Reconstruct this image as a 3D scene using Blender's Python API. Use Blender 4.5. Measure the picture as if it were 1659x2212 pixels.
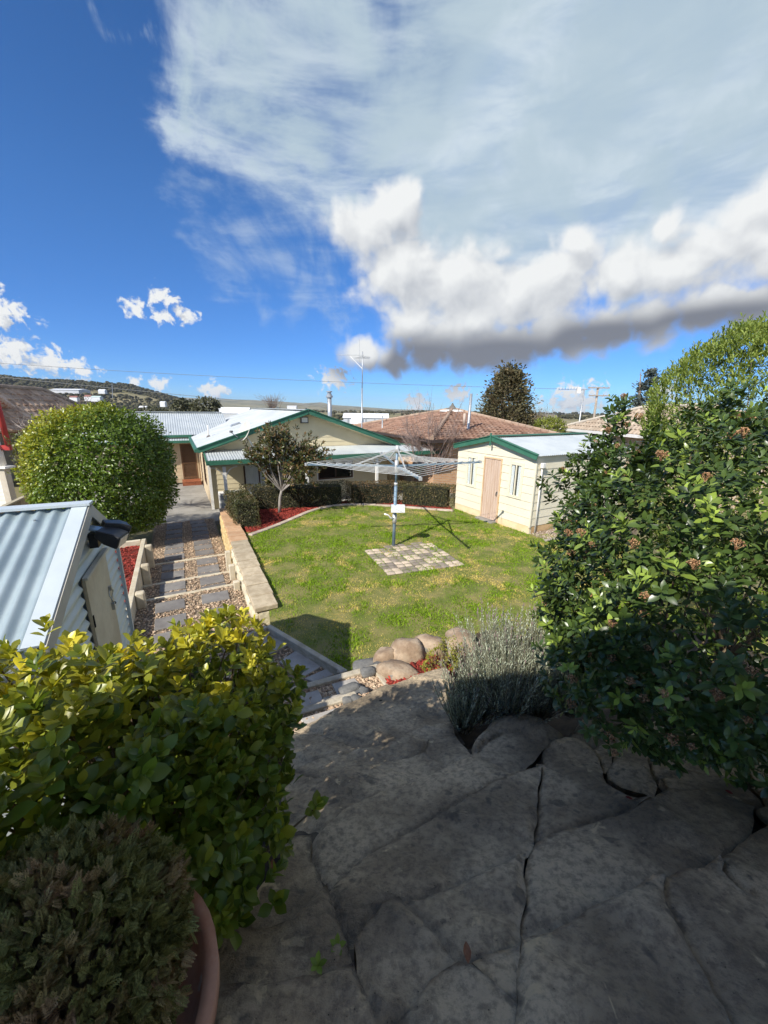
import bpy, bmesh, math, random
import numpy as np
from mathutils import Vector, Matrix, noise as mnoise

random.seed(7)
RNG = np.random.default_rng(11)
scene = bpy.context.scene
for o in list(bpy.data.objects):
    bpy.data.objects.remove(o)
rad = math.radians

# ------------------------------------------------------------------ camera
W0, H0, F0 = 1659.0, 2212.0, 831.0          # photo grid used for measuring, focal length in its pixels
CAM = np.array([0.0, 0.0, 3.4])
_p, _r = rad(15.1), rad(0.7)
FWD = np.array([0, math.cos(_p), -math.sin(_p)])
_up = np.array([0, math.sin(_p), math.cos(_p)])
_rt = np.array([1.0, 0, 0])
RT = _rt * math.cos(_r) + _up * math.sin(_r)
UP = _up * math.cos(_r) - _rt * math.sin(_r)
cam_data = bpy.data.cameras.new('camera')
cam_data.sensor_fit = 'HORIZONTAL'
cam_data.sensor_width = 36.0
cam_data.lens = 36.0 * F0 / W0
cam_data.clip_start = 0.02
cam_data.clip_end = 30000
cam = bpy.data.objects.new('camera', cam_data)
scene.collection.objects.link(cam)
cam.matrix_world = Matrix([[RT[0], UP[0], -FWD[0], CAM[0]], [RT[1], UP[1], -FWD[1], CAM[1]],
                           [RT[2], UP[2], -FWD[2], CAM[2]], [0, 0, 0, 1]])
scene.camera = cam


def ray(px, py):
    return FWD + RT * (px - W0 / 2) / F0 - UP * (py - H0 / 2) / F0


def rdir(px, py):
    d = ray(px, py)
    return d / np.linalg.norm(d)


def at(px, py, z=0.0):
    d = ray(px, py)
    return CAM + d * ((z - CAM[2]) / d[2])


def pl(px, py, P, N):
    d = ray(px, py)
    return CAM + d * (np.dot(np.asarray(P, float) - CAM, N) / np.dot(d, N))


def dist(px, py, d):
    return CAM + rdir(px, py) * d


# ------------------------------------------------------------------ sun, sky, exposure
SUN_AZ, SUN_EL = 36.0, 40.0                  # shadows run 36 degrees right of straight ahead
S_TO = np.array([-math.sin(rad(SUN_AZ)) * math.cos(rad(SUN_EL)), -math.cos(rad(SUN_AZ)) * math.cos(rad(SUN_EL)), math.sin(rad(SUN_EL))])
sun_d = bpy.data.lights.new('sun', 'SUN')
sun_d.energy = 4.6
sun_d.angle = rad(0.55)
sun_d.color = (1.0, 0.95, 0.87)
sun = bpy.data.objects.new('sun', sun_d)
scene.collection.objects.link(sun)
sun.rotation_euler = Vector(S_TO).to_track_quat('Z', 'Y').to_euler()
sun.location = (-10, -14, 16)

world = bpy.data.worlds.new('World')
scene.world = world
world.use_nodes = True
wt = world.node_tree
wt.nodes.clear()
SKY_STRENGTH = 0.12


def nd(tree, typ, **kw):
    n = tree.nodes.new(typ)
    ins = kw.pop('ins', {})
    for k, v in kw.items():
        setattr(n, k, v)
    for k, v in ins.items():
        s = n.inputs[k]
        if isinstance(v, bpy.types.NodeSocket):
            tree.links.new(v, s)
        else:
            s.default_value = v
    return n


def mth(tree, op, a, b=None, c=None, clamp=False):
    ins = {0: a}
    if b is not None:
        ins[1] = b
    if c is not None:
        ins[2] = c
    n = nd(tree, 'ShaderNodeMath', operation=op, ins=ins)
    n.use_clamp = clamp
    return n.outputs[0]


def vm(tree, op, a, b=None, c=None):
    ins = {0: a}
    if b is not None:
        ins[1] = b
    if c is not None:
        ins[2] = c
    n = nd(tree, 'ShaderNodeVectorMath', operation=op, ins=ins)
    return n.outputs['Value'] if op in ('DISTANCE', 'DOT_PRODUCT', 'LENGTH') else n.outputs[0]


def mixc(tree, f, a, b, blend='MIX'):
    n = nd(tree, 'ShaderNodeMix', data_type='RGBA', blend_type=blend)
    for k, v in ((0, f), (6, a), (7, b)):
        if isinstance(v, bpy.types.NodeSocket):
            tree.links.new(v, n.inputs[k])
        else:
            n.inputs[k].default_value = v if k == 0 else (*v[:3], 1)
    return n.outputs[2]


def smooth(tree, x, lo, hi):
    n = nd(tree, 'ShaderNodeMapRange', interpolation_type='SMOOTHSTEP', ins={0: x, 1: lo, 2: hi, 3: 0.0, 4: 1.0})
    return n.outputs[0]


def blob_list(lst, squash):
    out = []
    for px, py, r in lst:
        c, e = rdir(px, py), rdir(px + r, py)
        out.append((c * np.array([1, 1, squash]), float(np.linalg.norm(e - c))))
    return out


# cumulus heads: direction of each puff and its size; BEHIND holds unseen ones, added to make the shade less blue
CUMULUS = [(790, 500, 95), (850, 450, 75), (870, 580, 140), (980, 610, 150), (900, 700, 100), (1010, 700, 110), (785, 765, 62),
           (850, 780, 55), (1100, 650, 140), (1210, 590, 125), (1250, 525, 66), (1350, 585, 130), (1450, 490, 70),
           (1470, 580, 140), (1590, 520, 160), (1660, 430, 130), (1700, 540, 170), (1850, 450, 250), (2100, 420, 300), (930, 750, 85), (1030, 750, 95), (1120, 738, 100), (1210, 725, 105), (1300, 712, 105), (1400, 696, 110), (1510, 676, 115), (1620, 655, 120), (1780, 620, 150),
           ]
PUFFS = [(350, 640, 46), (292, 668, 42), (350, 684, 36), (398, 680, 40), (-10, 668, 95), (30, 758, 92), (100, 782, 82), (170, 800, 60), (-60, 750, 95),
           (345, 830, 34), (295, 824, 24), (722, 818, 50), (460, 842, 44), (990, 852, 42), (900, 868, 40), (1240, 868, 95), (1435, 840, 54)]
BEHIND = [(105, 38, .45), (155, 52, .42), (172, 18, .34), (-80, 30, .30), (-60, 66, .26), (125, 12, .25)]
VEIL = [(900, 200, 330), (1300, 200, 420), (1500, 0, 560), (740, 110, 230), (620, 290, 190), (570, 120, 160), (470, 240, 110),
        (720, 430, 140), (1150, 430, 260), (1650, 250, 400), (1000, 20, 300), (1400, 420, 260), (1000, 470, 200)]
FILL = [(1200, 230, 480), (1650, 250, 620), (1050, 470, 330), (1450, 430, 330)]
WISP = [(430, 470, 120), (540, 560, 120), (650, 640, 110), (270, 60, 60), (720, 690, 80), (330, 440, 70)]
SQ = 1.45
DEEP = [(900, 640, 190), (1080, 632, 190), (1300, 590, 190), (1560, 540, 220), (1900, 460, 300), (800, 755, 70), (60, 755, 95)]


def field(tree, vec, blobs, k):
    acc = None
    for c, r in blobs:
        d = vm(tree, 'DISTANCE', vec, tuple(c))
        f = mth(tree, 'MULTIPLY_ADD', d, -1.0 / r, 1.0)
        acc = f if acc is None else mth(tree, 'SMOOTH_MAX', acc, f, k)
    return acc


def cumulus_group():
    g = bpy.data.node_groups.new('cumulus_field', 'ShaderNodeTree')
    g.interface.new_socket('Vector', in_out='INPUT', socket_type='NodeSocketVector')
    g.interface.new_socket('Height', in_out='OUTPUT', socket_type='NodeSocketFloat')
    gi, go = g.nodes.new('NodeGroupInput'), g.nodes.new('NodeGroupOutput')
    v = gi.outputs[0]
    n1 = nd(g, 'ShaderNodeTexNoise', ins={'Vector': v, 'Scale': 9.0, 'Detail': 3.0, 'Roughness': .55})
    w = vm(g, 'MULTIPLY_ADD', vm(g, 'SUBTRACT', n1.outputs['Color'], (.5, .5, .5)), (.070, .070, .045), v)
    bl = blob_list(CUMULUS, SQ)
    for az, el, r in BEHIND:
        c = np.array([math.sin(rad(az)) * math.cos(rad(el)), math.cos(rad(az)) * math.cos(rad(el)), math.sin(rad(el)) * SQ])
        bl.append((c, r))
    f = field(g, vm(g, 'MULTIPLY', w, (1, 1, SQ)), bl, .34)
    acc = f
    for sc, wgt in ((7.0, .62), (15.0, .42), (33.0, .22)):
        n = nd(g, 'ShaderNodeTexNoise', ins={'Vector': w, 'Scale': sc, 'Detail': 0.0})
        bil = mth(g, 'ABSOLUTE', mth(g, 'SUBTRACT', n.outputs[0], .5))
        acc = mth(g, 'MULTIPLY_ADD', bil, wgt * 2.0, acc)
    n2 = nd(g, 'ShaderNodeTexNoise', ins={'Vector': v, 'Scale': 34.0, 'Detail': 5.0, 'Roughness': .68})
    h = mth(g, 'ADD', acc, mth(g, 'MULTIPLY_ADD', n2.outputs[0], .40, -.20 - .32))
    fs = field(g, vm(g, 'MULTIPLY', v, (1, 1, SQ)), blob_list(PUFFS, SQ), .25)
    n3 = nd(g, 'ShaderNodeTexNoise', ins={'Vector': w, 'Scale': 62.0, 'Detail': 3.0, 'Roughness': .6})
    hs = mth(g, 'ADD', fs, mth(g, 'MULTIPLY_ADD', n3.outputs[0], 2.6, -1.3 - .30))
    h = mth(g, 'MAXIMUM', h, hs)
    g.links.new(h, go.inputs[0])
    return g


def build_sky():
    t = wt
    sky = nd(t, 'ShaderNodeTexSky', sky_type='NISHITA')
    sky.sun_disc = False
    sky.sun_elevation = rad(SUN_EL)
    sky.sun_rotation = math.atan2(S_TO[0], S_TO[1])
    sky.altitude = 1500
    sky.air_density = 0.85
    sky.dust_density = 0.0
    sky.ozone_density = 3.0
    hs = nd(t, 'ShaderNodeHueSaturation', ins={'Saturation': 1.18, 'Value': 1.0, 'Color': sky.outputs[0]})
    dirv = nd(t, 'ShaderNodeTexCoord').outputs['Generated']
    zup = nd(t, 'ShaderNodeSeparateXYZ', ins={0: dirv}).outputs[2]
    grade = mixc(t, smooth(t, zup, -.02, .42), (.34, .56, .86), (.72, .90, 1.06))
    base = mixc(t, 1.0, hs.outputs[0], grade, 'MULTIPLY')
    # high thin veil
    st = vm(t, 'MULTIPLY', dirv, (1.0, 1.0, 1.0))
    nv = nd(t, 'ShaderNodeTexNoise', ins={'Vector': st, 'Scale': 4.5, 'Detail': 8.0, 'Roughness': .62, 'Distortion': .5})
    # streaks fan out along one direction
    rot = nd(t, 'ShaderNodeMapping', ins={'Vector': dirv, 'Rotation': (0.0, rad(32), 0.0), 'Scale': (3.2, 3.0, 13.0)})
    ns = nd(t, 'ShaderNodeTexNoise', ins={'Vector': rot.outputs[0], 'Scale': 1.1, 'Detail': 7.0, 'Roughness': .6, 'Distortion': .35})
    wv = vm(t, 'MULTIPLY_ADD', vm(t, 'SUBTRACT', nv.outputs['Color'], (.5, .5, .5)), (.46, .46, .46), dirv)
    fv = field(t, wv, blob_list(VEIL, 1.0), .25)
    hv = mth(t, 'ADD', fv, mth(t, 'MULTIPLY_ADD', ns.outputs[0], 1.5, -.78))
    av = smooth(t, hv, -.30, .98)
    ff = field(t, vm(t, 'MULTIPLY_ADD', vm(t, 'SUBTRACT', nv.outputs['Color'], (.5, .5, .5)), (.22, .22, .22), dirv), blob_list(FILL, 1.0), .25)
    av = mth(t, 'MAXIMUM', av, smooth(t, ff, .0, .50))
    fw = field(t, wv, blob_list(WISP, 1.0), .25)
    hw = mth(t, 'ADD', fw, mth(t, 'MULTIPLY_ADD', ns.outputs[0], 1.6, -.9))
    aw = mth(t, 'MULTIPLY', smooth(t, hw, 0.0, .9), .38)
    vcol = mixc(t, smooth(t, ns.outputs[0], .36, .62), (2.5, 3.3, 4.3), (4.3, 4.9, 5.3))
    vcol2 = mixc(t, mth(t, 'MULTIPLY', smooth(t, fv, .30, .85), .8), vcol, (3.0, 3.75, 4.2))
    c1 = mixc(t, mth(t, 'MAXIMUM', mth(t, 'MULTIPLY', av, .94), aw), base, vcol2)
    # cumulus
    grp = cumulus_group()
    g1 = t.nodes.new('ShaderNodeGroup')
    g1.node_tree = grp
    t.links.new(dirv, g1.inputs[0])
    off = np.array([-.50, -.1, .85]) * .036
    g2 = t.nodes.new('ShaderNodeGroup')
    g2.node_tree = grp
    t.links.new(vm(t, 'ADD', dirv, tuple(off)), g2.inputs[0])
    off3 = np.array([-.05, 0, .99]) * .15
    f3 = field(t, vm(t, 'MULTIPLY', vm(t, 'ADD', dirv, tuple(off3)), (1, 1, SQ)), blob_list(DEEP, SQ), .18)
    f1 = field(t, vm(t, 'MULTIPLY', dirv, (1, 1, SQ)), blob_list(DEEP, SQ), .18)
    h = g1.outputs[0]
    ac = smooth(t, h, -.10, .46)
    lit = mth(t, 'MULTIPLY_ADD', mth(t, 'SUBTRACT', h, g2.outputs[0]), .95, .62, clamp=True)
    deep = mth(t, 'MULTIPLY', smooth(t, mth(t, 'SUBTRACT', f3, f1), -.34, .52), smooth(t, f1, -.9, -.2))
    cc = mixc(t, lit, (2.9, 3.1, 3.45), (5.5, 5.6, 5.6))
    cc = mixc(t, deep, cc, (1.3, 1.4, 1.65))
    c2 = mixc(t, ac, c1, cc)
    bg = nd(t, 'ShaderNodeBackground', ins={'Color': c2, 'Strength': SKY_STRENGTH})
    out = nd(t, 'ShaderNodeOutputWorld')
    t.links.new(bg.outputs[0], out.inputs['Surface'])


build_sky()
world.cycles.sampling_method = 'MANUAL'
world.cycles.sample_map_resolution = 512
vs = scene.view_settings
vs.view_transform = 'Standard'
vs.look = 'None'
vs.exposure = 0.45
vs.gamma = 1.0
vs.use_curve_mapping = False
scene.cycles.max_bounces = 8
scene.cycles.diffuse_bounces = 3
scene.cycles.transparent_max_bounces = 8
scene.cycles.use_denoising = True
scene.cycles.use_adaptive_sampling = True
scene.cycles.adaptive_threshold = 0.02

# ------------------------------------------------------------------ helpers
COL = scene.collection
WLOC = {}                                     # world position of every object's origin (no parent is rotated)


def tag(o, label=None, cat=None, group=None, kind=None):
    for k, v in (('label', label), ('category', cat), ('group', group), ('kind', kind)):
        if v:
            o[k] = v
    return o


def place(o, loc, parent=None):
    loc = np.asarray(loc, float)
    COL.objects.link(o)
    if parent is not None:
        o.parent = parent
        o.location = loc - WLOC[parent]
    else:
        o.location = loc
    WLOC[o] = loc
    return o


def thing(name, loc, label, cat, group=None):
    o = bpy.data.objects.new(name, None)
    o.empty_display_size = .1
    place(o, loc)
    return tag(o, label, cat, group)


def make_mesh(name, V, Fc, mat=None, smooth=False):
    V = np.asarray(V, float).reshape(-1, 3)
    me = bpy.data.meshes.new(name)
    me.from_pydata(V.tolist(), [], [tuple(int(i) for i in f) for f in Fc])
    if mat is not None:
        me.materials.append(mat)
    if smooth:
        me.polygons.foreach_set('use_smooth', [True] * len(me.polygons))
    me.update()
    return me


def mobj(name, V, Fc, mat, parent=None, smooth=False, origin=None):
    V = np.asarray(V, float).reshape(-1, 3)
    c = (V.min(0) + V.max(0)) / 2 if origin is None else np.asarray(origin, float)
    if origin is None and parent is None:
        c = c.copy()
        c[2] = V[:, 2].min()
    o = bpy.data.objects.new(name, make_mesh(name, V - c, Fc, mat, smooth))
    return place(o, c, parent)


def inst(name, me, loc, rot=(0, 0, 0), parent=None, scale=None):
    o = bpy.data.objects.new(name, me)
    place(o, loc, parent)
    o.rotation_euler = rot
    if scale is not None:
        o.scale = scale
    return o


class MB:
    def __init__(self):
        self.v, self.f = [], []

    def add(self, V, Fc):
        n = len(self.v)
        self.v.extend([tuple(map(float, p)) for p in V])
        self.f.extend([tuple(i + n for i in f) for f in Fc])
        return self

    def box(self, c, half, X=(1, 0, 0), Y=(0, 1, 0), Z=(0, 0, 1)):
        c, X, Y, Z = (np.asarray(q, float) for q in (c, X, Y, Z))
        V = [c + X * half[0] * sx + Y * half[1] * sy + Z * half[2] * sz for sx in (-1, 1) for sy in (-1, 1) for sz in (-1, 1)]
        return self.add(V, [(0, 1, 3, 2), (4, 6, 7, 5), (0, 4, 5, 1), (2, 3, 7, 6), (0, 2, 6, 4), (1, 5, 7, 3)])

    def bar(self, a, b, w, h, up=(0, 0, 1)):
        a, b = np.asarray(a, float), np.asarray(b, float)
        Y = b - a
        L = np.linalg.norm(Y)
        Y = Y / L
        X = np.cross(Y, np.asarray(up, float))
        X = X / (np.linalg.norm(X) + 1e-9)
        Z = np.cross(X, Y)
        return self.box((a + b) / 2, (w / 2, L / 2, h / 2), X, Y, Z)

    def prism(self, poly, z0, z1):
        """poly: list of (x, y) in order; z0, z1 may be lists"""
        n = len(poly)
        z0 = z0 if hasattr(z0, '__len__') else [z0] * n
        z1 = z1 if hasattr(z1, '__len__') else [z1] * n
        V = [(p[0], p[1], z0[i]) for i, p in enumerate(poly)] + [(p[0], p[1], z1[i]) for i, p in enumerate(poly)]
        F = [tuple(range(n - 1, -1, -1)), tuple(range(n, 2 * n))] + [(i, (i + 1) % n, n + (i + 1) % n, n + i) for i in range(n)]
        return self.add(V, F)

    def slab(self, pts, thick, nrm=None):
        """a planar polygon in space given thickness along -normal"""
        P = np.asarray(pts, float)
        if nrm is None:
            nrm = np.cross(P[1] - P[0], P[2] - P[0])
        nrm = np.asarray(nrm, float) / np.linalg.norm(nrm)
        n = len(P)
        V = list(P) + list(P - nrm * thick)
        F = [tuple(range(n)), tuple(range(2 * n - 1, n - 1, -1))] + [(i, n + i, n + (i + 1) % n, (i + 1) % n) for i in range(n)]
        return self.add(V, F)

    def tube(self, pts, r, n=8, cap=True):
        P = [np.asarray(p, float) for p in pts]
        R = r if hasattr(r, '__len__') else [r] * len(P)
        V, F = [], []
        ref = np.array([0, 0, 1.0])
        for i, p in enumerate(P):
            t = P[min(i + 1, len(P) - 1)] - P[max(i - 1, 0)]
            t = t / (np.linalg.norm(t) + 1e-9)
            a = np.cross(t, ref if abs(t[2]) < .95 else np.array([1.0, 0, 0]))
            a /= np.linalg.norm(a)
            b = np.cross(t, a)
            for k in range(n):
                an = 2 * math.pi * k / n
                V.append(p + (a * math.cos(an) + b * math.sin(an)) * R[i])
        for i in range(len(P) - 1):
            for k in range(n):
                k2 = (k + 1) % n
                F.append((i * n + k, i * n + k2, (i + 1) * n + k2, (i + 1) * n + k))
        if cap:
            F.append(tuple(range(n - 1, -1, -1)))
            F.append(tuple((len(P) - 1) * n + k for k in range(n)))
        return self.add(V, F)

    def lathe(self, c, prof, n=16):
        """prof: (r, z) pairs"""
        c = np.asarray(c, float)
        V, F = [], []
        for r, z in prof:
            for k in range(n):
                an = 2 * math.pi * k / n
                V.append(c + np.array([r * math.cos(an), r * math.sin(an), z]))
        for i in range(len(prof) - 1):
            for k in range(n):
                k2 = (k + 1) % n
                F.append((i * n + k, i * n + k2, (i + 1) * n + k2, (i + 1) * n + k))
        F.append(tuple(range(n - 1, -1, -1)))
        F.append(tuple((len(prof) - 1) * n + k for k in range(n)))
        return self.add(V, F)

    def build(self, name, mat, parent=None, smooth=False, origin=None):
        return mobj(name, self.v, self.f, mat, parent, smooth, origin)


def bevel(o, w=.006, seg=1):
    m = o.modifiers.new('bevel', 'BEVEL')
    m.width = w
    m.segments = seg
    m.limit_method = 'ANGLE'
    return o


# ------------------------------------------------------------------ materials
def M(name, c1, c2=None, scale=3.0, rough=.8, bump=0.0, bscale=60.0, spec=.3, metallic=0.0, isl=0.0, fine=0.0, fscale=80.0,
      stretch=None, lo=.35, hi=.65, spots=None):
    m = bpy.data.materials.new(name)
    m.use_nodes = True
    t = m.node_tree
    b = t.nodes['Principled BSDF']
    pos = nd(t, 'ShaderNodeNewGeometry')
    v = pos.outputs['Position']
    if stretch is not None:
        v = vm(t, 'MULTIPLY', v, stretch)
    col = None
    if c2 is not None:
        n = nd(t, 'ShaderNodeTexNoise', ins={'Vector': v, 'Scale': scale, 'Detail': 6.0, 'Roughness': .6})
        col = mixc(t, smooth(t, n.outputs[0], lo, hi), c1, c2)
    else:
        rgb = nd(t, 'ShaderNodeRGB')
        rgb.outputs[0].default_value = (*c1, 1)
        col = rgb.outputs[0]
    if spots is not None:                     # patches of another colour: (colour, scale, threshold)
        sn = nd(t, 'ShaderNodeTexNoise', ins={'Vector': v, 'Scale': spots[1], 'Detail': 5.0, 'Roughness': .65})
        col = mixc(t, smooth(t, sn.outputs[0], spots[2], spots[2] + .08), col, spots[0])
    val = None
    if fine:
        fn = nd(t, 'ShaderNodeTexNoise', ins={'Vector': v, 'Scale': fscale, 'Detail': 5.0, 'Roughness': .7})
        val = mth(t, 'MULTIPLY_ADD', fn.outputs[0], 2 * fine, 1 - fine)
    if isl:
        oi = nd(t, 'ShaderNodeObjectInfo')
        rr = mth(t, 'FRACT', mth(t, 'ADD', pos.outputs['Random Per Island'], oi.outputs['Random']))
        iv = mth(t, 'MULTIPLY_ADD', rr, 2 * isl, 1 - isl)
        val = iv if val is None else mth(t, 'MULTIPLY', val, iv)
    if val is not None:
        col = vm(t, 'SCALE', col, None) if False else mixc(t, 1.0, col, nd(t, 'ShaderNodeCombineColor', ins={0: val, 1: val, 2: val}).outputs[0], 'MULTIPLY')
    t.links.new(col, b.inputs['Base Color'])
    b.inputs['Roughness'].default_value = rough
    b.inputs['Metallic'].default_value = metallic
    b.inputs['Specular IOR Level'].default_value = spec
    if bump:
        bn = nd(t, 'ShaderNodeTexNoise', ins={'Vector': v, 'Scale': bscale, 'Detail': 6.0, 'Roughness': .65})
        bp = nd(t, 'ShaderNodeBump', ins={'Strength': bump, 'Distance': .02, 'Height': bn.outputs[0]})
        t.links.new(bp.outputs[0], b.inputs['Normal'])
    return m


def LM(name, c1, c2, tip=None, rough=.42, trans=.28, spec=.45, veins=False, var=.25):
    """leaf: two greens mixed by leaf, a third colour by the vertex attribute tint; light passes through"""
    m = bpy.data.materials.new(name)
    m.use_nodes = True
    t = m.node_tree
    b = t.nodes['Principled BSDF']
    g = nd(t, 'ShaderNodeNewGeometry')
    oi = nd(t, 'ShaderNodeObjectInfo')
    rr = mth(t, 'FRACT', mth(t, 'ADD', g.outputs['Random Per Island'], oi.outputs['Random']))
    col = mixc(t, rr, c1, c2)
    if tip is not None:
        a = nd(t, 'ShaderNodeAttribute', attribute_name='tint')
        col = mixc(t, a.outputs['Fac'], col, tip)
    r2 = mth(t, 'FRACT', mth(t, 'MULTIPLY', rr, 7.31))
    iv = mth(t, 'MULTIPLY_ADD', r2, 2 * var, 1 - var)
    col = mixc(t, 1.0, col, nd(t, 'ShaderNodeCombineColor', ins={0: iv, 1: iv, 2: iv}).outputs[0], 'MULTIPLY')
    t.links.new(col, b.inputs['Base Color'])
    b.inputs['Roughness'].default_value = rough
    b.inputs['Specular IOR Level'].default_value = spec
    if trans:
        tc = mixc(t, 1.0, col, (1.25, 1.2, .55), 'MULTIPLY')
        tr = nd(t, 'ShaderNodeBsdfTranslucent', ins={'Color': tc})
        mx = nd(t, 'ShaderNodeMixShader', ins={0: trans})
        t.links.new(b.outputs[0], mx.inputs[1])
        t.links.new(tr.outputs[0], mx.inputs[2])
        t.links.new(mx.outputs[0], t.nodes['Material Output'].inputs['Surface'])
    return m


# ------------------------------------------------------------------ leaves and scatter
def leaf_template(L, Wd, fold=.25, droop=.15, n=4, shape=(0, .62, 1.0, .82, 0)):
    """a folded leaf along +Y with its upper side +Z"""
    V, Fc = [], []
    k = len(shape)
    for i, w in enumerate(shape):
        y = L * i / (k - 1)
        z = -droop * L * (i / (k - 1)) ** 2
        hw = Wd / 2 * w
        if w == 0:
            V.append((0, y, z))
        else:
            V += [(-hw, y, z + fold * hw), (0, y, z), (hw, y, z + fold * hw)]
    idx, rows = 0, []
    for w in shape:
        rows.append([idx] if w == 0 else [idx, idx + 1, idx + 2])
        idx += 1 if w == 0 else 3
    for a, b in zip(rows[:-1], rows[1:]):
        if len(a) == 1:
            Fc += [(a[0], b[1], b[0]), (a[0], b[2], b[1])]
        elif len(b) == 1:
            Fc += [(a[0], a[1], b[0]), (a[1], a[2], b[0])]
        else:
            Fc += [(a[0], a[1], b[1], b[0]), (a[1], a[2], b[2], b[1])]
    return np.array(V, float), Fc


def frames(D, Nn):
    D = D / (np.linalg.norm(D, axis=1, keepdims=True) + 1e-9)
    X = np.cross(D, Nn)
    ln = np.linalg.norm(X, axis=1, keepdims=True)
    bad = ln[:, 0] < 1e-4
    X[bad] = np.cross(D[bad], np.array([.3, .5, .8]))
    X = X / (np.linalg.norm(X, axis=1, keepdims=True) + 1e-9)
    Z = np.cross(X, D)
    return X, D, Z


def bulk_mesh(name, V, loops, counts, mat, tint=None):
    me = bpy.data.meshes.new(name)
    me.vertices.add(len(V))
    me.vertices.foreach_set('co', V.astype(np.float32).ravel())
    me.loops.add(len(loops))
    me.loops.foreach_set('vertex_index', loops.astype(np.int32))
    me.polygons.add(len(counts))
    starts = np.concatenate([[0], np.cumsum(counts)[:-1]])
    me.polygons.foreach_set('loop_start', starts.astype(np.int32))
    me.polygons.foreach_set('loop_total', counts.astype(np.int32))
    if tint is not None:
        at_ = me.attributes.new('tint', 'FLOAT', 'POINT')
        at_.data.foreach_set('value', tint.astype(np.float32))
    if mat is not None:
        me.materials.append(mat)
    me.update(calc_edges=True)
    return me


def scatter_mesh(name, tmpl, P, D, Nn, S, mat, tint=None, origin=(0, 0, 0), S3=None):
    tv, tf = tmpl
    n = len(P)
    X, Y, Z = frames(np.asarray(D, float), np.asarray(Nn, float))
    S = np.asarray(S, float)
    T = tv[None, :, :] * S[:, None, None]
    if S3 is not None:
        T = T * S3[:, None, :]
    V = P[:, None, :] + T[:, :, 0:1] * X[:, None, :] + T[:, :, 1:2] * Y[:, None, :] + T[:, :, 2:3] * Z[:, None, :]
    V = (V - np.asarray(origin, float)).reshape(-1, 3)
    fl = np.concatenate([np.array(f) for f in tf])
    fc = np.array([len(f) for f in tf])
    loops = (fl[None, :] + (np.arange(n) * len(tv))[:, None]).ravel()
    counts = np.tile(fc, n)
    tt = None if tint is None else np.repeat(np.asarray(tint, float), len(tv))
    return bulk_mesh(name, V, loops, counts, mat, tt)


def scatter(name, tmpl, P, D, Nn, S, mat, parent=None, tint=None, origin=None, S3=None, smooth=False):
    if origin is None:
        origin = np.append(P[:, :2].mean(0), P[:, 2].min()) if parent is None else P.mean(0)
    o = bpy.data.objects.new(name, scatter_mesh(name, tmpl, P, D, Nn, S, mat, tint, origin, S3))
    if smooth:
        o.data.polygons.foreach_set('use_smooth', np.ones(len(o.data.polygons), bool))
    return place(o, origin, parent)


def unit(n, rng=RNG):
    v = rng.normal(size=(n, 3))
    return v / np.linalg.norm(v, axis=1, keepdims=True)


def norm(v):
    v = np.asarray(v, float)
    return v / np.linalg.norm(v)


def in_poly(P, poly):
    poly = np.asarray(poly, float)
    x, y = P[:, 0], P[:, 1]
    ins = np.zeros(len(P), bool)
    j = len(poly) - 1
    for i in range(len(poly)):
        xi, yi = poly[i]
        xj, yj = poly[j]
        c = ((yi > y) != (yj > y)) & (x < (xj - xi) * (y - yi) / (yj - yi + 1e-12) + xi)
        ins ^= c
        j = i
    return ins


def sample_poly(poly, n, rng=RNG):
    poly = np.asarray(poly, float)[:, :2]
    lo, hi = poly.min(0), poly.max(0)
    out = []
    tot = 0
    while tot < n:
        P = rng.uniform(lo, hi, size=(n * 2, 2))
        P = P[in_poly(P, poly)]
        out.append(P)
        tot += len(P)
    return np.concatenate(out)[:n]


def lumpy(seed, r=1.0, sub=2, amp=.25, freq=1.3, flat=None):
    bm = bmesh.new()
    bmesh.ops.create_icosphere(bm, subdivisions=sub, radius=1.0)
    for v in bm.verts:
        p = v.co.copy()
        q = mnoise.noise(p * freq + Vector((seed * 3.1, seed * 1.7, seed * .9)))
        q2 = mnoise.noise(p * freq * 2.7 + Vector((seed * 1.1, seed * 2.7, seed * 4.9)))
        v.co = p * (1 + amp * q + amp * .4 * q2) * r
    V = np.array([v.co[:] for v in bm.verts])
    Fc = [tuple(v.index for v in f.verts) for f in bm.faces]
    bm.free()
    return V, Fc


PEB = [lumpy(i, 1.0, 1, .3) for i in range(3)]

# ------------------------------------------------------------------ the lie of the land
U = np.array([math.sin(rad(-28)), math.cos(rad(-28)), 0.0])       # the whole block is laid out along these two directions
V = np.array([U[1], -U[0], 0.0])
ZV = np.array([0, 0, 1.0])
HZ = -.8                                                            # ground level at the house
PO = np.array([-2.28, 5.92, 0.0])                                   # near end of the retaining wall


def pth(s, t, z=0.0):
    return PO + U * s + V * t + ZV * z


def crest(px, table):
    xs = [a for a, b in table]
    return float(np.interp(px, xs, [b for a, b in table]))


HILL = [(-700, 800), (-300, 806), (0, 816), (74, 824), (116, 826), (182, 829), (274, 834), (314, 844), (357, 856), (380, 862), (440, 880), (560, 905), (900, 920), (2600, 930)]
RIDGE = [(-700, 850), (0, 850), (380, 858), (440, 861), (546, 864), (616, 868), (657, 871), (694, 869), (722, 875), (785, 879), (851, 884), (934, 886), (1160, 892), (1231, 893), (1659, 897), (2600, 900)]


def px_of_az(a):
    d = np.array([math.sin(a), math.cos(a), 0])
    z = d @ FWD
    return W0 / 2 + F0 * (d @ RT) / max(z, .15)


def el_tan(px, py):
    d = ray(px, py)
    return d[2] / math.hypot(d[0], d[1])


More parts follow.
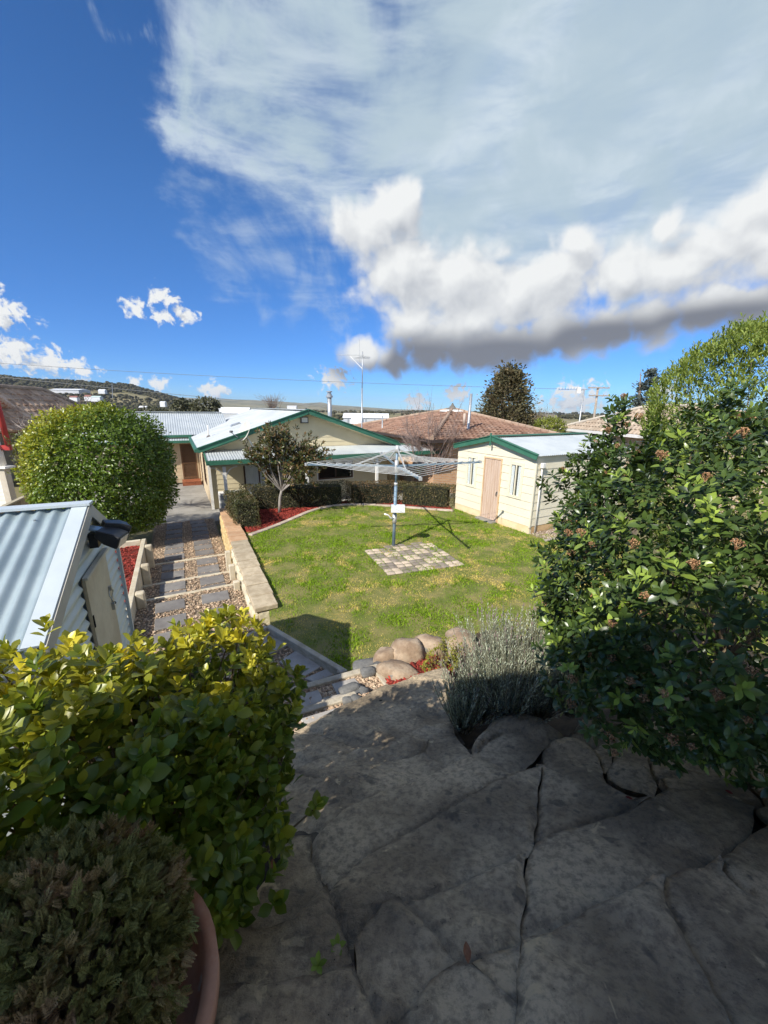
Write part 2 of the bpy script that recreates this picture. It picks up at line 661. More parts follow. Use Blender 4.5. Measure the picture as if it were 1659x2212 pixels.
def land_z(a, r):
    px = px_of_az(a)
    if abs(a) > rad(75):
        hh, hr = -.01, -.005
    else:
        hh, hr = el_tan(px, crest(px, HILL)), el_tan(px, crest(px, RIDGE))
    z1 = 3.4 + hh * 1350
    z2 = 3.4 + hr * 6500
    n = mnoise.noise(Vector((a * 14, r * .004, 1.3)))
    base = -.95 - 9.5 * min(1, max(0, (r - 28) / 230.0)) ** 1.2 + 1.5 * n * min(1, r / 400)
    if r < 700:
        return base
    if r < 1350:
        k = (r - 700) / 650
        k = k * k * (3 - 2 * k)
        return base * (1 - k) + max(z1, base) * k + 2.5 * n * k
    k = min(1, (r - 1350) / 2200)
    low = max(z1, base) * (1 - k) + (-35) * k
    if r <= 6500:
        k2 = max(0, (r - 3000) / 3500)
        return low * (1 - k2) + z2 * k2 + 9 * n * k2 * (1 - k2)
    return z2 - (r - 6500) * .03


def build_land():
    radii = [0, 14, 22, 30, 45, 65, 95, 140, 200, 280, 380, 500, 620, 700, 790, 880, 970, 1060, 1150, 1240, 1320, 1350, 1450, 1700, 2100, 2600, 3200, 3900, 4600, 5300, 5900, 6300, 6500, 7500]
    angs = list(np.radians(np.concatenate([np.arange(-180, -64, 8), np.arange(-62, 62, .6), np.arange(64, 180, 8)])))
    Vt, Fc = [], []
    n = len(angs)
    for r in radii:
        for a in angs:
            rr = max(r, .01)
            Vt.append((rr * math.sin(a), 12 + rr * math.cos(a), land_z(a, r)))
    for i in range(len(radii) - 1):
        for k in range(n):
            k2 = (k + 1) % n
            Fc.append((i * n + k, (i + 1) * n + k, (i + 1) * n + k2, i * n + k2))
    m = M('paddock', (.16, .15, .065), (.30, .255, .14), scale=.006, rough=.95, fine=.35, fscale=.05, spots=((.045, .055, .03), .0035, .55))
    o = mobj('ground', Vt, Fc, m, origin=(0, 0, 0), smooth=True)
    tag(o, kind='structure')


build_land()

# materials of the yard
m_soil = M('soil', (.045, .034, .024), (.09, .068, .045), scale=9, rough=.95, bump=.6, bscale=50)
m_lawnbase = M('lawn_soil', (.12, .15, .03), (.24, .21, .08), scale=2.0, rough=.95, bump=.4, fine=.3)
m_conc = M('concrete_apron', (.24, .225, .195), (.34, .32, .28), scale=1.4, rough=.85, fine=.25, fscale=25, bump=.15)
m_gravelbed = M('gravel_bed', (.20, .15, .10), (.32, .25, .17), scale=25, rough=.9, bump=.9, bscale=45)
m_peb = M('pebble', (.32, .21, .135), (.58, .45, .31), scale=14, rough=.7, isl=.42, lo=.3, hi=.7)
m_slate = M('paver_grey', (.165, .152, .14), (.225, .21, .19), scale=3, rough=.75, fine=.15, bump=.12, isl=.12)
m_sleeper = M('cream_concrete', (.50, .42, .29), (.62, .55, .40), scale=4, rough=.85, fine=.2, fscale=50, bump=.25, isl=.06)
m_mulch = M('red_mulch', (.36, .055, .035), (.19, .028, .02), scale=20, rough=.85, isl=.45)
m_mulchbed = M('mulch_bed', (.17, .028, .018), (.09, .018, .012), scale=18, rough=.9, bump=.8, bscale=60)
m_rock = None


def rock_material():
    m = bpy.data.materials.new('step_rock')
    m.use_nodes = True
    t = m.node_tree
    b = t.nodes['Principled BSDF']
    g = nd(t, 'ShaderNodeNewGeometry')
    v = g.outputs['Position']
    n1 = nd(t, 'ShaderNodeTexNoise', ins={'Vector': v, 'Scale': 2.2, 'Detail': 6.0, 'Roughness': .6})
    n2 = nd(t, 'ShaderNodeTexNoise', ins={'Vector': v, 'Scale': 28.0, 'Detail': 8.0, 'Roughness': .72})
    n3 = nd(t, 'ShaderNodeTexNoise', ins={'Vector': v, 'Scale': 5.2, 'Detail': 5.0, 'Roughness': .6, 'Distortion': .8})
    n4 = nd(t, 'ShaderNodeTexNoise', ins={'Vector': v, 'Scale': 130.0, 'Detail': 4.0, 'Roughness': .7})
    c = mixc(t, smooth(t, n1.outputs[0], .33, .68), (.29, .225, .145), (.66, .52, .335))
    c = mixc(t, smooth(t, n2.outputs[0], .40, .66), c, mixc(t, .62, c, (.13, .105, .08)))
    c = mixc(t, mth(t, 'MULTIPLY', smooth(t, n3.outputs[0], .635, .69), .8), c, (.70, .55, .33))     # lichen and sand stains
    n5 = nd(t, 'ShaderNodeTexNoise', ins={'Vector': vm(t, 'MULTIPLY', v, (1, 1, .4)), 'Scale': 9.0, 'Detail': 3.0})
    c = mixc(t, mth(t, 'MULTIPLY', smooth(t, n5.outputs[0], .63, .70), .6), c, (.085, .08, .07))
    vo = nd(t, 'ShaderNodeTexVoronoi', ins={'Vector': v, 'Scale': 60.0})
    pit = mth(t, 'MULTIPLY', smooth(t, vo.outputs['Distance'], .16, .06), smooth(t, n2.outputs[0], .5, .6))
    c = mixc(t, pit, c, (.03, .03, .03))
    t.links.new(c, b.inputs['Base Color'])
    b.inputs['Roughness'].default_value = .88
    b.inputs['Specular IOR Level'].default_value = .25
    hh = mth(t, 'ADD', mth(t, 'MULTIPLY', n2.outputs[0], 1.0), mth(t, 'MULTIPLY_ADD', n4.outputs[0], .5, mth(t, 'MULTIPLY', pit, -.7)))
    bp = nd(t, 'ShaderNodeBump', ins={'Strength': .8, 'Distance': .014, 'Height': hh})
    t.links.new(bp.outputs[0], b.inputs['Normal'])
    return m


m_rock = rock_material()

# ------------------------------------------------------------------ the rock steps in front
RC = [(625, 1560, .42), (760, 1530, .42), (960, 1475, .48), (1000, 1560, .62), (1150, 1545, .85), (640, 1700, .95), (850, 1650, .85),
      (1250, 1620, 1.02), (1659, 1640, 1.2), (700, 1850, 1.32), (1150, 1750, 1.25), (1659, 1800, 1.5), (560, 1950, 1.48), (440, 2100, 1.65),
      (800, 2000, 1.6), (1100, 2212, 1.8), (450, 2212, 1.75), (1659, 2212, 1.8), (1400, 1950, 1.62), (1900, 1900, 1.6), (830, 3200, 1.82), (1400, 3200, 1.84), (300, 3200, 1.8)]
RP = np.array([at(*q) for q in RC])
_A = np.stack([np.ones(len(RP)), RP[:, 0], RP[:, 1], RP[:, 0] * RP[:, 1], RP[:, 0] ** 2, RP[:, 1] ** 2], 1)
_w = np.linalg.solve(_A.T @ _A + 1e-3 * np.eye(6), _A.T @ RP[:, 2])
_res = RP[:, 2] - _A @ _w


def rock_z(x, y):
    x, y = np.asarray(x, float), np.asarray(y, float)
    b = _w[0] + _w[1] * x + _w[2] * y + _w[3] * x * y + _w[4] * x * x + _w[5] * y * y
    d2 = (x[..., None] - RP[:, 0]) ** 2 + (y[..., None] - RP[:, 1]) ** 2 + .03
    w = 1 / d2 ** 1.5
    return b + (w * _res).sum(-1) / w.sum(-1)


def rock_hit(px, py):
    lo, hi = 0.3, 9.0
    d = ray(px, py)
    for t in np.linspace(.3, 9, 300):
        p = CAM + d * t
        if p[2] < rock_z(p[0], p[1]):
            hi = t
            break
        lo = t
    for _ in range(18):
        mid = (lo + hi) / 2
        p = CAM + d * mid
        if p[2] < rock_z(p[0], p[1]):
            hi = mid
        else:
            lo = mid
    return CAM + d * hi


STONES = [
    [(120, 150), (300, 70), (420, 20), (620, -40), (660, 20), (640, 120), (560, 135), (500, 150), (420, 193), (340, 198), (220, 158)],
    [(90, 215), (116, 154), (220, 162), (336, 201), (300, 215), (180, 240), (106, 270)],
    [(342, 203), (422, 197), (502, 153), (562, 138), (642, 125), (650, 168), (558, 180), (546, 220), (440, 248), (330, 268), (220, 298), (112, 275), (182, 243), (300, 219)],
    [(552, 222), (562, 184), (650, 172), (690, 213), (708, 230), (630, 262)],
    [(110, 280), (220, 303), (330, 273), (440, 253), (548, 226), (628, 267), (560, 300), (400, 348), (280, 398), (190, 488), (100, 500), (80, 420)],
    [(190, 494), (282, 405), (402, 355), (562, 305), (634, 270), (712, 236), (848, 301), (820, 318), (760, 332), (600, 417), (440, 497), (320, 572), (240, 647), (217, 610), (188, 570)],
    [(242, 655), (322, 580), (442, 505), (602, 425), (762, 340), (854, 306), (922, 286), (912, 385), (902, 513), (883, 542), (740, 597), (600, 656), (470, 692), (440, 701), (393, 703), (320, 818), (302, 825), (268, 740)],
    [(474, 700), (602, 666), (742, 606), (876, 552), (865, 720), (859, 826), (750, 857), (662, 881), (612, 833), (562, 779)],
    [(892, 550), (912, 518), (1002, 481), (1182, 425), (1292, 375), (1347, 345), (1400, 345), (1500, 355), (1613, 391), (1598, 476), (1498, 546), (1448, 590), (1328, 619), (1268, 634), (1148, 694), (1000, 774), (869, 823), (875, 720)],
    [(327, 837), (397, 750), (446, 711), (467, 704), (553, 785), (605, 841), (651, 889), (597, 918), (478, 1057), (423, 1126), (336, 928)],
    [(662, 892), (699, 896), (854, 1024), (850, 1100), (850, 1240), (400, 1240), (487, 1062), (608, 924)],
    [(708, 891), (762, 865), (857, 837), (857, 1014)],
    [(868, 834), (1002, 785), (1152, 705), (1270, 646), (1319, 635), (1322, 702), (1395, 842), (1475, 982), (1557, 1130), (1590, 1240), (858, 1240), (858, 1030)],
    [(1333, 629), (1453, 600), (1498, 564), (1503, 604), (1558, 655), (1668, 708), (1750, 763), (1800, 1240), (1600, 1240), (1484, 978), (1406, 840), (1333, 700)],
    [(1511, 554), (1604, 487), (1670, 443), (1760, 423), (1800, 752), (1660, 692), (1564, 643), (1513, 599)],
    [(715, 228), (761, 192), (801, 167), (850, 160), (900, 180), (938, 194), (923, 214), (851, 293), (791, 261)],
    [(702, 205), (722, 170), (762, 130), (802, 105), (860, 95), (930, 110), (998, 150), (1012, 167), (940, 188), (900, 174), (850, 154), (800, 160), (757, 184), (712, 221)],
    [(932, 222), (952, 194), (1000, 176), (1060, 181), (1088, 204), (1111, 232), (1126, 270), (1136, 303), (1190, 330), (1258, 341), (1238, 371), (1200, 369), (1100, 340), (1000, 300), (934, 267)],
    [(911, 270), (932, 275), (1000, 308), (1100, 348), (1200, 377), (1282, 355), (1178, 416), (1000, 471), (913, 507), (921, 385), (931, 287)],
    [(1014, 166), (1062, 110), (1140, 108), (1164, 162), (1129, 175), (1092, 197), (1062, 173)],
    [(1097, 205), (1133, 182), (1159, 174), (1154, 222), (1136, 271), (1132, 267), (1119, 230)],
    [(1168, 171), (1240, 151), (1260, 200), (1276, 260), (1299, 300), (1293, 346), (1262, 332), (1193, 321), (1145, 299), (1143, 276), (1163, 222)],
    [(1248, 147), (1300, 110), (1420, 100), (1530, 130), (1528, 200), (1595, 269), (1559, 302), (1450, 279), (1400, 269), (1313, 294), (1285, 257), (1270, 198)],
    [(1314, 303), (1400, 280), (1450, 290), (1560, 315), (1598, 331), (1646, 378), (1618, 381), (1500, 345), (1400, 335), (1347, 335), (1332, 321)],
    [(1536, 140), (1700, 150), (1740, 330), (1652, 309), (1602, 266), (1535, 198)],
    [(1607, 331), (1656, 320), (1760, 340), (1760, 417), (1665, 433), (1623, 389), (1658, 383)],
    [(95, 512), (183, 502), (183, 573), (213, 613), (234, 656), (120, 758), (0, 788), (-60, 740), (30, 640), (100, 560)],
    [(236, 662), (260, 741), (296, 831), (316, 889), (200, 928), (0, 957), (-120, 957), (-100, 830), (-58, 747), (2, 795), (122, 765)],
    [(320, 896), (328, 936), (406, 1097), (420, 1240), (-150, 1240), (-130, 967), (0, 966), (200, 937)],
]


def build_rock():
    from mathutils.geometry import delaunay_2d_cdt
    root = bpy.data.objects.new('rock_steps', None)
    place(root, (0.6, 1.8, .4))
    tag(root, kind='structure')
    # bed under the joints
    gx, gy = np.meshgrid(np.linspace(-1.25, 4.2, 60), np.linspace(-1.4, 3.9, 56))
    zz = rock_z(gx, gy) - .065
    P = np.stack([gx, gy, zz], -1).reshape(-1, 3)
    idx = np.arange(len(P)).reshape(gx.shape)
    Fc = [(idx[i, j], idx[i, j + 1], idx[i + 1, j + 1], idx[i + 1, j]) for i in range(gx.shape[0] - 1) for j in range(gx.shape[1] - 1)]
    hull = []
    keep = []
    polys = []
    for st in STONES:
        pts = []
        for i in range(len(st)):
            a, b = np.array(st[i], float), np.array(st[(i + 1) % len(st)], float)
            pa = rock_hit(548.6 + a[0] * .6693, 1481.2 + a[1] * .6693)
            pb = rock_hit(548.6 + b[0] * .6693, 1481.2 + b[1] * .6693)
            L = np.linalg.norm(pb - pa)
            k = max(1, int(L / .035))
            for j in range(k):
                q = pa + (pb - pa) * j / k
                w = .011 * math.sin(math.pi * j / k) ** .5 if k > 1 else 0
                nx = mnoise.noise(Vector((q[0] * 9, q[1] * 9, .5)))
                ny = mnoise.noise(Vector((q[0] * 9, q[1] * 9, 7.5)))
                pts.append((q[0] + nx * w * 1.6, q[1] + ny * w * 1.6))
        pg_ = np.array(pts)
        tg = np.roll(pg_, -1, 0) - np.roll(pg_, 1, 0)
        nrm_ = np.stack([tg[:, 1], -tg[:, 0]], 1) / (np.linalg.norm(tg, axis=1, keepdims=True) + 1e-9)
        ar = np.sum(pg_[:, 0] * np.roll(pg_[:, 1], -1) - np.roll(pg_[:, 0], -1) * pg_[:, 1])
        polys.append(pg_ + nrm_ * (.0045 if ar > 0 else -.0045))
    cent = (P[np.array(Fc)]).mean(1)[:, :2]
    near = np.zeros(len(cent), bool)
    for pg in polys:
        c = pg.mean(0)
        big = c + (pg - c) * 1.06
        near |= in_poly(cent, big)
    bed = mobj('joint_bed', P, [f for f, k in zip(Fc, near) if k], M('joint_soil', (.075, .062, .045), (.13, .105, .075), scale=20, rough=.95), root, smooth=True)
    for si, pg in enumerate(polys):
        lo, hi = pg.min(0), pg.max(0)
        sp = .032
        gx, gy = np.meshgrid(np.arange(lo[0], hi[0], sp), np.arange(lo[1], hi[1], sp))
        G = np.stack([gx.ravel(), gy.ravel()], 1) + RNG.uniform(-.008, .008, (gx.size, 2))
        G = G[in_poly(G, pg)]
        seg0, seg1 = pg, np.roll(pg, -1, 0)

        def dedge(Q):
            d = np.full(len(Q), 9.0)
            for a, b in zip(seg0, seg1):
                ab = b - a
                t = np.clip(((Q - a) @ ab) / (ab @ ab + 1e-12), 0, 1)
                d = np.minimum(d, np.linalg.norm(Q - (a + t[:, None] * ab), axis=1))
            return d
        de = dedge(G)
        G, de = G[de > .010], de[de > .010]
        nb = len(pg)
        pts = [Vector(p) for p in np.concatenate([pg, G])]
        vo, _, fo, ov, _, _ = delaunay_2d_cdt(pts, [], [list(range(nb))], 1, 1e-6)
        Q = np.array([v[:] for v in vo])
        dq = dedge(Q)
        zb = rock_z(Q[:, 0], Q[:, 1])
        zc = zb.mean()
        flat = .70
        z = zc + flat * (zb - zc)
        for i in range(len(Q)):
            p3 = Vector((Q[i, 0], Q[i, 1], .37))
            z[i] += .017 * mnoise.noise(p3 * 2.4) + .010 * mnoise.noise(p3 * 7) + .006 * mnoise.noise(p3 * 19)
            lay = mnoise.noise(Vector((Q[i, 0] * 1.5 + Q[i, 1] * 3.2, Q[i, 0] * .6, si * 1.7)))
            z[i] += .022 * min(1, max(0, (lay - .06) / .05)) * min(1, dq[i] / .03)
        z += .010 * (1 - np.exp(-(dq / .008))) - .010 + (.012 if si % 3 == 0 else (-.008 if si % 3 == 1 else 0))
        if si == 16:
            z += .11 * (1 - np.exp(-dq / .10))
        bset = {}
        for i, src in enumerate(ov):
            for s in src:
                if s < nb:
                    bset[s] = i
        Vt = [(Q[i, 0], Q[i, 1], z[i]) for i in range(len(Q))]
        Fc2 = [tuple(f) for f in fo]
        ring = [bset[s] for s in range(nb) if s in bset]
        k0 = len(Vt)
        for i in ring:
            Vt.append((Q[i, 0], Q[i, 1], z[i] - .13))
        m_ = len(ring)
        for j in range(m_):
            a, b = ring[j], ring[(j + 1) % m_]
            Fc2.append((b, a, k0 + j, k0 + (j + 1) % m_))
        mobj('stone', Vt, Fc2, m_rock, root, smooth=True)
    return root


build_rock()

# ------------------------------------------------------------------ bank of soil under the planting
BC = [(-1.35, 1.3, 1.15), (-1.2, 2.2, .75), (-2.6, 2.2, .62), (-3.6, 2.6, .5), (-1.6, 3.0, .15), (-1.0, 3.9, -.35), (-1.5, 4.4, -.4), (-2.0, 3.7, -.2), (-2.6, 4.2, -.3), (-4.2, 4.6, -.25), (-.9, .6, 1.45), (-1.6, 0, 1.6), (-5.6, 3, .4), (-5.6, -1, 1.2),
      (-.6, 3.4, -.2), (-.4, 4.0, -.3), (.2, 4.1, -.2), (1.2, 4.3, .05), (2.2, 4.3, .05), (1.5, 3.3, .5), (2.4, 2.6, .9), (3.4, 2.4, 1.0), (3.4, 4.0, .35), (5, 4.2, .15), (5.5, 2, 1.0), (4.2, .5, 1.5), (5.5, -2, 1.8), (0, -3, 1.72), (-4, -4, 1.7), (0, 5.4, -.25), (-3, 5.4, -.45), (-6, 5.4, -.4), (3, 5.4, -.2), (6, 5.4, -.1)]
BP = np.array(BC)


def bank_z(x, y):
    x, y = np.asarray(x, float), np.asarray(y, float)
    d2 = (x[..., None] - BP[:, 0]) ** 2 + (y[..., None] - BP[:, 1]) ** 2 + .02
    w = 1 / d2 ** 1.6
    z = (w * BP[:, 2]).sum(-1) / w.sum(-1)
    zr = rock_z(x, y) - .16
    inr = (x > -1.1) & (x < 3.0) & (y < 3.4) & (y > -1.4)
    return np.where(inr, np.minimum(z, zr), z)


def build_bank():
    gx, gy = np.meshgrid(np.linspace(-6.5, 7, 90), np.linspace(-6, 5.4, 80))
    z = bank_z(gx, gy)
    P = np.stack([gx, gy, z], -1).reshape(-1, 3)
    P[:, 2] += RNG.uniform(-.015, .015, len(P))
    idx = np.arange(len(P)).reshape(gx.shape)
    Fc = [(idx[i, j], idx[i, j + 1], idx[i + 1, j + 1], idx[i + 1, j]) for i in range(gx.shape[0] - 1) for j in range(gx.shape[1] - 1)]
    tag(mobj('garden_bank', P, Fc, m_soil, smooth=True), kind='structure')


build_bank()

# ------------------------------------------------------------------ lawn
KERB_PX = [(540, 1157), (580, 1143), (625, 1125), (670, 1104), (715, 1093), (770, 1089), (850, 1094), (920, 1100), (978, 1104)]
KERB = np.array([at(*p, 0.0) for p in KERB_PX])
SHA, SHB = at(1141, 1153), at(982, 1098)
LAWN = [pth(-.1, .30), pth(4.6, .36)] + [k + np.array([0.04, -.10, 0]) for k in KERB[1:]] + [SHB + np.array([-.02, -.03, 0]), SHA + np.array([-.03, -.03, 0]),
        (4.9, 10.4, 0), (6.4, 9.6, 0), (7.0, 7, 0), (6.2, 4.8, 0), (3.6, 4.55, 0), (2.0, 4.7, 0), at(1010, 1395), at(955, 1400), at(905, 1412), at(850, 1420), at(822, 1434), at(745, 1452), at(584, 1350)]
LAWN = np.array([np.asarray(p)[:2] for p in LAWN])


def build_lawn():
    o = MB().prism(LAWN, -.95, 0.0).build('lawn', m_lawnbase)
    tag(o, kind='structure')
    n = 165000
    P = sample_poly(LAWN, n)
    # denser where it is seen close
    keep = RNG.uniform(size=n) < np.clip(1.25 - (np.hypot(P[:, 0], P[:, 1]) - 5) * .05, .55, 1)
    P = P[keep]
    n = len(P)
    dry = np.array([mnoise.noise(Vector((x * 1.1, y * 1.1, .3))) + .75 * mnoise.noise(Vector((x * 3.6, y * 3.6, 4.3))) + .5 * mnoise.noise(Vector((x * 9, y * 9, 2.1))) for x, y in P])
    tint = np.clip((dry - .06) * 2.2 + RNG.normal(size=n) * .16, 0, 1)
    tall = np.array([mnoise.noise(Vector((x * 2.3, y * 2.3, 9.3))) for x, y in P])
    P3 = np.concatenate([P, np.full((n, 1), -.004)], 1)
    D = np.stack([RNG.normal(size=n) * .55, RNG.normal(size=n) * .55, np.ones(n)], 1)
    Nn = unit(n)
    Nn[:, 2] *= .2
    tm = (np.array([(-.5, 0, 0), (.5, 0, 0), (.32, .6, .05), (0, 1, .22)]) * np.array([.011, .042, .042]), [(0, 1, 2, 3)])
    gm = LM('grass_blade', (.17, .30, .018), (.27, .39, .028), (.80, .62, .20), rough=.85, trans=.3, spec=.06, var=.45)
    S = np.clip(.85 + .75 * tall + RNG.normal(size=n) * .25, .4, 2.0) * (1 - .35 * tint)
    g = scatter('grass', tm, P3, D, Nn, S, gm, tint=tint)
    tag(g, 'short green lawn grass with straw coloured patches', 'grass', kind='stuff')


build_lawn()


def chips(name, poly, z, n, mat, size, label, cat, flat=.45, parent=None, zf=None, tm=None, elong=1.0):
    P = sample_poly(np.asarray(poly), n)
    zz = (np.full(n, z) if zf is None else zf(P[:, 0], P[:, 1])) + RNG.uniform(-.2, .35, n) * size
    P3 = np.concatenate([P, zz[:, None]], 1)
    D = unit(n)
    D[:, 2] *= .25
    Nn = np.stack([RNG.normal(size=n) * .35, RNG.normal(size=n) * .35, np.ones(n)], 1)
    S = size * np.exp(RNG.normal(size=n) * .28)
    S3 = np.stack([RNG.uniform(.6, 1.0, n), RNG.uniform(.8, 1.25, n) * elong, RNG.uniform(flat * .7, flat * 1.3, n)], 1)
    if tm is None:
        k = n // 3
        o = None
        allp = []
        for i in range(3):
            sl = slice(i * k, (i + 1) * k if i < 2 else n)
            allp.append(scatter_mesh(name, PEB[i], P3[sl], D[sl], Nn[sl], S[sl], mat, None, P3.mean(0), S3[sl]))
        bm = bmesh.new()
        for me in allp:
            bm.from_mesh(me)
        for me in allp[1:]:
            bpy.data.meshes.remove(me)
        bm.to_mesh(allp[0])
        bm.free()
        allp[0].polygons.foreach_set('use_smooth', np.ones(len(allp[0].polygons), bool))
        ob = bpy.data.objects.new(name, allp[0])
        place(ob, P3.mean(0), parent)
    else:
        ob = scatter(name, tm, P3, D, Nn, S, mat, parent, S3=S3)
    tag(ob, label, cat, kind='stuff')
    return ob


CHIP = (np.array([(-.5, -1, 0), (.45, -1.05, .1), (.55, .9, .05), (-.4, 1.05, -.05), (-.45, -.95, .8), (.4, -1, .9), (.45, .85, .85), (-.35, 1, .75)]),
        [(0, 3, 2, 1), (4, 5, 6, 7), (0, 1, 5, 4), (1, 2, 6, 5), (2, 3, 7, 6), (3, 0, 4, 7)])

# ------------------------------------------------------------------ the stepped gravel path to the house
LV = [(-.9, 1.72, -.22), (1.72, 2.78, -.36), (2.78, 4.40, -.50), (4.40, 9.35, -.66)]
m_path_edge = m_sleeper


def path_z(s):
    for a, b, z in LV:
        if s < b:
            return z - (.10 * max(0, (s - 4.4) / 5.0) if a > 4 else 0)
    return -.76


def build_path():
    for a, b, z in LV:
        a2 = a
        pg = [pth(a2, -1.85), pth(b, -1.85), pth(b, .12), pth(a2, .12)]
        z0 = [path_z(a2 + .001), path_z(b - .001), path_z(b - .001), path_z(a2 + .001)]
        tag(MB().prism([p[:2] for p in pg], -1.0, [q - .012 for q in z0]).build('path', m_gravelbed), kind='structure')
    apr = [pth(9.35, -6.0), pth(9.35, .35), pth(9.6, .5), pth(17.5, .5), pth(17.5, -6)]
    tag(MB().prism([p[:2] for p in apr], -1.0, -.785).build('pavement', m_conc), kind='structure')
    pg = [pth(-.85, -1.78)[:2], pth(9.3, -1.78)[:2], pth(9.3, .06)[:2], pth(-.85, .06)[:2]]

    def zf(x, y):
        s = (x - PO[0]) * U[0] + (y - PO[1]) * U[1]
        return np.array([path_z(q) for q in s]) + .002
    chips('gravel', pg, 0, 15000, m_peb, .0165, 'tan river gravel on the stepped path to the house', 'gravel', .6, zf=zf)
    for i, s in enumerate((1.72, 2.78, 4.40)):
        b = MB().box(pth(s, -.86, path_z(s - .01) - .07), (.045, .92, .085), U, V, ZV).build('step_edge', m_sleeper)
        bevel(b, .008)
        tag(b, ['cream concrete step edge nearest the yellow green shrub', 'middle of the three cream concrete step edges', 'cream concrete step edge farthest down the path'][i], 'step edge', 'path step edges')
    # two columns of grey pavers
    proto = MB().box((0, 0, 0), (.245, .2, .02))
    me = make_mesh('paving_slab', proto.v, proto.f, m_slate)
    ang = math.atan2(V[1], V[0])
    root = thing('paver_run', pth(3, -.86, -.4), 'two columns of grey rectangular pavers set in the stepped path gravel', 'pavers')
    rows = [.1, .62, 1.26, 2.0, 2.47, 3.05, 3.5, 4.05, 4.72, 5.25, 5.78, 6.3, 6.82, 7.35, 7.9, 8.45, 8.95]
    for c, t in enumerate((-1.22, -.45)):
        for s in rows:
            s2 = s + RNG.uniform(-.03, .03)
            if any(abs(s2 - q) < .25 for q in (1.72, 2.78, 4.40)):
                continue
            o = inst('paving_slab', me, pth(s2, t + RNG.uniform(-.02, .02), path_z(s2) + .004), (0, 0, ang + RNG.uniform(-.03, .03)), root)
            bevel(o, .006)


build_path()

# ------------------------------------------------------------------ retaining walls
m_cope1 = M('coping_cream', (.40, .32, .21), (.53, .44, .30), scale=7, rough=.85, fine=.3, fscale=60, bump=.4, isl=.15)
m_cope2 = M('coping_orange', (.50, .29, .155), (.56, .37, .22), scale=7, rough=.85, fine=.25, fscale=60, bump=.4, isl=.15)
m_block = M('split_stone', (.58, .50, .34), (.72, .64, .46), scale=9, rough=.9, fine=.3, fscale=30, bump=.8, bscale=25, isl=.12)
m_block2 = M('split_stone_gold', (.55, .38, .16), (.68, .52, .27), scale=9, rough=.9, fine=.3, fscale=30, bump=.8, bscale=25, isl=.12)


def tw(s):
    return .05 + .020 * s


def rough_block(L, Dp, H, seed):
    """a split-face block: front side -Y bulges unevenly"""
    V0, F0_ = [], []
    nx, nz = 4, 3
    for k in range(nz + 1):
        for i in range(nx + 1):
            x, z = -L / 2 + L * i / nx, -H / 2 + H * k / nz
            edge = i in (0, nx) or k in (0, nz)
            y = -Dp / 2 - (0 if edge else .018 + .02 * abs(mnoise.noise(Vector((i * 1.3, k * 1.7, seed)))))
            V0.append((x, y, z))
    for k in range(nz):
        for i in range(nx):
            a = k * (nx + 1) + i
            F0_.append((a, a + 1, a + nx + 2, a + nx + 1))
    n = len(V0)
    V0 += [(-L / 2, Dp / 2, -H / 2), (L / 2, Dp / 2, -H / 2), (L / 2, Dp / 2, H / 2), (-L / 2, Dp / 2, H / 2)]
    tl, tr, bl, br = nz * (nx + 1), (nz + 1) * (nx + 1) - 1, 0, nx
    F0_ += [(n, n + 3, n + 2, n + 1), (tl, tr, n + 2, n + 3), (bl, n, n + 1, br), (bl, tl, n + 3, n), (br, n + 1, n + 2, tr)]
    return V0, F0_


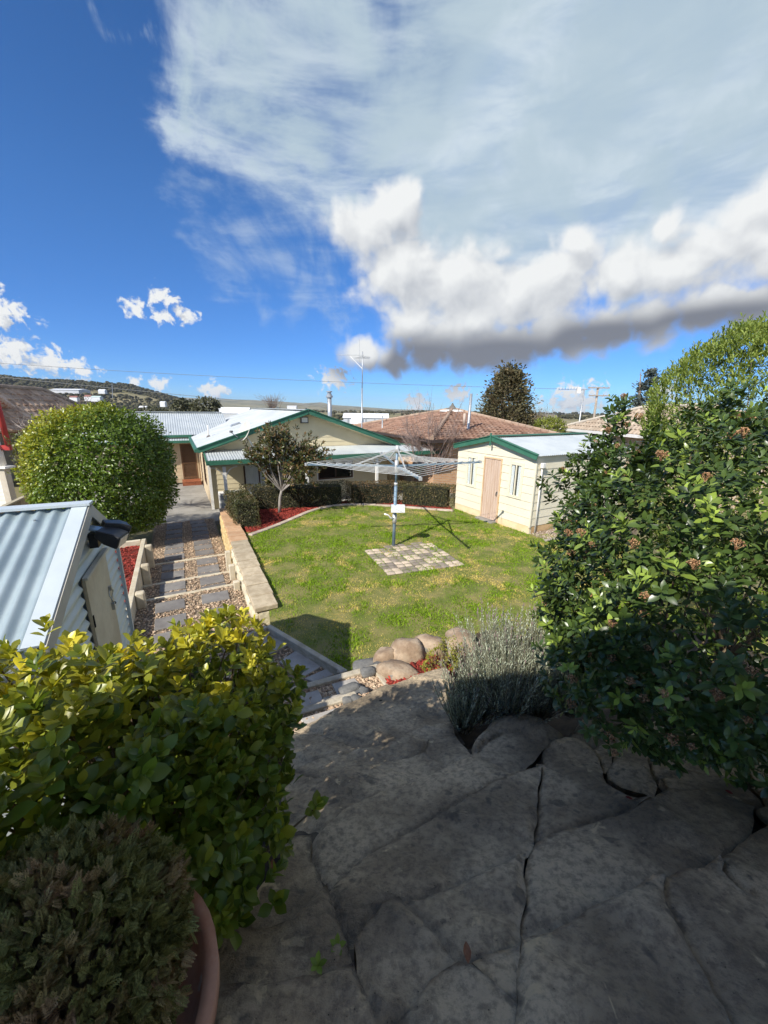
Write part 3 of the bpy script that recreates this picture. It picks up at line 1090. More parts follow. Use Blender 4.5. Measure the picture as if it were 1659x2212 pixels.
def build_walls():
    ang = math.atan2(V[1], V[0])
    yaw_face = math.atan2(U[1], U[0])                # blocks run along U
    w = thing('retaining_wall', pth(3.5, .2, -.6), 'cream and orange stone retaining wall with coping beside the lawn', 'retaining wall')
    core = MB().prism([pth(-.1, tw(-.1) + .09)[:2], pth(7.2, tw(7.2) + .09)[:2], pth(7.2, .50)[:2], pth(-.1, .36)[:2]], -1.0, -.02).build('core', m_block, w)
    blocks = [[make_mesh('stone_block', *rough_block(.485, .12, .19, 3.3 * i), m, True) for i in range(4)] for m in (m_block, m_block2)]
    for k in range(5):
        z = -.11 - .2 * k
        off = .25 if k % 2 else 0
        s = -.1 + .25 - off + .001
        while s < 7.1:
            if path_z(s) - .25 < z and -.1 < s:
                far = s > 3.35
                o = inst('stone_block', random.choice(blocks[1 if far else 0]), pth(s, tw(s) + .045, z), (0, 0, yaw_face + math.pi), w)
                o.scale = (1 if s > .2 else .9, 1, 1)
            s += .5
    # coping stones
    s = -.12
    i = 0
    while s < 7.15:
        L = .46 + RNG.uniform(-.05, .06)
        far = s > 3.30
        wd = .40 + .02 * (s / 7)
        c = pth(s + L / 2, tw(s) + wd / 2 + .015, .045 + RNG.uniform(-.004, .004) + (.012 if not far else 0))
        b = MB().box(c, (wd / 2 + RNG.uniform(-.008, .012), L / 2 - .010, .045), V, U, ZV).build('coping_stone', m_cope2 if far else m_cope1, w)
        bevel(b, .012, 2)
        s += L
        i += 1
    # steel posts set against the face
    pm = M('cream_post', (.55, .48, .35), (.64, .57, .43), scale=6, rough=.8, fine=.12)
    for s, zt in ((3.25, -.02), (2.35, -.03), (1.45, -.04)):
        b = MB().box(pth(s, tw(s) - .11, (zt + path_z(s + .3)) / 2 - .05), (.06, .06, (zt - path_z(s + .3)) / 2 + .06), V, U, ZV).build('post', pm, w)
        bevel(b, .012)
    # left wall with the raised red mulch bed
    L = thing('sleeper_wall', pth(3.4, -1.85, -.5), 'low cream sleeper wall round the raised red mulch bed', 'retaining wall')
    for k in range(3):
        z = .06 - .21 * k - .10
        for s0, s1 in ((-1.0, 1.15), (1.16, 3.05), (3.06, 4.95)):
            b = MB().box(pth((s0 + s1) / 2, -1.83, z), ((s1 - s0) / 2 - .003, .05, .1035), U, V, ZV).build('sleeper', m_sleeper, L)
            bevel(b, .01)
    for t0, t1 in ((-1.89, -2.95), (-2.96, -4.2)):
        for k in range(2):
            b = MB().box(pth(4.89, (t0 + t1) / 2, -.04 - .21 * k), ((t0 - t1) / 2 - .003, .05, .1035), V, U, ZV).build('sleeper', m_sleeper, L)
            bevel(b, .01)
    for s in (1.5, 2.95, 4.3):
        b = MB().box(pth(s, -1.70, -.28), (.075, .075, .36), V, U, ZV).build('post', m_sleeper, L)
        bevel(b, .025, 2)
    bed = [pth(-1.0, -1.9), pth(4.85, -1.9), pth(4.85, -4.2), pth(-1.0, -4.2)]
    tag(MB().prism([p[:2] for p in bed], -.9, -.08).build('mulch_bed', m_mulchbed), kind='structure')
    chips('bark_mulch', [p[:2] for p in bed], -.075, 5200, m_mulch, .024, 'red bark mulch in the raised bed beside the metal shed', 'mulch', .35, tm=CHIP, elong=1.3)


build_walls()


# ------------------------------------------------------------------ kerb and mulch bed along the hedges
def resample(P, step):
    P = np.asarray(P, float)
    d = np.concatenate([[0], np.cumsum(np.linalg.norm(np.diff(P, axis=0), axis=1))])
    n = max(2, int(d[-1] / step) + 1)
    q = np.linspace(0, d[-1], n)
    return np.stack([np.interp(q, d, P[:, i]) for i in range(P.shape[1])], 1)


def smooth_line(P, it=3):
    P = np.asarray(P, float)
    for _ in range(it):
        Q = [P[0]]
        for a, b in zip(P[:-1], P[1:]):
            Q += [a * .75 + b * .25, a * .25 + b * .75]
        Q.append(P[-1])
        P = np.array(Q)
    return P


KLINE = resample(smooth_line(KERB), .52)


def build_kerb():
    m = M('kerb_concrete', (.42, .33, .25), (.52, .43, .34), scale=5, rough=.85, fine=.2, fscale=40, bump=.25, isl=.1)
    k = thing('garden_kerb', KLINE[len(KLINE) // 2], 'curved pale concrete kerb between the lawn and the red mulch', 'kerb')
    for a, b in zip(KLINE[:-1], KLINE[1:]):
        d = norm(b - a)
        o = MB().bar(a + d * .004 - ZV * .03, b - d * .004 - ZV * .03, .16, .15).build('kerb_block', m, k)
        bevel(o, .02, 2)
    back = [(-4.4, 11.3), (-5.0, 12.9), (-3.6, 13.6), (.2, 14.6), (2.4, 13.9)]
    poly = [tuple(p[:2]) for p in KLINE] + back[::-1]
    tag(MB().prism(poly, -.95, -.02).build('garden_bed', m_mulchbed), kind='structure')
    chips('bark_mulch', poly, -.015, 7500, m_mulch, .026, 'red bark mulch under the tree in front of the clipped hedge', 'mulch', .35, tm=CHIP, elong=1.3)


build_kerb()


# ------------------------------------------------------------------ cobbled pad under the clothes hoist
def build_cobbles():
    R1 = lambda x, y: at((1400 + x * .5425) * .5486, (1700 + y * .5425) * .5486, .0)
    o0, ex, ey = R1(235, 1045), R1(795, 970), R1(60, 862)
    X, Y = ex - o0, ey - o0
    lx, ly = np.linalg.norm(X), np.linalg.norm(Y)
    root = thing('cobbled_pad', (o0 + (X + Y) / 2), 'checkered pad of cream and grey cobbles under the clothes hoist', 'paving')
    mc = [M('cobble_cream', (.53, .42, .31), (.62, .51, .39), scale=8, rough=.85, fine=.2, bump=.4, isl=.12),
          M('cobble_grey', (.235, .195, .155), (.305, .255, .205), scale=8, rough=.85, fine=.2, bump=.4, isl=.12)]
    nx, ny = 10, 10
    cw, ch = lx / nx, ly / ny
    ms = []
    for m in mc:
        b = MB()
        n = 4
        Vt, Fc = [], []
        for j in range(n + 1):
            for i in range(n + 1):
                x, y = -cw / 2 + cw * i / n, -ch / 2 + ch * j / n
                e = max(abs(i - n / 2), abs(j - n / 2)) / (n / 2)
                ins = .95
                Vt.append((x * ins, y * ins, .018 * (1 - e ** 3)))
        for j in range(n):
            for i in range(n):
                a = j * (n + 1) + i
                Fc.append((a, a + 1, a + n + 2, a + n + 1))
        ms.append(make_mesh('cobble', Vt, Fc, m, True))
    MB().prism([(o0 - X * 0)[:2], (o0 + X)[:2], (o0 + X + Y)[:2], (o0 + Y)[:2]], -.05, .006).build('sand_bed', M('bedding_sand', (.16, .13, .09), (.22, .18, .12), scale=30, rough=.95), root)
    ang = math.atan2(X[1], X[0])
    xd, yd = X / lx, Y / ly
    for j in range(ny + 1):
        for i in range(nx):
            if j == ny and not (3 <= i <= 5 or 7 <= i <= 8):
                continue
            sh = 0
            c = o0 + xd * (i + .5) * cw + yd * (j + .5) * ch
            col = ((i // 2) + (j // 2)) % 2 if j < ny else 1
            o = inst('cobble', ms[col], c + ZV * (.008 + RNG.uniform(-.003, .004)), (RNG.uniform(-.02, .02), RNG.uniform(-.02, .02), ang + RNG.uniform(-.03, .03)), root)


build_cobbles()


# ------------------------------------------------------------------ landing boxes between lawn and rock steps
def z8(x, y):
    return 548.6 + .3307 * x, 1316.6 + .3307 * y


def z6(x, y):
    return 493.7 + .3637 * x, 1152 + .3637 * y


def build_landing():
    zl, zu, zt = -.10, .13, .27
    low = [at(583, 1357, zl), at(746, 1452, zl), at(640, 1492, zl), at(470, 1460, zl), at(395, 1385, zl), at(470, 1330, zl), at(530, 1328, zl)]
    upp = [at(812, 1440, zu), at(850, 1494, zu), at(775, 1506, zu), at(625, 1556, zu), at(585, 1510, zu), at(632, 1488, zu)]
    top = [at(622, 1550, zt), at(778, 1500, zt), at(850, 1490, zt), at(850, 1530, zt), at(640, 1590, zt), at(590, 1580, zt)]
    for pg, z in ((low, zl), (upp, zu), (top, zt)):
        tag(MB().prism([p[:2] for p in pg], -.9, z - .01).build('landing', m_gravelbed), kind='structure')
    chips('gravel', [p[:2] for p in low], zl, 2600, m_peb, .0165, 'shaded tan gravel on the lower landing by the lawn corner', 'gravel', .6)
    chips('gravel', [p[:2] for p in upp], zu, 2300, m_peb, .0165, 'sunlit tan gravel on the upper landing by the boulders', 'gravel', .6)
    chips('gravel', [p[:2] for p in top], zt, 900, m_peb, .0165, 'tan gravel strip at the foot of the rock steps', 'gravel', .6)
    m_log = M('weathered_sleeper', (.40, .34, .25), (.54, .48, .37), scale=6, rough=.9, fine=.25, fscale=50, bump=.4, stretch=(1, 1, 3))

    def log(a, b, z, w, h, label):
        o = MB().bar(at(*a, z) - ZV * h / 2, at(*b, z) - ZV * h / 2, w, h).build('edging_sleeper', m_log)
        bevel(o, .012, 2)
        tag(o, label, 'sleeper', 'landing edging')
    log((579, 1350), (747, 1450), .04, .08, .22, 'pale edging sleeper running along the corner of the lawn')
    log((576, 1352), (520, 1378), .035, .08, .2, 'short edging sleeper at the end of the retaining wall')
    log((817, 1437), (622, 1491), .17, .09, .26, 'long pale edging sleeper in front of the upper landing')
    log((812, 1443), (852, 1496), .165, .085, .26, 'short pale edging sleeper between gravel and boulders')
    log((770, 1497), (615, 1546), .31, .09, .22, 'rough stone edging at the foot of the rock steps')
    m = M('landing_paver', (.36, .33, .295), (.45, .42, .375), scale=5, rough=.75, fine=.15, bump=.12)

    def pav(pts, z, label):
        o = MB().prism([at(*p, z)[:2] for p in pts], z - .03, z + .012).build('paving_slab', m)
        bevel(o, .006)
        tag(o, label, 'paver', 'landing pavers')
    pav([z6(235, 585), z6(362, 662), z6(240, 722), z6(112, 655)], zl + .01, 'grey square paver nearest the end of the retaining wall')
    pav([z6(405, 695), z6(565, 785), z6(440, 858), z6(300, 765)], zl + .01, 'grey square paver beside the lawn edging sleeper')
    pav([z6(585, 805), z6(655, 832), z6(505, 885), z6(450, 865)], zl + .01, 'grey paver half hidden below the upper landing')
    pav([z8(508, 490), z8(655, 450), z8(742, 548), z8(562, 592)], zu + .01, 'grey paver with rocks on it on the upper landing')
    pav([z8(238, 577), z8(420, 528), z8(456, 600), z8(272, 662)], zu + .01, 'grey paver in half shade on the upper landing')
    pav([z8(298, 718), z8(560, 640), z8(590, 668), z8(330, 755)], zt + .01, 'narrow grey paver at the foot of the rock steps')
    # loose rocks
    mr = M('blue_stone', (.12, .12, .115), (.21, .205, .19), scale=9, rough=.8, fine=.25, bump=.5)
    spec = [((735, 365), .02, (.26, .15, .05), 'long flat bluish rock lying on the lawn edge', 12), ((815, 380), .08, (.13, .17, .06), 'flat bluish rock behind the sleeper corner', -40),
            ((745, 415), .15, (.13, .10, .07), 'bluish rock inside the upper landing corner', 20), ((625, 530), .20, (.17, .10, .07), 'pale grey rock lying on the upper paver', 35),
            ((695, 560), .18, (.11, .15, .07), 'grey block tilted on the upper paver', -30), ((612, 600), .30, (.08, .06, .05), 'small dark rock at the edge of the gravel strip', 10),
            ((665, 592), .30, (.07, .09, .05), 'small pale block beside the gravel strip', 60), ((530, 590), .27, (.2, .06, .05), 'thin brownish rock along the stone edging', 15),
            ((165, 680), .22, (.07, .06, .05), 'small white stone at the edge of the yellow green shrub', 0), ((565, 408), .06, (.06, .05, .03), 'small reddish stone at the end of the edging sleeper', 0)]
    for i, (q, z, s, lab, rz) in enumerate(spec):
        Vt, Fc = lumpy(20 + i, 1.0, 2, .22, 1.1)
        Vt = np.sign(Vt) * np.abs(Vt) ** .5
        c, sn = math.cos(rad(rz)), math.sin(rad(rz))
        Vt = Vt * np.array(s) * np.array([.75, .75, .6])
        Vt = np.stack([Vt[:, 0] * c - Vt[:, 1] * sn, Vt[:, 0] * sn + Vt[:, 1] * c, Vt[:, 2]], 1)
        o = mobj('loose_rock', Vt + at(*z8(*q), z) + ZV * s[2] * .2, Fc, mr if i < 7 else M('stray_stone%d' % i, (.3, .26, .2), (.5, .45, .38), scale=12), smooth=True)
        tag(o, lab, 'rock', 'loose rocks round the landing')


build_landing()


def build_boulders():
    mb = M('boulder', (.27, .19, .125), (.44, .34, .24), scale=5, rough=.9, fine=.35, fscale=25, bump=.6, bscale=30, spots=((.22, .21, .19), 6.0, .58))
    B = [((862, 318), .10, .20, .17, 'smallest rounded boulder at the corner of the lawn', 0), ((1010, 285), .14, .30, .24, 'brown rounded boulder on the lawn edge left of the pale one', 1),
         ((1152, 250), .12, .27, .23, 'pale grey rounded boulder behind the yellow green plant', 2), ((1345, 222), .12, .30, .23, 'boulder half hidden by the lavender on the lawn edge', 3),
         ((942, 425), .14, .30, .30, 'large tilted boulder in front of the red mulch', 4)]
    for q, z, rx, rz, lab, i in B:
        Vt, Fc = lumpy(40 + i, 1.0, 3, .34, 1.25)
        Vt = np.sign(Vt) * np.abs(Vt) ** .82
        sc = np.array([rx, rx * .8, rz]) * .80 if i < 4 else np.array([.19, .27, .15])
        Vt = Vt * sc
        if i == 4:
            a = rad(52)
            Vt = np.stack([Vt[:, 0] * math.cos(a) - Vt[:, 1] * math.sin(a), Vt[:, 0] * math.sin(a) + Vt[:, 1] * math.cos(a), Vt[:, 2]], 1)
        o = mobj('boulder', Vt + at(*z8(*q), z), Fc, mb, smooth=True)
        tag(o, lab, 'boulder', 'boulders round the small mulch bed')
    bed = [at(*z8(838, 405), .1), at(*z8(950, 340), .1), at(*z8(1110, 290), .1), at(*z8(1250, 300), .1), at(*z8(1300, 400), .25), at(*z8(1150, 430), .3), at(*z8(1045, 470), .3), at(*z8(915, 530), .3)]
    zz = [.08, .06, .06, .08, .2, .24, .26, .2]
    tag(MB().prism([p[:2] for p in bed], -.5, zz).build('mulch_bed', m_mulchbed), kind='structure')
    bz = np.array(zz)
    bxy = np.array([p[:2] for p in bed])

    def zf(x, y):
        d = (x[:, None] - bxy[:, 0]) ** 2 + (y[:, None] - bxy[:, 1]) ** 2 + .01
        w = 1 / d
        return (w * bz).sum(1) / w.sum(1) + .012
    chips('bark_mulch', bxy, .1, 1500, m_mulch, .024, 'bright red bark mulch between the boulders', 'mulch', .35, tm=CHIP, elong=1.3, zf=zf)


build_boulders()

# ------------------------------------------------------------------ building helpers
def corrugated(name, O, A, D, la, ld, pitch, amp, mat, parent, n=6, rows=1, thick=.0):
    """a corrugated sheet: waves follow each other along A, ribs run along D"""
    O, A, D = np.asarray(O, float), norm(A), norm(D)
    N = np.cross(A, D)
    if N[2] < 0:
        N = -N
    k = max(2, int(la / pitch * n))
    x = np.linspace(0, la, k + 1)
    h = amp * np.cos(2 * math.pi * x / pitch)
    Vt = []
    for r in range(rows + 1):
        for xi, hi in zip(x, h):
            Vt.append(O + A * xi + D * (ld * r / rows) + N * hi)
    Fc = []
    for r in range(rows):
        for i in range(k):
            a = r * (k + 1) + i
            Fc.append((a, a + 1, a + k + 2, a + k + 1))
    return mobj(name, Vt, Fc, mat, parent, smooth=True)


def boards(parent, O, A, N, z0, z1, a0f, a1f, h, openings, mat, proud=.018, jointy=None):
    """lapped boards on a wall plane; a0f, a1f give the wall's ends at a height"""
    z = z0
    O, A, N = np.asarray(O, float), np.asarray(A, float), np.asarray(N, float)
    while z < z1 - .03:
        zt = min(z + h, z1)
        l0, l1, r0, r1 = a0f(z), a0f(zt), a1f(z), a1f(zt)
        if r0 - l0 < .05:
            break
        cuts = sorted([(o[0], o[1]) for o in openings if min(zt, o[3]) - max(z, o[2]) > .45 * (zt - z)])
        segs = []
        cur = (l0, l1)
        for c0, c1 in cuts:
            segs.append((cur, (c0, c0)))
            cur = (c1, c1)
        segs.append((cur, (r0, r1)))
        for (pl0, pl1), (pr0, pr1) in segs:
            if pr0 - pl0 < .03:
                continue
            pr1 = max(pr1, pl1 + .004)
            g = .003
            P = []
            for a, zz, d in ((pl0, z + g, proud), (pr0, z + g, proud), (pr1, zt - .001, .005), (pl1, zt - .001, .005)):
                P.append(O + A * a + ZV * zz + N * d)
            for a, zz in ((pl0, z + g), (pr0, z + g), (pr1, zt - .001), (pl1, zt - .001)):
                P.append(O + A * a + ZV * zz - N * .004)
            mobj('board', P, [(0, 1, 2, 3), (7, 6, 5, 4), (0, 4, 5, 1), (1, 5, 6, 2), (2, 6, 7, 3), (3, 7, 4, 0)], mat, parent)
        z += h


def rect_on(O, A, N, a0, a1, z0, z1, d0, d1):
    """a box standing on a wall plane between depths d0 and d1 outwards"""
    O, A, N = np.asarray(O, float), np.asarray(A, float), np.asarray(N, float)
    c = O + A * (a0 + a1) / 2 + ZV * (z0 + z1) / 2 + N * (d0 + d1) / 2
    return MB().box(c, (abs(a1 - a0) / 2, abs(d1 - d0) / 2, abs(z1 - z0) / 2), A, N, ZV)


def glass_mat(name, tintc=(.96, .98, .98), fac=.18):
    m = bpy.data.materials.new(name)
    m.use_nodes = True
    t = m.node_tree
    t.nodes.clear()
    tr = nd(t, 'ShaderNodeBsdfTransparent', ins={'Color': (*tintc, 1)})
    gl = nd(t, 'ShaderNodeBsdfGlossy', ins={'Roughness': .03})
    fr = nd(t, 'ShaderNodeFresnel', ins={'IOR': 1.5})
    mx = nd(t, 'ShaderNodeMixShader', ins={0: mth(t, 'MULTIPLY', mth(t, 'ADD', fr.outputs[0], fac * .3), mth(t, 'SUBTRACT', 1.0, nd(t, 'ShaderNodeNewGeometry').outputs['Backfacing']))})
    t.links.new(tr.outputs[0], mx.inputs[1])
    t.links.new(gl.outputs[0], mx.inputs[2])
    out = nd(t, 'ShaderNodeOutputMaterial')
    t.links.new(mx.outputs[0], out.inputs[0])
    return m


m_glass = glass_mat('window_glass')
m_dark = M('dark_room', (.012, .011, .010), (.02, .018, .016), rough=.9)
m_curtain = M('curtain', (.66, .66, .66), (.80, .79, .77), scale=8, rough=.9, stretch=(9, 9, .3))
m_cream = M('cream_board', (.62, .535, .345), (.66, .575, .38), scale=2, rough=.7, fine=.05, bump=.03)
m_creampale = M('pale_cream_board', (.72, .66, .50), (.77, .71, .55), scale=1.3, rough=.7, fine=.05, fscale=20, bump=.04, spots=((.66, .56, .36), 1.6, .66))
m_tan = M('tan_board', (.56, .44, .28), (.62, .50, .33), scale=2, rough=.75, fine=.05)
m_green = M('green_trim', (.035, .135, .085), (.05, .165, .105), scale=3, rough=.5, spec=.4)
m_zinc = M('pale_roof_iron', (.46, .50, .51), (.54, .575, .575), scale=1.2, rough=.42, spec=.5, fine=.05, metallic=.15)
m_zinc2 = M('chalky_roof_iron', (.47, .50, .505), (.56, .585, .585), scale=.9, rough=.5, spec=.4, fine=.05)
m_white = M('white_paint', (.76, .74, .68), (.80, .78, .73), scale=3, rough=.55)
m_brown = M('brown_aluminium', (.06, .032, .02), (.085, .045, .028), rough=.45, spec=.4)
m_steel = M('galvanised', (.38, .40, .41), (.50, .52, .53), scale=9, rough=.45, metallic=.6)
m_terra = M('red_timber', (.24, .075, .035), (.32, .11, .05), scale=7, rough=.65, fine=.1)

# ------------------------------------------------------------------ the main house
HC = at(460, 1101, HZ)


def hp(a, b, z=0.0):
    q = HC + V * a + U * b
    return np.array([q[0], q[1], z])


def haz(px, py, b=0.0):
    q = pl(px, py, HC + U * b, U) - HC
    return float(q @ V), float(q[2] + HZ)


def build_house():
    H = thing('weatherboard_house', hp(4, 3, HZ), 'cream weatherboard house with white iron roof and green trim beyond the lawn', 'house')
    AP, AE, EV, GW = 4.15, 3.22, 1.74, 8.3                      # apex position, apex height, eave height, gable width
    sl = (AE - EV) / (AP + .35)
    # --- front wall
    wall = MB().slab([hp(0, .04, HZ), hp(GW, .04, HZ), hp(GW, .04, EV), hp(AP, .04, AE - .10), hp(0, .04, EV)], .12, -U).build('front_wall', m_cream, H)
    topl = lambda z: 0.0 if z < EV - .1 else (z - (EV - .1)) / sl * 1.0
    topr = lambda z: GW if z < EV - .1 else GW - (z - (EV - .1)) / sl * 1.0
    d0, d1 = haz(525, 1000)[0], haz(622, 1000)[0]
    dz1 = 1.16
    w0, w1, wz0, wz1 = haz(688, 1030)[0], haz(762, 1030)[0], .14, .92
    ops = [(d0, d1, HZ, dz1), (w0, w1, wz0, wz1)]
    boards(wall, hp(0, .04), V, -U, HZ + .02, AE - .14, topl, topr, .205, ops, m_cream)
    # --- sliding door
    O = hp(0, .04)
    door = rect_on(O, V, -U, d0, d1, HZ + .03, dz1, -.02, .002).build('sliding_door', m_dark, H)
    n = 3
    for i in range(n):
        a0, a1 = d0 + (d1 - d0) * i / n, d0 + (d1 - d0) * (i + 1) / n
        rect_on(O, V, -U, a0 + .05, a1 - .05, HZ + .1, dz1 - .06, .022, .027).build('pane', m_glass, door)
        if i == 0:
            rect_on(O, V, -U, a0 + .03, a1 + .25, HZ + .08, dz1 - .05, .004, .012).build('curtain', m_curtain, door)
    for a in [d0 + .025] + [d0 + (d1 - d0) * i / n for i in (1, 2)] + [d1 - .025]:
        rect_on(O, V, -U, a - .028, a + .028, HZ + .03, dz1, .003, .045).build('stile', m_brown, door)
    rect_on(O, V, -U, d0, d1, dz1 - .05, dz1 + .01, .003, .047).build('head_rail', m_brown, door)
    # --- window
    win = rect_on(O, V, -U, w0, w1, wz0, wz1, -.02, .002).build('window', m_dark, H)
    for i in range(2):
        a0, a1 = w0 + (w1 - w0) * i / 2, w0 + (w1 - w0) * (i + 1) / 2
        rect_on(O, V, -U, a0 + .04, a1 - .04, wz0 + .05, wz1 - .05, .022, .027).build('pane', m_glass, win)
    for a in (w0 + .02, (w0 + w1) / 2, w1 - .02):
        rect_on(O, V, -U, a - .028, a + .028, wz0, wz1, .003, .045).build('stile', m_brown, win)
    for z in (wz0 + .02, wz1 - .02):
        rect_on(O, V, -U, w0, w1, z - .028, z + .028, .003, .043).build('rail', m_brown, win)
    for (a0, a1, z0, z1) in ((w0 - .05, w0 - .002, wz0 - .05, wz1 + .05), (w1 + .002, w1 + .05, wz0 - .05, wz1 + .05), (w0, w1, wz1 + .004, wz1 + .05), (w0, w1, wz0 - .06, wz0 - .032)):
        rect_on(O, V, -U, a0, a1, z0, z1, .002, .032).build('frame', m_white, win)
    # --- left side wall with brown window and corner trim
    sw = MB().box(hp(.06, 3.55, (HZ + EV) / 2), (.055, 3.49, (EV - HZ) / 2 - .02), V, U, ZV).build('side_wall', m_tan, H)
    boards(sw, hp(.0, 7.0), -U, -V, HZ + .02, EV - .05, lambda z: 0.0, lambda z: 6.9, .205, [(3.7, 5.1, -.1, 1.2), (1.2, 1.9, HZ, 1.25)], m_tan)
    swn = rect_on(hp(0, 7.0), -U, -V, 3.7, 5.1, -.1, 1.2, -.01, .03).build('window', m_brown, H)
    rect_on(hp(0, 7.0), -U, -V, 3.78, 5.02, -.02, 1.12, .031, .036).build('pane', m_glass, swn)
    rect_on(hp(0, 7.0), -U, -V, 1.2, 1.9, HZ + .05, 1.25, -.01, .03).build('side_door', m_brown, H)
    MB().box(hp(.02, -.02, (HZ + EV) / 2 - .1), (.05, .05, (EV - HZ) / 2 - .12), V, U, ZV).build('corner_trim', m_white, H)
    # --- main roof
    b0, b1 = -.42, 13.0
    for nm, aE, sg in (('left', -.35, -1), ('right', GW + .35, 1)):
        E0, Rg = hp(aE, b0, EV), hp(AP, b0, AE + .03)
        ld = np.linalg.norm(E0 - Rg)
        corrugated('roof_sheet', Rg, U, E0 - Rg, b1 - b0, ld, .12, .012, m_zinc2, H)
        # barge board and gutter
        o = MB().bar(hp(AP, b0 - .02, AE + .0), hp(aE, b0 - .02, EV - .03), .035, .20, (0, 0, 1)).build('barge_board', m_green, H)
        MB().bar(hp(AP, b0 - .035, AE + .105), hp(aE, b0 - .035, EV + .075), .09, .03).build('barge_cap', m_green, H)
        o = MB().bar(hp(aE + sg * .05, b0 - .03, EV - .03), hp(aE + sg * .05, b1 - (6.2 if sg < 0 else 0), EV - .03), .11, .13).build('gutter', m_green, H)
    MB().bar(hp(AP, b0 - .03, AE + .075), hp(AP, b1, AE + .075), .34, .025).build('ridge_cap', m_zinc, H)
    sof = [hp(0, b0, EV - .09), hp(AP, b0, AE - .10), hp(AP, .03, AE - .10), hp(0, .03, EV - .09)]
    for s0, s1 in ((0, AP), (GW, AP)):
        MB().slab([hp(s0, b0, EV - .06), hp(s1, b0, AE - .07), hp(s1, .03, AE - .07), hp(s0, .03, EV - .06)], .015).build('soffit', m_cream, H)
    # roof fittings on the left slope
    rz = lambda a: AE + .03 - abs(a - AP) * (AE + .03 - EV) / (AP + .35)
    MB().box(hp(1.75, 4.6, rz(1.75) + .05), (.22, .18, .05), norm(hp(AP, 0, AE) - hp(-.35, 0, EV)), U, norm(np.cross(V, U) * -1 + V * -.33)).build('roof_vent', m_steel, H)
    vp = MB().tube([hp(.35, 3.3, rz(.35) - .05), hp(.35, 3.3, rz(.35) + .55)], .035, 8).build('vent_pipe', m_white, H, True)
    MB().lathe(hp(.35, 3.3, rz(.35) - .02), [(.12, 0), (.09, .05), (.045, .09)], 10).build('flashing', M('lead', (.12, .10, .09), rough=.7), vp)
    # --- gable floodlight
    a, z = haz(657, 907)
    fl = rect_on(hp(0, .02), V, -U, a - .17, a + .17, z - .14, z + .14, .0, .10).build('floodlight', M('light_case', (.08, .08, .085), rough=.5), H)
    rect_on(hp(0, .02), V, -U, a - .13, a + .13, z - .10, z + .10, .101, .108).build('lens', M('light_lens', (.62, .62, .58), rough=.2, spec=.6), fl)
    # --- flue
    fb = hp(7.1, 5.0, 1.9)
    fx = MB().tube([fb, fb + ZV * 2.05], .125, 14).build('flue', m_steel, H, True)
    MB().lathe(fb + ZV * 2.05, [(.13, 0), (.20, .02), (.20, .12), (.14, .14), (.14, .22), (.10, .24), (.10, .3), (.17, .31), (.17, .36), (.1, .38)], 14).build('cowl', m_steel, fx)
    # --- low annex roof on the right behind the gable
    corrugated('annex_roof', hp(6.2, 7.0, 2.6), V, norm(hp(6.2, 5, 2.1) - hp(6.2, 7.0, 2.6)), 2.6, 3.2, .12, .012, m_zinc, H)
    # --- verandah
    VB, VZ = -1.55, 1.36
    VR = 10.6
    Vd = thing('verandah', hp(5, -.8, HZ), 'long verandah with white iron roof and green gutter along the house', 'verandah')
    o1, o2 = hp(-.1, .0, 1.67), hp(-.1, VB, VZ + .09)
    corrugated('roof_sheet', o1, V, o2 - o1, 8.75, np.linalg.norm(o2 - o1), .1, .011, m_zinc, Vd)
    # right end runs on past the house and falls away at a hip
    k = 90
    Vt, Fc = [], []
    for i in range(k + 1):
        f = i / k
        a = 8.65 + f * (VR - 8.65)
        h = .011 * math.cos(2 * math.pi * (a + .1) / .1)
        Vt += [hp(a, -.9 * f, 1.67 - .17 * f + h), hp(a, VB, VZ + .09 + h)]
    for i in range(k):
        Fc.append((2 * i, 2 * i + 2, 2 * i + 3, 2 * i + 1))
    mobj('roof_end', Vt, Fc, m_zinc, Vd, smooth=True)
    MB().bar(hp(8.6, .03, 1.70), hp(VR + .1, -.92, 1.51), .10, .07).build('flashing_cap', m_green, Vd)
    MB().bar(hp(-.16, VB - .06, VZ), hp(VR + .15, VB - .06, VZ), .12, .15).build('gutter', m_green, Vd)
    MB().bar(hp(-.13, VB - .02, VZ + .01), hp(-.13, .03, 1.63), .04, .16).build('end_board', m_green, Vd)
    MB().bar(hp(-.05, VB + .10, VZ - .10), hp(VR + .1, VB + .10, VZ - .10), .07, .14).build('beam', m_cream, Vd)
    MB().bar(hp(0, .0, 1.60), hp(8.6, .0, 1.60), .06, .12).build('wall_plate', m_cream, Vd)
    for px in (484, 662.5, 814, 942.7):
        a = haz(px, 1010, VB + .1)[0]
        p = MB().box(hp(a, VB + .10, (HZ + VZ - .17) / 2), (.055, .055, (VZ - .17 - HZ) / 2), V, U, ZV).build('post', m_white, Vd)
        for sg in (-1, 1):
            arc = [hp(a + sg * (.055 + .42 * (1 - math.cos(t))), VB + .10, VZ - .19 - .42 * (1 - math.sin(t))) for t in np.linspace(0, math.pi / 2, 7)]
            b = MB()
            for q0, q1 in zip(arc[:-1], arc[1:]):
                b.bar(q0, q1, .03, .06, U)
            b.build('bracket', m_white, p)
    fl_ = [hp(-.1, VB - .35), hp(14, VB - .35), hp(14, 4), hp(8.3, 4), hp(8.3, 0), hp(-.1, 0)]
    tag(MB().prism([q[:2] for q in fl_], -1.0, HZ + .012).build('patio', m_conc), kind='structure')
    # --- rear wing with screen door
    Wn = thing('rear_wing', hp(-2.5, 8.5, HZ), 'tan weatherboard wing with corrugated roof and brown screen door', 'house wing')
    B = 7.0
    ww = MB().box(hp(-2.7, B + .07, (HZ + 1.72) / 2), (2.7, .06, (1.72 - HZ) / 2), V, U, ZV).build('wall', m_tan, Wn)
    s0, s1 = -.93, -.16
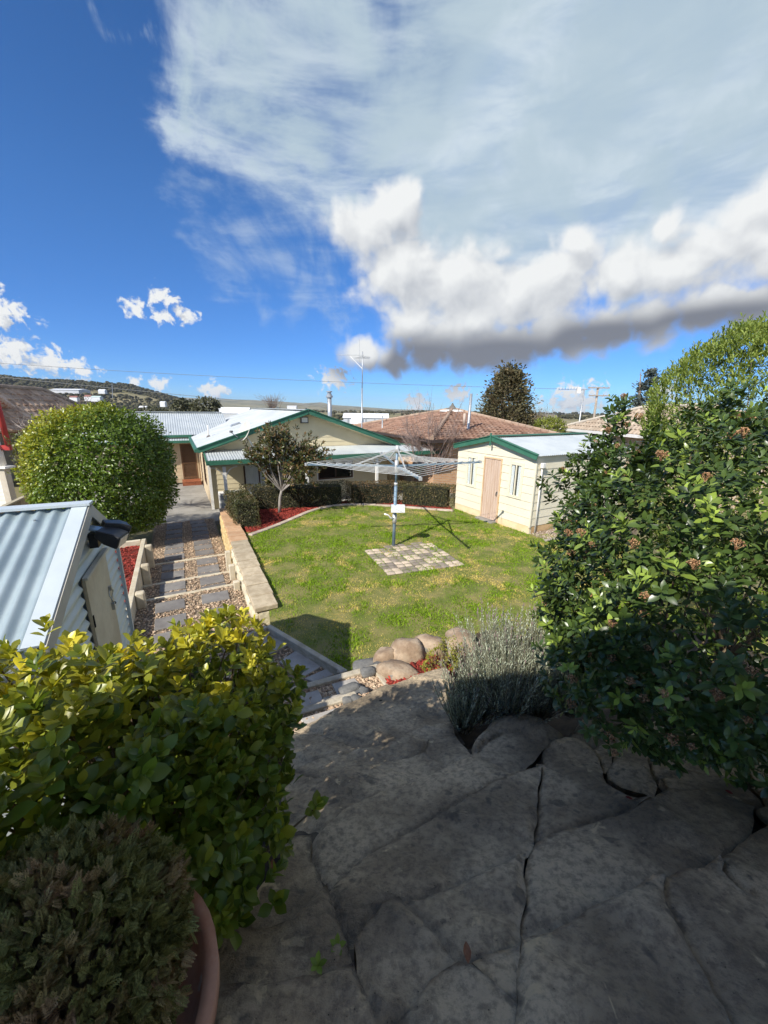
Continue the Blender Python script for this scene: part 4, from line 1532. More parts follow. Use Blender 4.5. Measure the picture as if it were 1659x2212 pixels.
    boards(ww, hp(-5.4, B), V, -U, HZ + .02, 1.5, lambda z: 0.0, lambda z: 5.4, .205, [(5.4 + s0 - .08, 5.4 + s1 + .08, HZ, 1.45)], m_tan)
    O2 = hp(0, B)
    dr = rect_on(O2, V, -U, s0, s1, HZ + .25, 1.38, -.005, .012).build('screen_door', M('screen_mesh', (.11, .065, .035), (.14, .085, .05), rough=.7), Wn)
    for (a0, a1, z0, z1) in ((s0, s0 + .07, HZ + .25, 1.38), (s1 - .07, s1, HZ + .25, 1.38), (s0 + .07, s1 - .07, 1.31, 1.38), (s0 + .07, s1 - .07, HZ + .25, HZ + .35), (s0 + .07, s1 - .07, .28, .36)):
        rect_on(O2, V, -U, a0, a1, z0, z1, .013, .05).build('door_rail', M('bronze_rail', (.17, .095, .05), rough=.5) if a0 == s0 else bpy.data.materials['bronze_rail'], dr)
    g = MB()
    for zlo, zhi in ((HZ + .36, .27), (.37, 1.30)):
        wv, hv = s1 - s0 - .14, zhi - zlo
        for sg in (1, -1):
            c = -hv
            while c < wv:
                x0, x1 = max(0, c), min(wv, c + hv)
                if x1 - x0 > .02:
                    y0, y1 = (x0 - c), (x1 - c)
                    if sg < 0:
                        y0, y1 = hv - y0, hv - y1
                    g.bar(O2 + V * (s0 + .07 + x0) + ZV * (zlo + y0) - U * .03, O2 + V * (s0 + .07 + x1) + ZV * (zlo + y1) - U * .03, .006, .012, U)
                c += .095
    g.build('grille', bpy.data.materials['bronze_rail'], dr)
    for (a0, a1, z0, z1) in ((s0 - .07, s0 - .002, HZ + .2, 1.46), (s1 + .002, s1 + .07, HZ + .2, 1.46), (s0, s1, 1.385, 1.46)):
        rect_on(O2, V, -U, a0, a1, z0, z1, .0, .04).build('door_frame', m_tan, Wn)
    # roof of the wing: main slope, gutter, then a narrow lower strip with its own gutter
    r0, r1 = hp(-5.6, B + 3.6, 2.98), hp(-5.6, B - .15, 1.86)
    corrugated('roof_sheet', r0, V, r1 - r0, 7.4, np.linalg.norm(r1 - r0), .12, .013, m_zinc, Wn)
    MB().bar(hp(-5.7, B - .2, 1.80), hp(-.28, B - .2, 1.80), .12, .13).build('gutter', m_green, Wn)
    r0, r1 = hp(-5.6, B - .1, 1.70), hp(-5.6, B - .55, 1.58)
    corrugated('lower_sheet', r0, V, r1 - r0, 5.35, np.linalg.norm(r1 - r0), .12, .013, m_zinc, Wn)
    MB().bar(hp(-5.7, B - .6, 1.53), hp(-.25, B - .6, 1.53), .12, .13).build('gutter', m_green, Wn)
    MB().bar(hp(-5.6, B + 3.6, 3.02), hp(1.8, B + 3.6, 3.02), .3, .03).build('ridge_cap', m_zinc, Wn)
    # timber step
    st = thing('timber_step', hp(-.55, 6.4, HZ), 'red brown slatted timber step below the screen door', 'step')
    for i in range(6):
        MB().box(hp(-.55, 5.98 + i * .155, HZ + .21), (.46, .07, .018), V, U, ZV).build('slat', m_terra, st)
    for a in (-.98, -.12):
        MB().box(hp(a, 6.36, HZ + .095), (.025, .42, .095), V, U, ZV).build('bearer', m_terra, st)
    MB().box(hp(-.55, 5.92, HZ + .10), (.46, .018, .08), V, U, ZV).build('riser', m_terra, st)
    # air conditioner
    ac = thing('air_conditioner', hp(.75, -.5, HZ), 'white air conditioner unit against the corner of the house', 'air conditioner')
    c = hp(.68, -.55, HZ + .44)
    bevel(MB().box(c, (.44, .16, .40), V, U, ZV).build('case', m_white, ac), .02, 2)
    gm = M('ac_grille', (.20, .21, .22), (.28, .29, .30), rough=.6)
    g = MB().box(c - U * .163 - V * .08, (.31, .006, .33), V, U, ZV)
    gr = g.build('grille', gm, ac)
    f = MB()
    for i in range(22):
        f.box(c - U * .172 - V * .08 + ZV * (-.315 + i * .03), (.31, .003, .004), V, U, ZV)
    f.build('fin', M('ac_fin', (.42, .43, .44), rough=.5), gr)
    MB().box(c - U * .165 - V * .33 + ZV * .33, (.05, .004, .02), V, U, ZV).build('badge', M('badge', (.06, .06, .07), rough=.4), ac)
    for sg in (-1, 1):
        MB().box(c + V * .3 * sg - ZV * .42, (.04, .15, .02), V, U, ZV).build('foot', m_dark, ac)
    # satellite dish on the verandah roof
    sd = thing('satellite_dish', hp(*haz(550, 968)[:1], -.25, 1.6), 'grey satellite dish on a bracket above the verandah roof', 'satellite dish')
    q = pl(528, 932, HC - U * .3, U)
    fdir = norm(np.array([-.52, -.72, .42]))
    X = norm(np.cross(fdir, ZV))
    Y = np.cross(X, fdir)
    Vt, Fc = [], []
    nr, na = 5, 20
    for i in range(nr + 1):
        r = i / nr
        for k in range(na):
            t = 2 * math.pi * k / na
            Vt.append(q + X * (.34 * r * math.cos(t)) + Y * (.42 * r * math.sin(t)) + fdir * (.085 * r * r - .06))
    for i in range(nr):
        for k in range(na):
            Fc.append((i * na + k, i * na + (k + 1) % na, (i + 1) * na + (k + 1) % na, (i + 1) * na + k))
    m_dish = M('dish', (.50, .49, .45), (.60, .58, .52), scale=3, rough=.5)
    mobj('reflector', Vt, Fc, m_dish, sd, smooth=True)
    lnb = q + fdir * .52 - Y * .28
    MB().bar(q - Y * .38, lnb, .025, .025).build('arm', m_steel, sd)
    MB().tube([lnb - fdir * .02 + Y * .06, lnb + Y * .02 + fdir * .08], .045, 10).build('receiver', M('lnb', (.13, .13, .14), rough=.5), sd, True)
    MB().tube([hp(*haz(550, 968)[:1], -.25, 1.6), q - ZV * .15 - fdir * .1, q - fdir * .06], .025, 8).build('mast', m_steel, sd, True)
    ring = [q - ZV * .36 - fdir * .05 + X * .1 * math.cos(t) + ZV * .1 * math.sin(t) for t in np.linspace(0, 2 * math.pi, 13)]
    MB().tube(ring, .012, 6).build('cable_coil', m_dark, sd, True)


build_house()


# ------------------------------------------------------------------ antenna and poles behind the house
def yagi(parent, c, along, n, L, el, r=.008, name='antenna_array'):
    b = MB()
    along = norm(along)
    side = norm(np.cross(along, ZV))
    b.tube([c - along * L / 2, c + along * L / 2], r * 1.6, 6)
    for i in range(n):
        p = c + along * L * (i / (n - 1) - .5)
        e = el * (1 - .45 * i / n)
        b.tube([p - side * e, p + side * e], r, 5)
    return b.build(name, m_steel, parent)


def build_poles():
    p = hp(9.6, 6.0, HZ)
    t = thing('television_antenna', p, 'tall steel antenna mast rising behind the cream gable', 'antenna')
    top = 6.75
    MB().tube([p, np.array([p[0] + .05, p[1], 4.6])], .045, 8).build('mast', m_steel, t, True)
    MB().tube([np.array([p[0] + .05, p[1], 4.5]), np.array([p[0] + .09, p[1], top])], .03, 8).build('upper_mast', m_steel, t, True)
    c = np.array([p[0] + .05, p[1], 6.45])
    yagi(t, c + np.array([-.75, .1, .1]), (-1, .15, .02), 16, 1.7, .16)
    yagi(t, c + np.array([.1, 0, -.05]), (.25, -.9, 0), 5, 1.0, .5)
    MB().tube([c + np.array([.02, 0, -.7]), c + np.array([-.75, .1, .05])], .02, 6).build('brace', m_white, t)
    MB().tube([c + np.array([-.15, 0, -.4]), c + np.array([-.15, 0, 1.0])], .008, 5).build('rod', m_steel, t)
    q = hp(10.6, 5.0, HZ)
    b = MB().tube([q, np.array([q[0], q[1], 2.95])], .04, 8).build('steel_post', m_steel, None, True)
    tag(b, 'short thin steel post beside the tall antenna mast', 'post')
    q = pl(1018, 850, (0, 21.0, 0), (0, 1, 0))
    z1 = q[2]
    b = MB().tube([np.array([q[0] - .12, q[1], -1]), q], .075, 8).build('steel_post', m_steel, None, True)
    tag(b, 'grey pole standing in front of the orange tiled roof', 'pole')


build_poles()


# ------------------------------------------------------------------ patio things on the right under the verandah
def build_patio():
    m_col = M('cream_fence', (.60, .53, .31), (.66, .59, .37), scale=2, rough=.6)
    # steel fence panel glimpsed behind the post
    a0, a1 = haz(816, 1010, 2.0)[0], haz(870, 1010, 2.0)[0]
    fb = thing('fence_panel', hp((a0 + a1) / 2, 2.0, HZ), 'pale yellow steel fence panel seen under the verandah', 'fence')
    corrugated('sheet', hp(a0 - .3, 2.0, HZ + .05), V, ZV, a1 - a0 + 2.6, 1.75, .19, .018, m_col, fb)
    MB().bar(hp(a0 - .3, 1.98, HZ + 1.8), hp(a1 + 2.3, 1.98, HZ + 1.8), .06, .06).build('rail', m_col, fb)
    # rendered wall and outdoor fireplace
    t = thing('outdoor_fireplace', hp(12.2, .8, HZ), 'cream rendered outdoor fireplace with dark opening under the verandah', 'fireplace')
    a0, z0 = haz(905, 1052, .3)
    a1, z1 = haz(950, 1022, .3)
    m_r = M('render_tan', (.50, .38, .24), (.57, .45, .30), scale=3, rough=.85)
    MB().box(hp((a0 + a1) / 2 + .4, .65, (HZ + z1) / 2), ((a1 - a0) / 2 + .9, .33, (z1 - HZ) / 2), V, U, ZV).build('hearth', m_r, t)
    MB().box(hp((a0 + a1) / 2 + .4, 1.05, (HZ + 1.3) / 2), ((a1 - a0) / 2 + .9, .06, (1.3 - HZ) / 2), V, U, ZV).build('back_wall', m_r, t)
    f0, fz0 = haz(914, 1046, .3)
    f1, fz1 = haz(928, 1030, .3)
    MB().box(hp((f0 + f1) / 2, .315, (fz0 + fz1) / 2 - .1), ((f1 - f0) / 2, .01, (fz1 - fz0) / 2 + .1), V, U, ZV).build('opening', m_dark, t)
    MB().box(hp((f0 + f1) / 2, .30, fz1 + .03), ((f1 - f0) / 2 + .04, .03, .03), V, U, ZV).build('lintel', M('rust_lintel', (.35, .13, .06), rough=.8), t)
    # barbecue
    a0, zz = haz(950, 1030, -.7)
    a1, _ = haz(986, 1030, -.7)
    zc = zz - .06
    B = thing('barbecue', hp((a0 + a1) / 2, -.7, HZ), 'dark hooded gas barbecue beside the cream garden shed', 'barbecue')
    c = hp((a0 + a1) / 2, -.7, 0)
    hw = (a1 - a0) / 2 * .96
    m_bb = M('bbq_enamel', (.03, .035, .05), (.05, .055, .07), rough=.25, spec=.6)
    prof = [(-.28, -.22), (-.30, -.10), (-.20, .10), (-.02, .17), (.16, .12), (.26, -.02), (.28, -.22)]
    Vt, Fc = [], []
    for sg in (-1, 1):
        for y, z in prof:
            Vt.append(c + V * hw * sg + U * y + ZV * (zc + z))
    k = len(prof)
    Fc = [tuple(range(k - 1, -1, -1)), tuple(range(k, 2 * k))] + [(i, (i + 1) % k, k + (i + 1) % k, k + i) for i in range(k)]
    hood = mobj('hood', Vt, Fc, m_bb, B)
    MB().bar(c - V * hw * .6 - U * .34 + ZV * (zc - .02), c + V * hw * .6 - U * .34 + ZV * (zc - .02), .03, .03).build('handle', m_steel, hood)
    MB().box(c + ZV * (zc - .32), (hw, .28, .09), V, U, ZV).build('firebox', m_bb, B)
    MB().box(c + ZV * (zc - .30) - U * .285, (hw * .95, .008, .05), V, U, ZV).build('control_panel', m_steel, B)
    for i in range(4):
        MB().box(c + ZV * (zc - .30) - U * .30 + V * hw * (-.6 + .4 * i), (.025, .015, .025), V, U, ZV).build('knob', m_dark, B)
    for s1 in (-1, 1):
        for s2 in (-1, 1):
            MB().box(c + V * hw * .9 * s1 + U * .24 * s2 + ZV * ((HZ + zc - .41) / 2), (.025, .025, (zc - .41 - HZ) / 2), V, U, ZV).build('leg', m_bb, B)
    MB().box(c + ZV * (HZ + .25), (hw * .9, .24, .015), V, U, ZV).build('shelf', m_terra, B)
    # hanging plant
    hpz = thing('hanging_basket', hp(9.4, -1.3, .55), 'small hanging basket of trailing leaves under the verandah', 'hanging plant')
    n = 260
    q = unit(n) * RNG.uniform(.4, 1, (n, 1)) * np.array([.22, .22, .30]) + hp(9.4, -1.3, .62)
    scatter('foliage', (np.array([(0, 0, 0), (.02, .04, 0), (0, .09, .01), (-.02, .04, 0)]), [(0, 1, 2, 3)]), q, unit(n) + np.array([0, 0, -.6]), unit(n), np.ones(n), LM('basket_leaf', (.07, .10, .035), (.12, .15, .05)), hpz)
    MB().lathe(hp(9.4, -1.3, .45), [(.06, 0), (.15, .06), (.17, .16)], 12).build('basket', m_brown, hpz, True)
    for k in range(3):
        t3 = 2.1 * k
        MB().tube([hp(9.4 + .15 * math.cos(t3), -1.3 + .15 * math.sin(t3), .60), hp(9.4, -1.3, 1.1)], .004, 4).build('chain', m_steel, hpz)


build_patio()


# ------------------------------------------------------------------ cream garden shed
def build_shed():
    u = norm(SHB - SHA)
    v = np.array([u[1], -u[0], 0])
    Lw, Dp = 3.24, 4.3
    T = thing('garden_shed', SHA + u * Lw / 2 + v * Dp / 2, 'cream weatherboard garden shed with green trimmed iron roof', 'shed')
    P = lambda s, d, z: SHA + u * s + v * d + ZV * z
    ev, ap, ac = 2.20, 2.56, 1.62
    fw = MB().slab([P(0, .03, 0), P(Lw, .03, 0), P(Lw, .03, ev), P(ac, .03, ap), P(0, .03, ev)], .06, -v).build('front_wall', m_creampale, T)
    ops = [(1.24, 1.93, 0, 1.97), (2.28, 2.76, .93, 1.93), (.42, .90, .93, 1.93)]
    sl = (ap - ev) / ac
    lf = lambda z: .0 if z < ev else (z - ev) / sl
    rf = lambda z: Lw if z < ev else Lw - (z - ev) / sl
    boards(fw, P(0, .03, 0), u, -v, .20, ap - .02, lf, rf, .232, ops, m_creampale, proud=.02)
    m_base = M('stained_base', (.72, .55, .31), (.74, .62, .40), scale=3, rough=.8, fine=.1)
    for a0, a1 in ((0, 1.24), (1.93, Lw)):
        rect_on(P(0, .03, 0), u, -v, a0, a1, -.02, .198, -.003, .008).build('base_board', m_base, fw)
    sw = MB().box(P(.045, Dp / 2 + .05, ev / 2), (.03, Dp / 2 - .05, ev / 2 - .01), u, v, ZV).build('side_wall', m_creampale, T)
    boards(sw, P(.015, 0, 0), v, -u, .20, ev - .02, lambda z: .03, lambda z: Dp, .232, [], m_creampale, proud=.02)
    rect_on(P(.015, 0, 0), v, -u, .03, Dp, -.02, .198, -.003, .008).build('base_board', M('rusty_base', (.50, .33, .16), (.60, .42, .22), scale=4, rough=.85, fine=.15), sw)
    MB().box(P(Lw - .03, Dp / 2 + .05, ev / 2), (.03, Dp / 2 - .05, ev / 2 - .01), u, v, ZV).build('far_wall', m_creampale, T)
    MB().slab([P(.05, Dp, 0), P(Lw, Dp, 0), P(Lw, Dp, ev), P(ac, Dp, ap), P(.05, Dp, ev)], .06, v).build('back_wall', m_creampale, T)
    MB().box(P(-.008, .008, ev / 2 + .08), (.022, .022, ev / 2 - .10), u, v, ZV).build('corner_trim', m_creampale, T)
    # door of vertical boards
    m_door = M('bare_timber', (.52, .37, .27), (.60, .46, .36), scale=5, rough=.8, fine=.12, fscale=30, stretch=(4, 4, .25), spots=((.48, .25, .10), .9, .60))
    dr = rect_on(P(0, .03, 0), u, -v, 1.26, 1.91, .0, 1.93, -.004, .004).build('door', m_door, T)
    n = 7
    for i in range(n):
        w = .65 / n
        b = rect_on(P(0, .03, 0), u, -v, 1.26 + w * i + .004, 1.26 + w * (i + 1) - .004, .03, 1.92, .005, .028).build('plank', m_door, dr)
        bevel(b, .006)
    for a0, a1, z0, z1 in ((1.215, 1.256, 0, 1.985), (1.914, 1.955, 0, 1.985), (1.257, 1.913, 1.94, 1.985)):
        rect_on(P(0, .03, 0), u, -v, a0, a1, z0, z1, .0, .045).build('door_frame', M('orange_timber', (.60, .40, .22), (.68, .50, .32), scale=3, rough=.8) if a0 < 1.22 else bpy.data.materials['orange_timber'], dr)
    hq = P(1.31, .03, .93) - v * .03
    MB().box(hq, (.02, .006, .05), u, v, ZV).build('lock_plate', m_steel, dr)
    MB().tube([hq + u * .0 + ZV * .03 - v * .01, hq - v * .05 + ZV * .0, hq - v * .05 - ZV * .06, hq - v * .015 - ZV * .09, hq + u * .03 - ZV * .06 - v * .03], .012, 6).build('handle', M('black_iron', (.03, .03, .03), rough=.4), dr, True)
    MB().box(P(1.585, -.10, .012), (.36, .13, .03), u, v, ZV).build('doorstep', m_conc, T)
    # windows
    for a0, a1 in ((2.32, 2.72), (.45, .87)):
        z0, z1 = .96, 1.90
        wn = rect_on(P(0, .03, 0), u, -v, a0, a1, z0, z1, -.004, .003).build('window', m_dark, T)
        for i in range(2):
            b0, b1 = a0 + (a1 - a0) * i / 2, a0 + (a1 - a0) * (i + 1) / 2
            cu = MB()
            kk = 8
            for q in range(kk):
                x0, x1 = b0 + .02 + (b1 - b0 - .04) * (.28 if i else .0) + (b1 - b0 - .04) * .72 * q / kk, 0
                x1 = x0 + (b1 - b0 - .04) * .72 / kk
                e0, e1 = (.004, .012) if q % 2 else (.012, .004)
                Q = P(0, .03, 0)
                cu.add([Q + u * x0 - v * e0 + ZV * (z0 + .03), Q + u * x1 - v * e1 + ZV * (z0 + .03), Q + u * x1 - v * e1 + ZV * (z1 - .03), Q + u * x0 - v * e0 + ZV * (z1 - .03)], [(0, 1, 2, 3)])
            cu.build('curtain', m_curtain, wn)
            rect_on(P(0, .03, 0), u, -v, b0 + .02, b1 - .02, z0 + .03, z1 - .03, .020, .024).build('pane', m_glass, wn)
        for x in (a0 + .012, (a0 + a1) / 2, a1 - .012):
            rect_on(P(0, .03, 0), u, -v, x - .018, x + .018, z0, z1, .004, .040).build('stile', m_creampale, wn)
        for zq in (z0 + .012, z1 - .012):
            rect_on(P(0, .03, 0), u, -v, a0, a1, zq - .018, zq + .018, .004, .038).build('rail', m_creampale, wn)
        for (x0, x1, y0, y1) in ((a0 - .05, a0 - .007, z0 - .05, z1 + .05), (a1 + .007, a1 + .05, z0 - .05, z1 + .05), (a0 - .006, a1 + .006, z1 + .007, z1 + .05), (a0 - .006, a1 + .006, z0 - .05, z0 - .007)):
            rect_on(P(0, .03, 0), u, -v, x0, x1, y0, y1, .002, .036).build('frame', m_creampale, wn)
    # roof
    for s_e, sg in ((-.10, -1), (Lw + .10, 1)):
        ez = ev - .10 * sl + .03
        E, Rg = P(s_e, -.10, ez), P(ac, -.10, ap + .04)
        corrugated('roof_sheet', Rg, v, E - Rg, Dp + .2, np.linalg.norm(E - Rg), .085, .010, m_zinc, T)
        MB().bar(P(ac, -.11, ap + .005), P(s_e, -.11, ez - .03), .03, .15).build('barge_board', m_green, T)
        MB().bar(P(ac, -.10, ap + .085), P(s_e, -.10, ez + .045), .11, .02).build('barge_cap', m_green, T)
    MB().bar(P(ac, -.10, ap + .075), P(ac, Dp + .1, ap + .075), .24, .03).build('ridge_cap', m_green, T)
    MB().bar(P(ac, -.145, ap + .16), P(ac, -.145, ap - .22), .05, .025, v).build('finial', m_green, T)
    # downpipe and small lamp by the corner
    dp = MB().tube([P(-.05, .20, .02), P(-.05, .20, 1.86)], .022, 8).build('conduit', m_white, T, True)
    bevel(MB().box(P(-.07, .20, 1.94), (.05, .06, .07), u, v, ZV).build('junction_box', m_white, T), .015, 2)
    MB().tube([P(-.06, 1.02, .0), P(-.06, 1.02, .42)], .03, 8).build('stub_pipe', m_steel, T, True)
    st = [P(-.02, 0, 0), P(-.02, Dp, 0), P(-.75, Dp, 0), P(-.75, 1.6, 0), P(-.60, .0, 0)]
    tag(MB().prism([q[:2] for q in st], -.5, .006).build('gravel_strip', m_gravelbed), kind='structure')
    chips('gravel', [q[:2] for q in st], .012, 1400, M('pink_gravel', (.36, .27, .21), (.55, .46, .38), scale=20, isl=.3), .016, 'pinkish gravel strip along the side of the garden shed', 'gravel', .6)
    MB_ = MB().bar(P(-.66, -.12, .0), P(-.80, 1.75, .0), .10, .07).build('kerb_strip', M('strip_kerb', (.33, .28, .23), (.42, .37, .31), scale=5, rough=.9))
    tag(MB_, 'short concrete edging beside the gravel at the shed', 'edging')


build_shed()


# ------------------------------------------------------------------ rotary clothes hoist
def build_hoist():
    base = at(850, 1180)
    top = np.array([base[0] + .045, base[1], 2.5])
    hub = base + (top - base) * (2.06 / 2.5)
    T = thing('clothes_hoist', base, 'blue grey rotary clothes hoist standing on the cobbled pad', 'clothes hoist')
    m_b = M('hoist_paint', (.16, .24, .31), (.22, .30, .36), scale=6, rough=.5, metallic=.2, fine=.1)
    m_g = M('hoist_galv', (.50, .50, .48), (.60, .60, .57), scale=8, rough=.45, metallic=.3)
    ax = norm(top - base)
    pole = MB().tube([base - ZV * .05, base + (top - base) * .64], .040, 12).build('post', m_b, T, True)
    MB().tube([base + (top - base) * .635, base + (top - base) * .66], .046, 12).build('collar', m_g, pole, True)
    MB().tube([base + (top - base) * .655, top], .030, 12).build('inner_post', m_b, T, True)
    MB().tube([top - ax * .12, top - ax * .03, top + ax * .05], [.055, .06, .035], 10).build('cap', m_g, T, True)
    hb = MB().tube([hub - ax * .16, hub + ax * .14], .048, 12).build('hub', m_g, T, True)
    Z3 = lambda x, y: ((1200 + x * .4822) * .5486, (1380 + y * .4822) * .5486)
    ends = []
    for q in ((165, 825), (375, 955), (1475, 940), (1000, 828)):
        e = at(*Z3(*q), 2.06)
        d = (e - hub)
        d[2] = 0
        ends.append(d)
    # one rigid square spider: average the four measured directions
    ang = [math.atan2(d[1], d[0]) - k for d, k in zip(ends, (0, 0, 0, 0))]
    order = sorted(range(4), key=lambda i: ang[i])
    a0 = np.mean([((ang[i] - math.pi / 2 * k + math.pi / 4) % (math.pi / 2)) - math.pi / 4 for k, i in enumerate(order)])
    Lg = float(np.mean([np.linalg.norm(d) for d in ends]))
    Lg = min(max(Lg, 1.75), 2.15)
    arms = [np.array([math.cos(a0 + math.pi / 2 * k), math.sin(a0 + math.pi / 2 * k), 0.03]) for k in range(4)]
    for d in arms:
        a = MB().bar(hub + d * .03, hub + d * Lg, .028, .045).build('arm', m_b, T)
        MB().box(hub + d * Lg, (.022, .03, .03), norm(d), np.cross(ZV, norm(d)), ZV).build('end_cap', m_g, a)
        MB().bar(top - ax * .05 + d * .04, hub + d * Lg * .44 + ZV * .03, .022, .035).build('strut', m_g, T)
        for i in range(7):
            f = .36 + .62 * i / 6
            MB().box(hub + d * Lg * f + ZV * .03, (.012, .02, .02), norm(d), np.cross(ZV, norm(d)), ZV).build('wire_clip', m_g, a)
    m_w = M('line_wire', (.72, .74, .72), (.8, .8, .78), rough=.4)
    for i in range(7):
        f = .36 + .62 * i / 6
        b = MB()
        for k in range(4):
            p, q = hub + arms[k] * Lg * f + ZV * .045, hub + arms[(k + 1) % 4] * Lg * f + ZV * .045
            pts = [p + (q - p) * t - ZV * (.035 * f * 4 * t * (1 - t)) for t in np.linspace(0, 1, 7)]
            b.tube(pts, .0042, 4, False)
        b.build('line', m_w, T)
    # winder: gear box, crank and peg basket
    gb = base + (top - base) * .29
    MB().tube([gb - ax * .10, gb + ax * .12], .058, 10).build('gear_housing', m_g, T, True)
    cr = MB().tube([gb + np.array([-.03, -.05, .04]), gb + np.array([-.10, -.09, .05]), gb + np.array([-.16, -.10, .13]), gb + np.array([-.26, -.12, .16])], [.018, .016, .016, .022], 8).build('crank', m_w, T, True)
    bk = base + (top - base) * .41 + np.array([.07, -.11, 0])
    bx = MB()
    hx, hy, hz, th = .16, .10, .075, .008
    bx.box(bk - ZV * hz, (hx, hy, th))
    for sx in (-1, 1):
        bx.box(bk + np.array([sx * hx, 0, 0]), (th, hy, hz))
    for sy in (-1, 1):
        bx.box(bk + np.array([0, sy * hy, 0]), (hx + th, th, hz))
    bkt = bx.build('peg_basket', m_w, T)
    MB().box(bk + ZV * (hz - .02), (hx - .01, hy - .01, .006)).build('lid', m_w, bkt)


build_hoist()


# ------------------------------------------------------------------ small corrugated metal shed on the left
def build_metal_shed():
    h = rad(-25)
    u = np.array([math.sin(h), math.cos(h), 0])
    v = np.array([u[1], -u[0], 0])
    k = .56
    b = CAM + (at(270, 1330, -.4) - CAM) * k
    f = lambda px, py: ((pl(px - 13, py, b, v) - b) @ u, pl(px - 13, py, b, v)[2])
    (uR, zR), (uA, zA), (uL, zL) = f(260, 1133), f(195, 1093), f(103, 1393)
    zE = (zR + zL) / 2 - .02
    uR -= .07
    z0 = .55
    P = lambda s, d, z: np.array([b[0], b[1], 0]) + u * s + v * d + ZV * z
    T = thing('metal_shed', P((uR + uL) / 2, -1, z0), 'small pale blue corrugated iron shed behind the yellow green shrub', 'shed')
    m_iron = M('pale_blue_iron', (.31, .385, .41), (.39, .465, .485), scale=2, rough=.40, metallic=.25, spec=.5, fine=.06)
    m_wiron = M('wall_iron', (.52, .58, .56), (.60, .65, .62), scale=2, rough=.42, metallic=.2, spec=.5, fine=.06)
    m_trim = M('zinc_trim', (.56, .62, .64), (.62, .68, .69), scale=3, rough=.45, metallic=.2)
    m_trim2 = M('cream_trim', (.48, .45, .38), (.55, .52, .45), scale=3, rough=.6)
    Ld = 3.0
    pitch = .094
    # roof: near and far slope, ribs running down
    for s_e in (uL - .05, uR + .07):
        zz = zA - (zA - zE) * abs(s_e - uA) / (abs(uL - uA) if s_e < uA else abs(uR - uA))
        Rg, E = P(uA, -Ld, zA), P(s_e, -Ld, zz)
        corrugated('roof_sheet', Rg, v, E - Rg, Ld + .02, np.linalg.norm(E - Rg), pitch, .012, m_iron, T, n=10)
        nrm = np.cross(v, norm(E - Rg))
        nrm = nrm if nrm[2] > 0 else -nrm
        MB().bar(P(uA, -.02, zA) + nrm * .02, P(s_e, -.02, zz) + nrm * .02, .10, .012, nrm).build('barge_flashing', m_trim, T)
        MB().bar(P(uA, .036, zA) - ZV * .035, P(s_e, .036, zz) - ZV * .035, .012, .10, ZV).build('barge_fascia', m_trim2, T)
        sc = MB()
        for fr in (.12, .86):
            for kx in range(2, int(Ld / pitch), 3):
                c = Rg + (E - Rg) * fr + v * (kx * pitch) + nrm * .015
                sc.box(c, (.006, .006, .005), v, norm(E - Rg), nrm)
        sc.build('roof_screw', m_steel, T)
    for sgn in (1,):
        MB().bar(P(uA, -Ld, zA + .022), P(uA, .05, zA + .022), .12, .02).build('ridge_cap', m_trim, T)
    # walls of horizontal corrugations, built as a stepped profile
    def wall(name, s0, s1, top_f, d, z_lo, hole=None):
        b_ = MB()
        n = 8
        rows = int((zA - z_lo) / pitch * n)
        for i in range(rows):
            za, zb = z_lo + pitch * i / n, z_lo + pitch * (i + 1) / n
            da, db = .011 * math.cos(2 * math.pi * za / pitch), .011 * math.cos(2 * math.pi * zb / pitch)
            l, r = top_f(zb)
            l, r = max(l, s0), min(r, s1)
            if r - l < .01:
                break
            b_.add([P(l, d + da, za), P(r, d + da, za), P(r, d + db, zb), P(l, d + db, zb)], [(0, 1, 2, 3)])
        return b_.build(name, m_wiron, T, True)

    def topf(z):
        if z < zE:
            return (-9, 9)
        fL = (zA - z) / (zA - zE)
        return (uA - abs(uL - uA) * fL, uA + abs(uR - uA) * fL)
    dl, dr_ = f(190, 1255)[0], f(232, 1178)[0]
    dz = f(190, 1255)[1]
    wall('front_wall', uL, dl - .02, topf, -.01, z0)
    wall('front_wall', dr_ + .01, uR, topf, -.01, z0)
    wall('door_head', dl - .02, dr_ + .01, topf, -.011, dz + .0)
    MB().box(P(uL, -Ld / 2, (z0 + zE) / 2), (.012, Ld / 2 - .02, (zE - z0) / 2 - .02), u, v, ZV).build('near_wall', m_wiron, T)
    MB().box(P(uR - .02, -Ld / 2, (z0 + zE) / 2), (.012, Ld / 2 - .02, (zE - z0) / 2 - .02), u, v, ZV).build('far_wall', m_wiron, T)
    MB().box(P((uL + uR) / 2, -Ld, (z0 + zE) / 2), ((uR - uL) / 2, .012, (zE - z0) / 2), u, v, ZV).build('back_wall', m_wiron, T)
    MB().bar(P(uR - .004, .008, z0), P(uR - .004, .008, zE - .04), .03, .03, u).build('corner_flashing', m_trim, T)
    MB().bar(P(uL + .02, .012, z0), P(uL + .02, .012, zE - .03), .04, .03, u).build('corner_flashing', m_trim2, T)
    # gutter under the near eave
    g0 = zA - (zA - zE) * (abs(uL - .05 - uA) / abs(uL - uA))
    MB().tube([P(uL - .10, -Ld, g0 - .09), P(uL - .10, .02, g0 - .09)], .055, 10).build('gutter', M('white_gutter', (.62, .64, .62), (.7, .71, .69), rough=.5), T, True)
    # door
    m_d = M('ply_door', (.56, .47, .32), (.66, .58, .42), scale=2.5, rough=.75, fine=.12, fscale=25, spots=((.36, .30, .20), 3.0, .68))
    dr = MB().box(P((dl + dr_) / 2, .006, (z0 + dz) / 2), ((dr_ - dl) / 2 - .004, .012, (dz - z0) / 2 - .004), u, v, ZV).build('door', m_d, T)
    MB().bar(P(dl - .012, .022, dz + .012), P(dr_ + .012, .022, dz + .012), .02, .035, v).build('head_trim', m_trim2, dr)
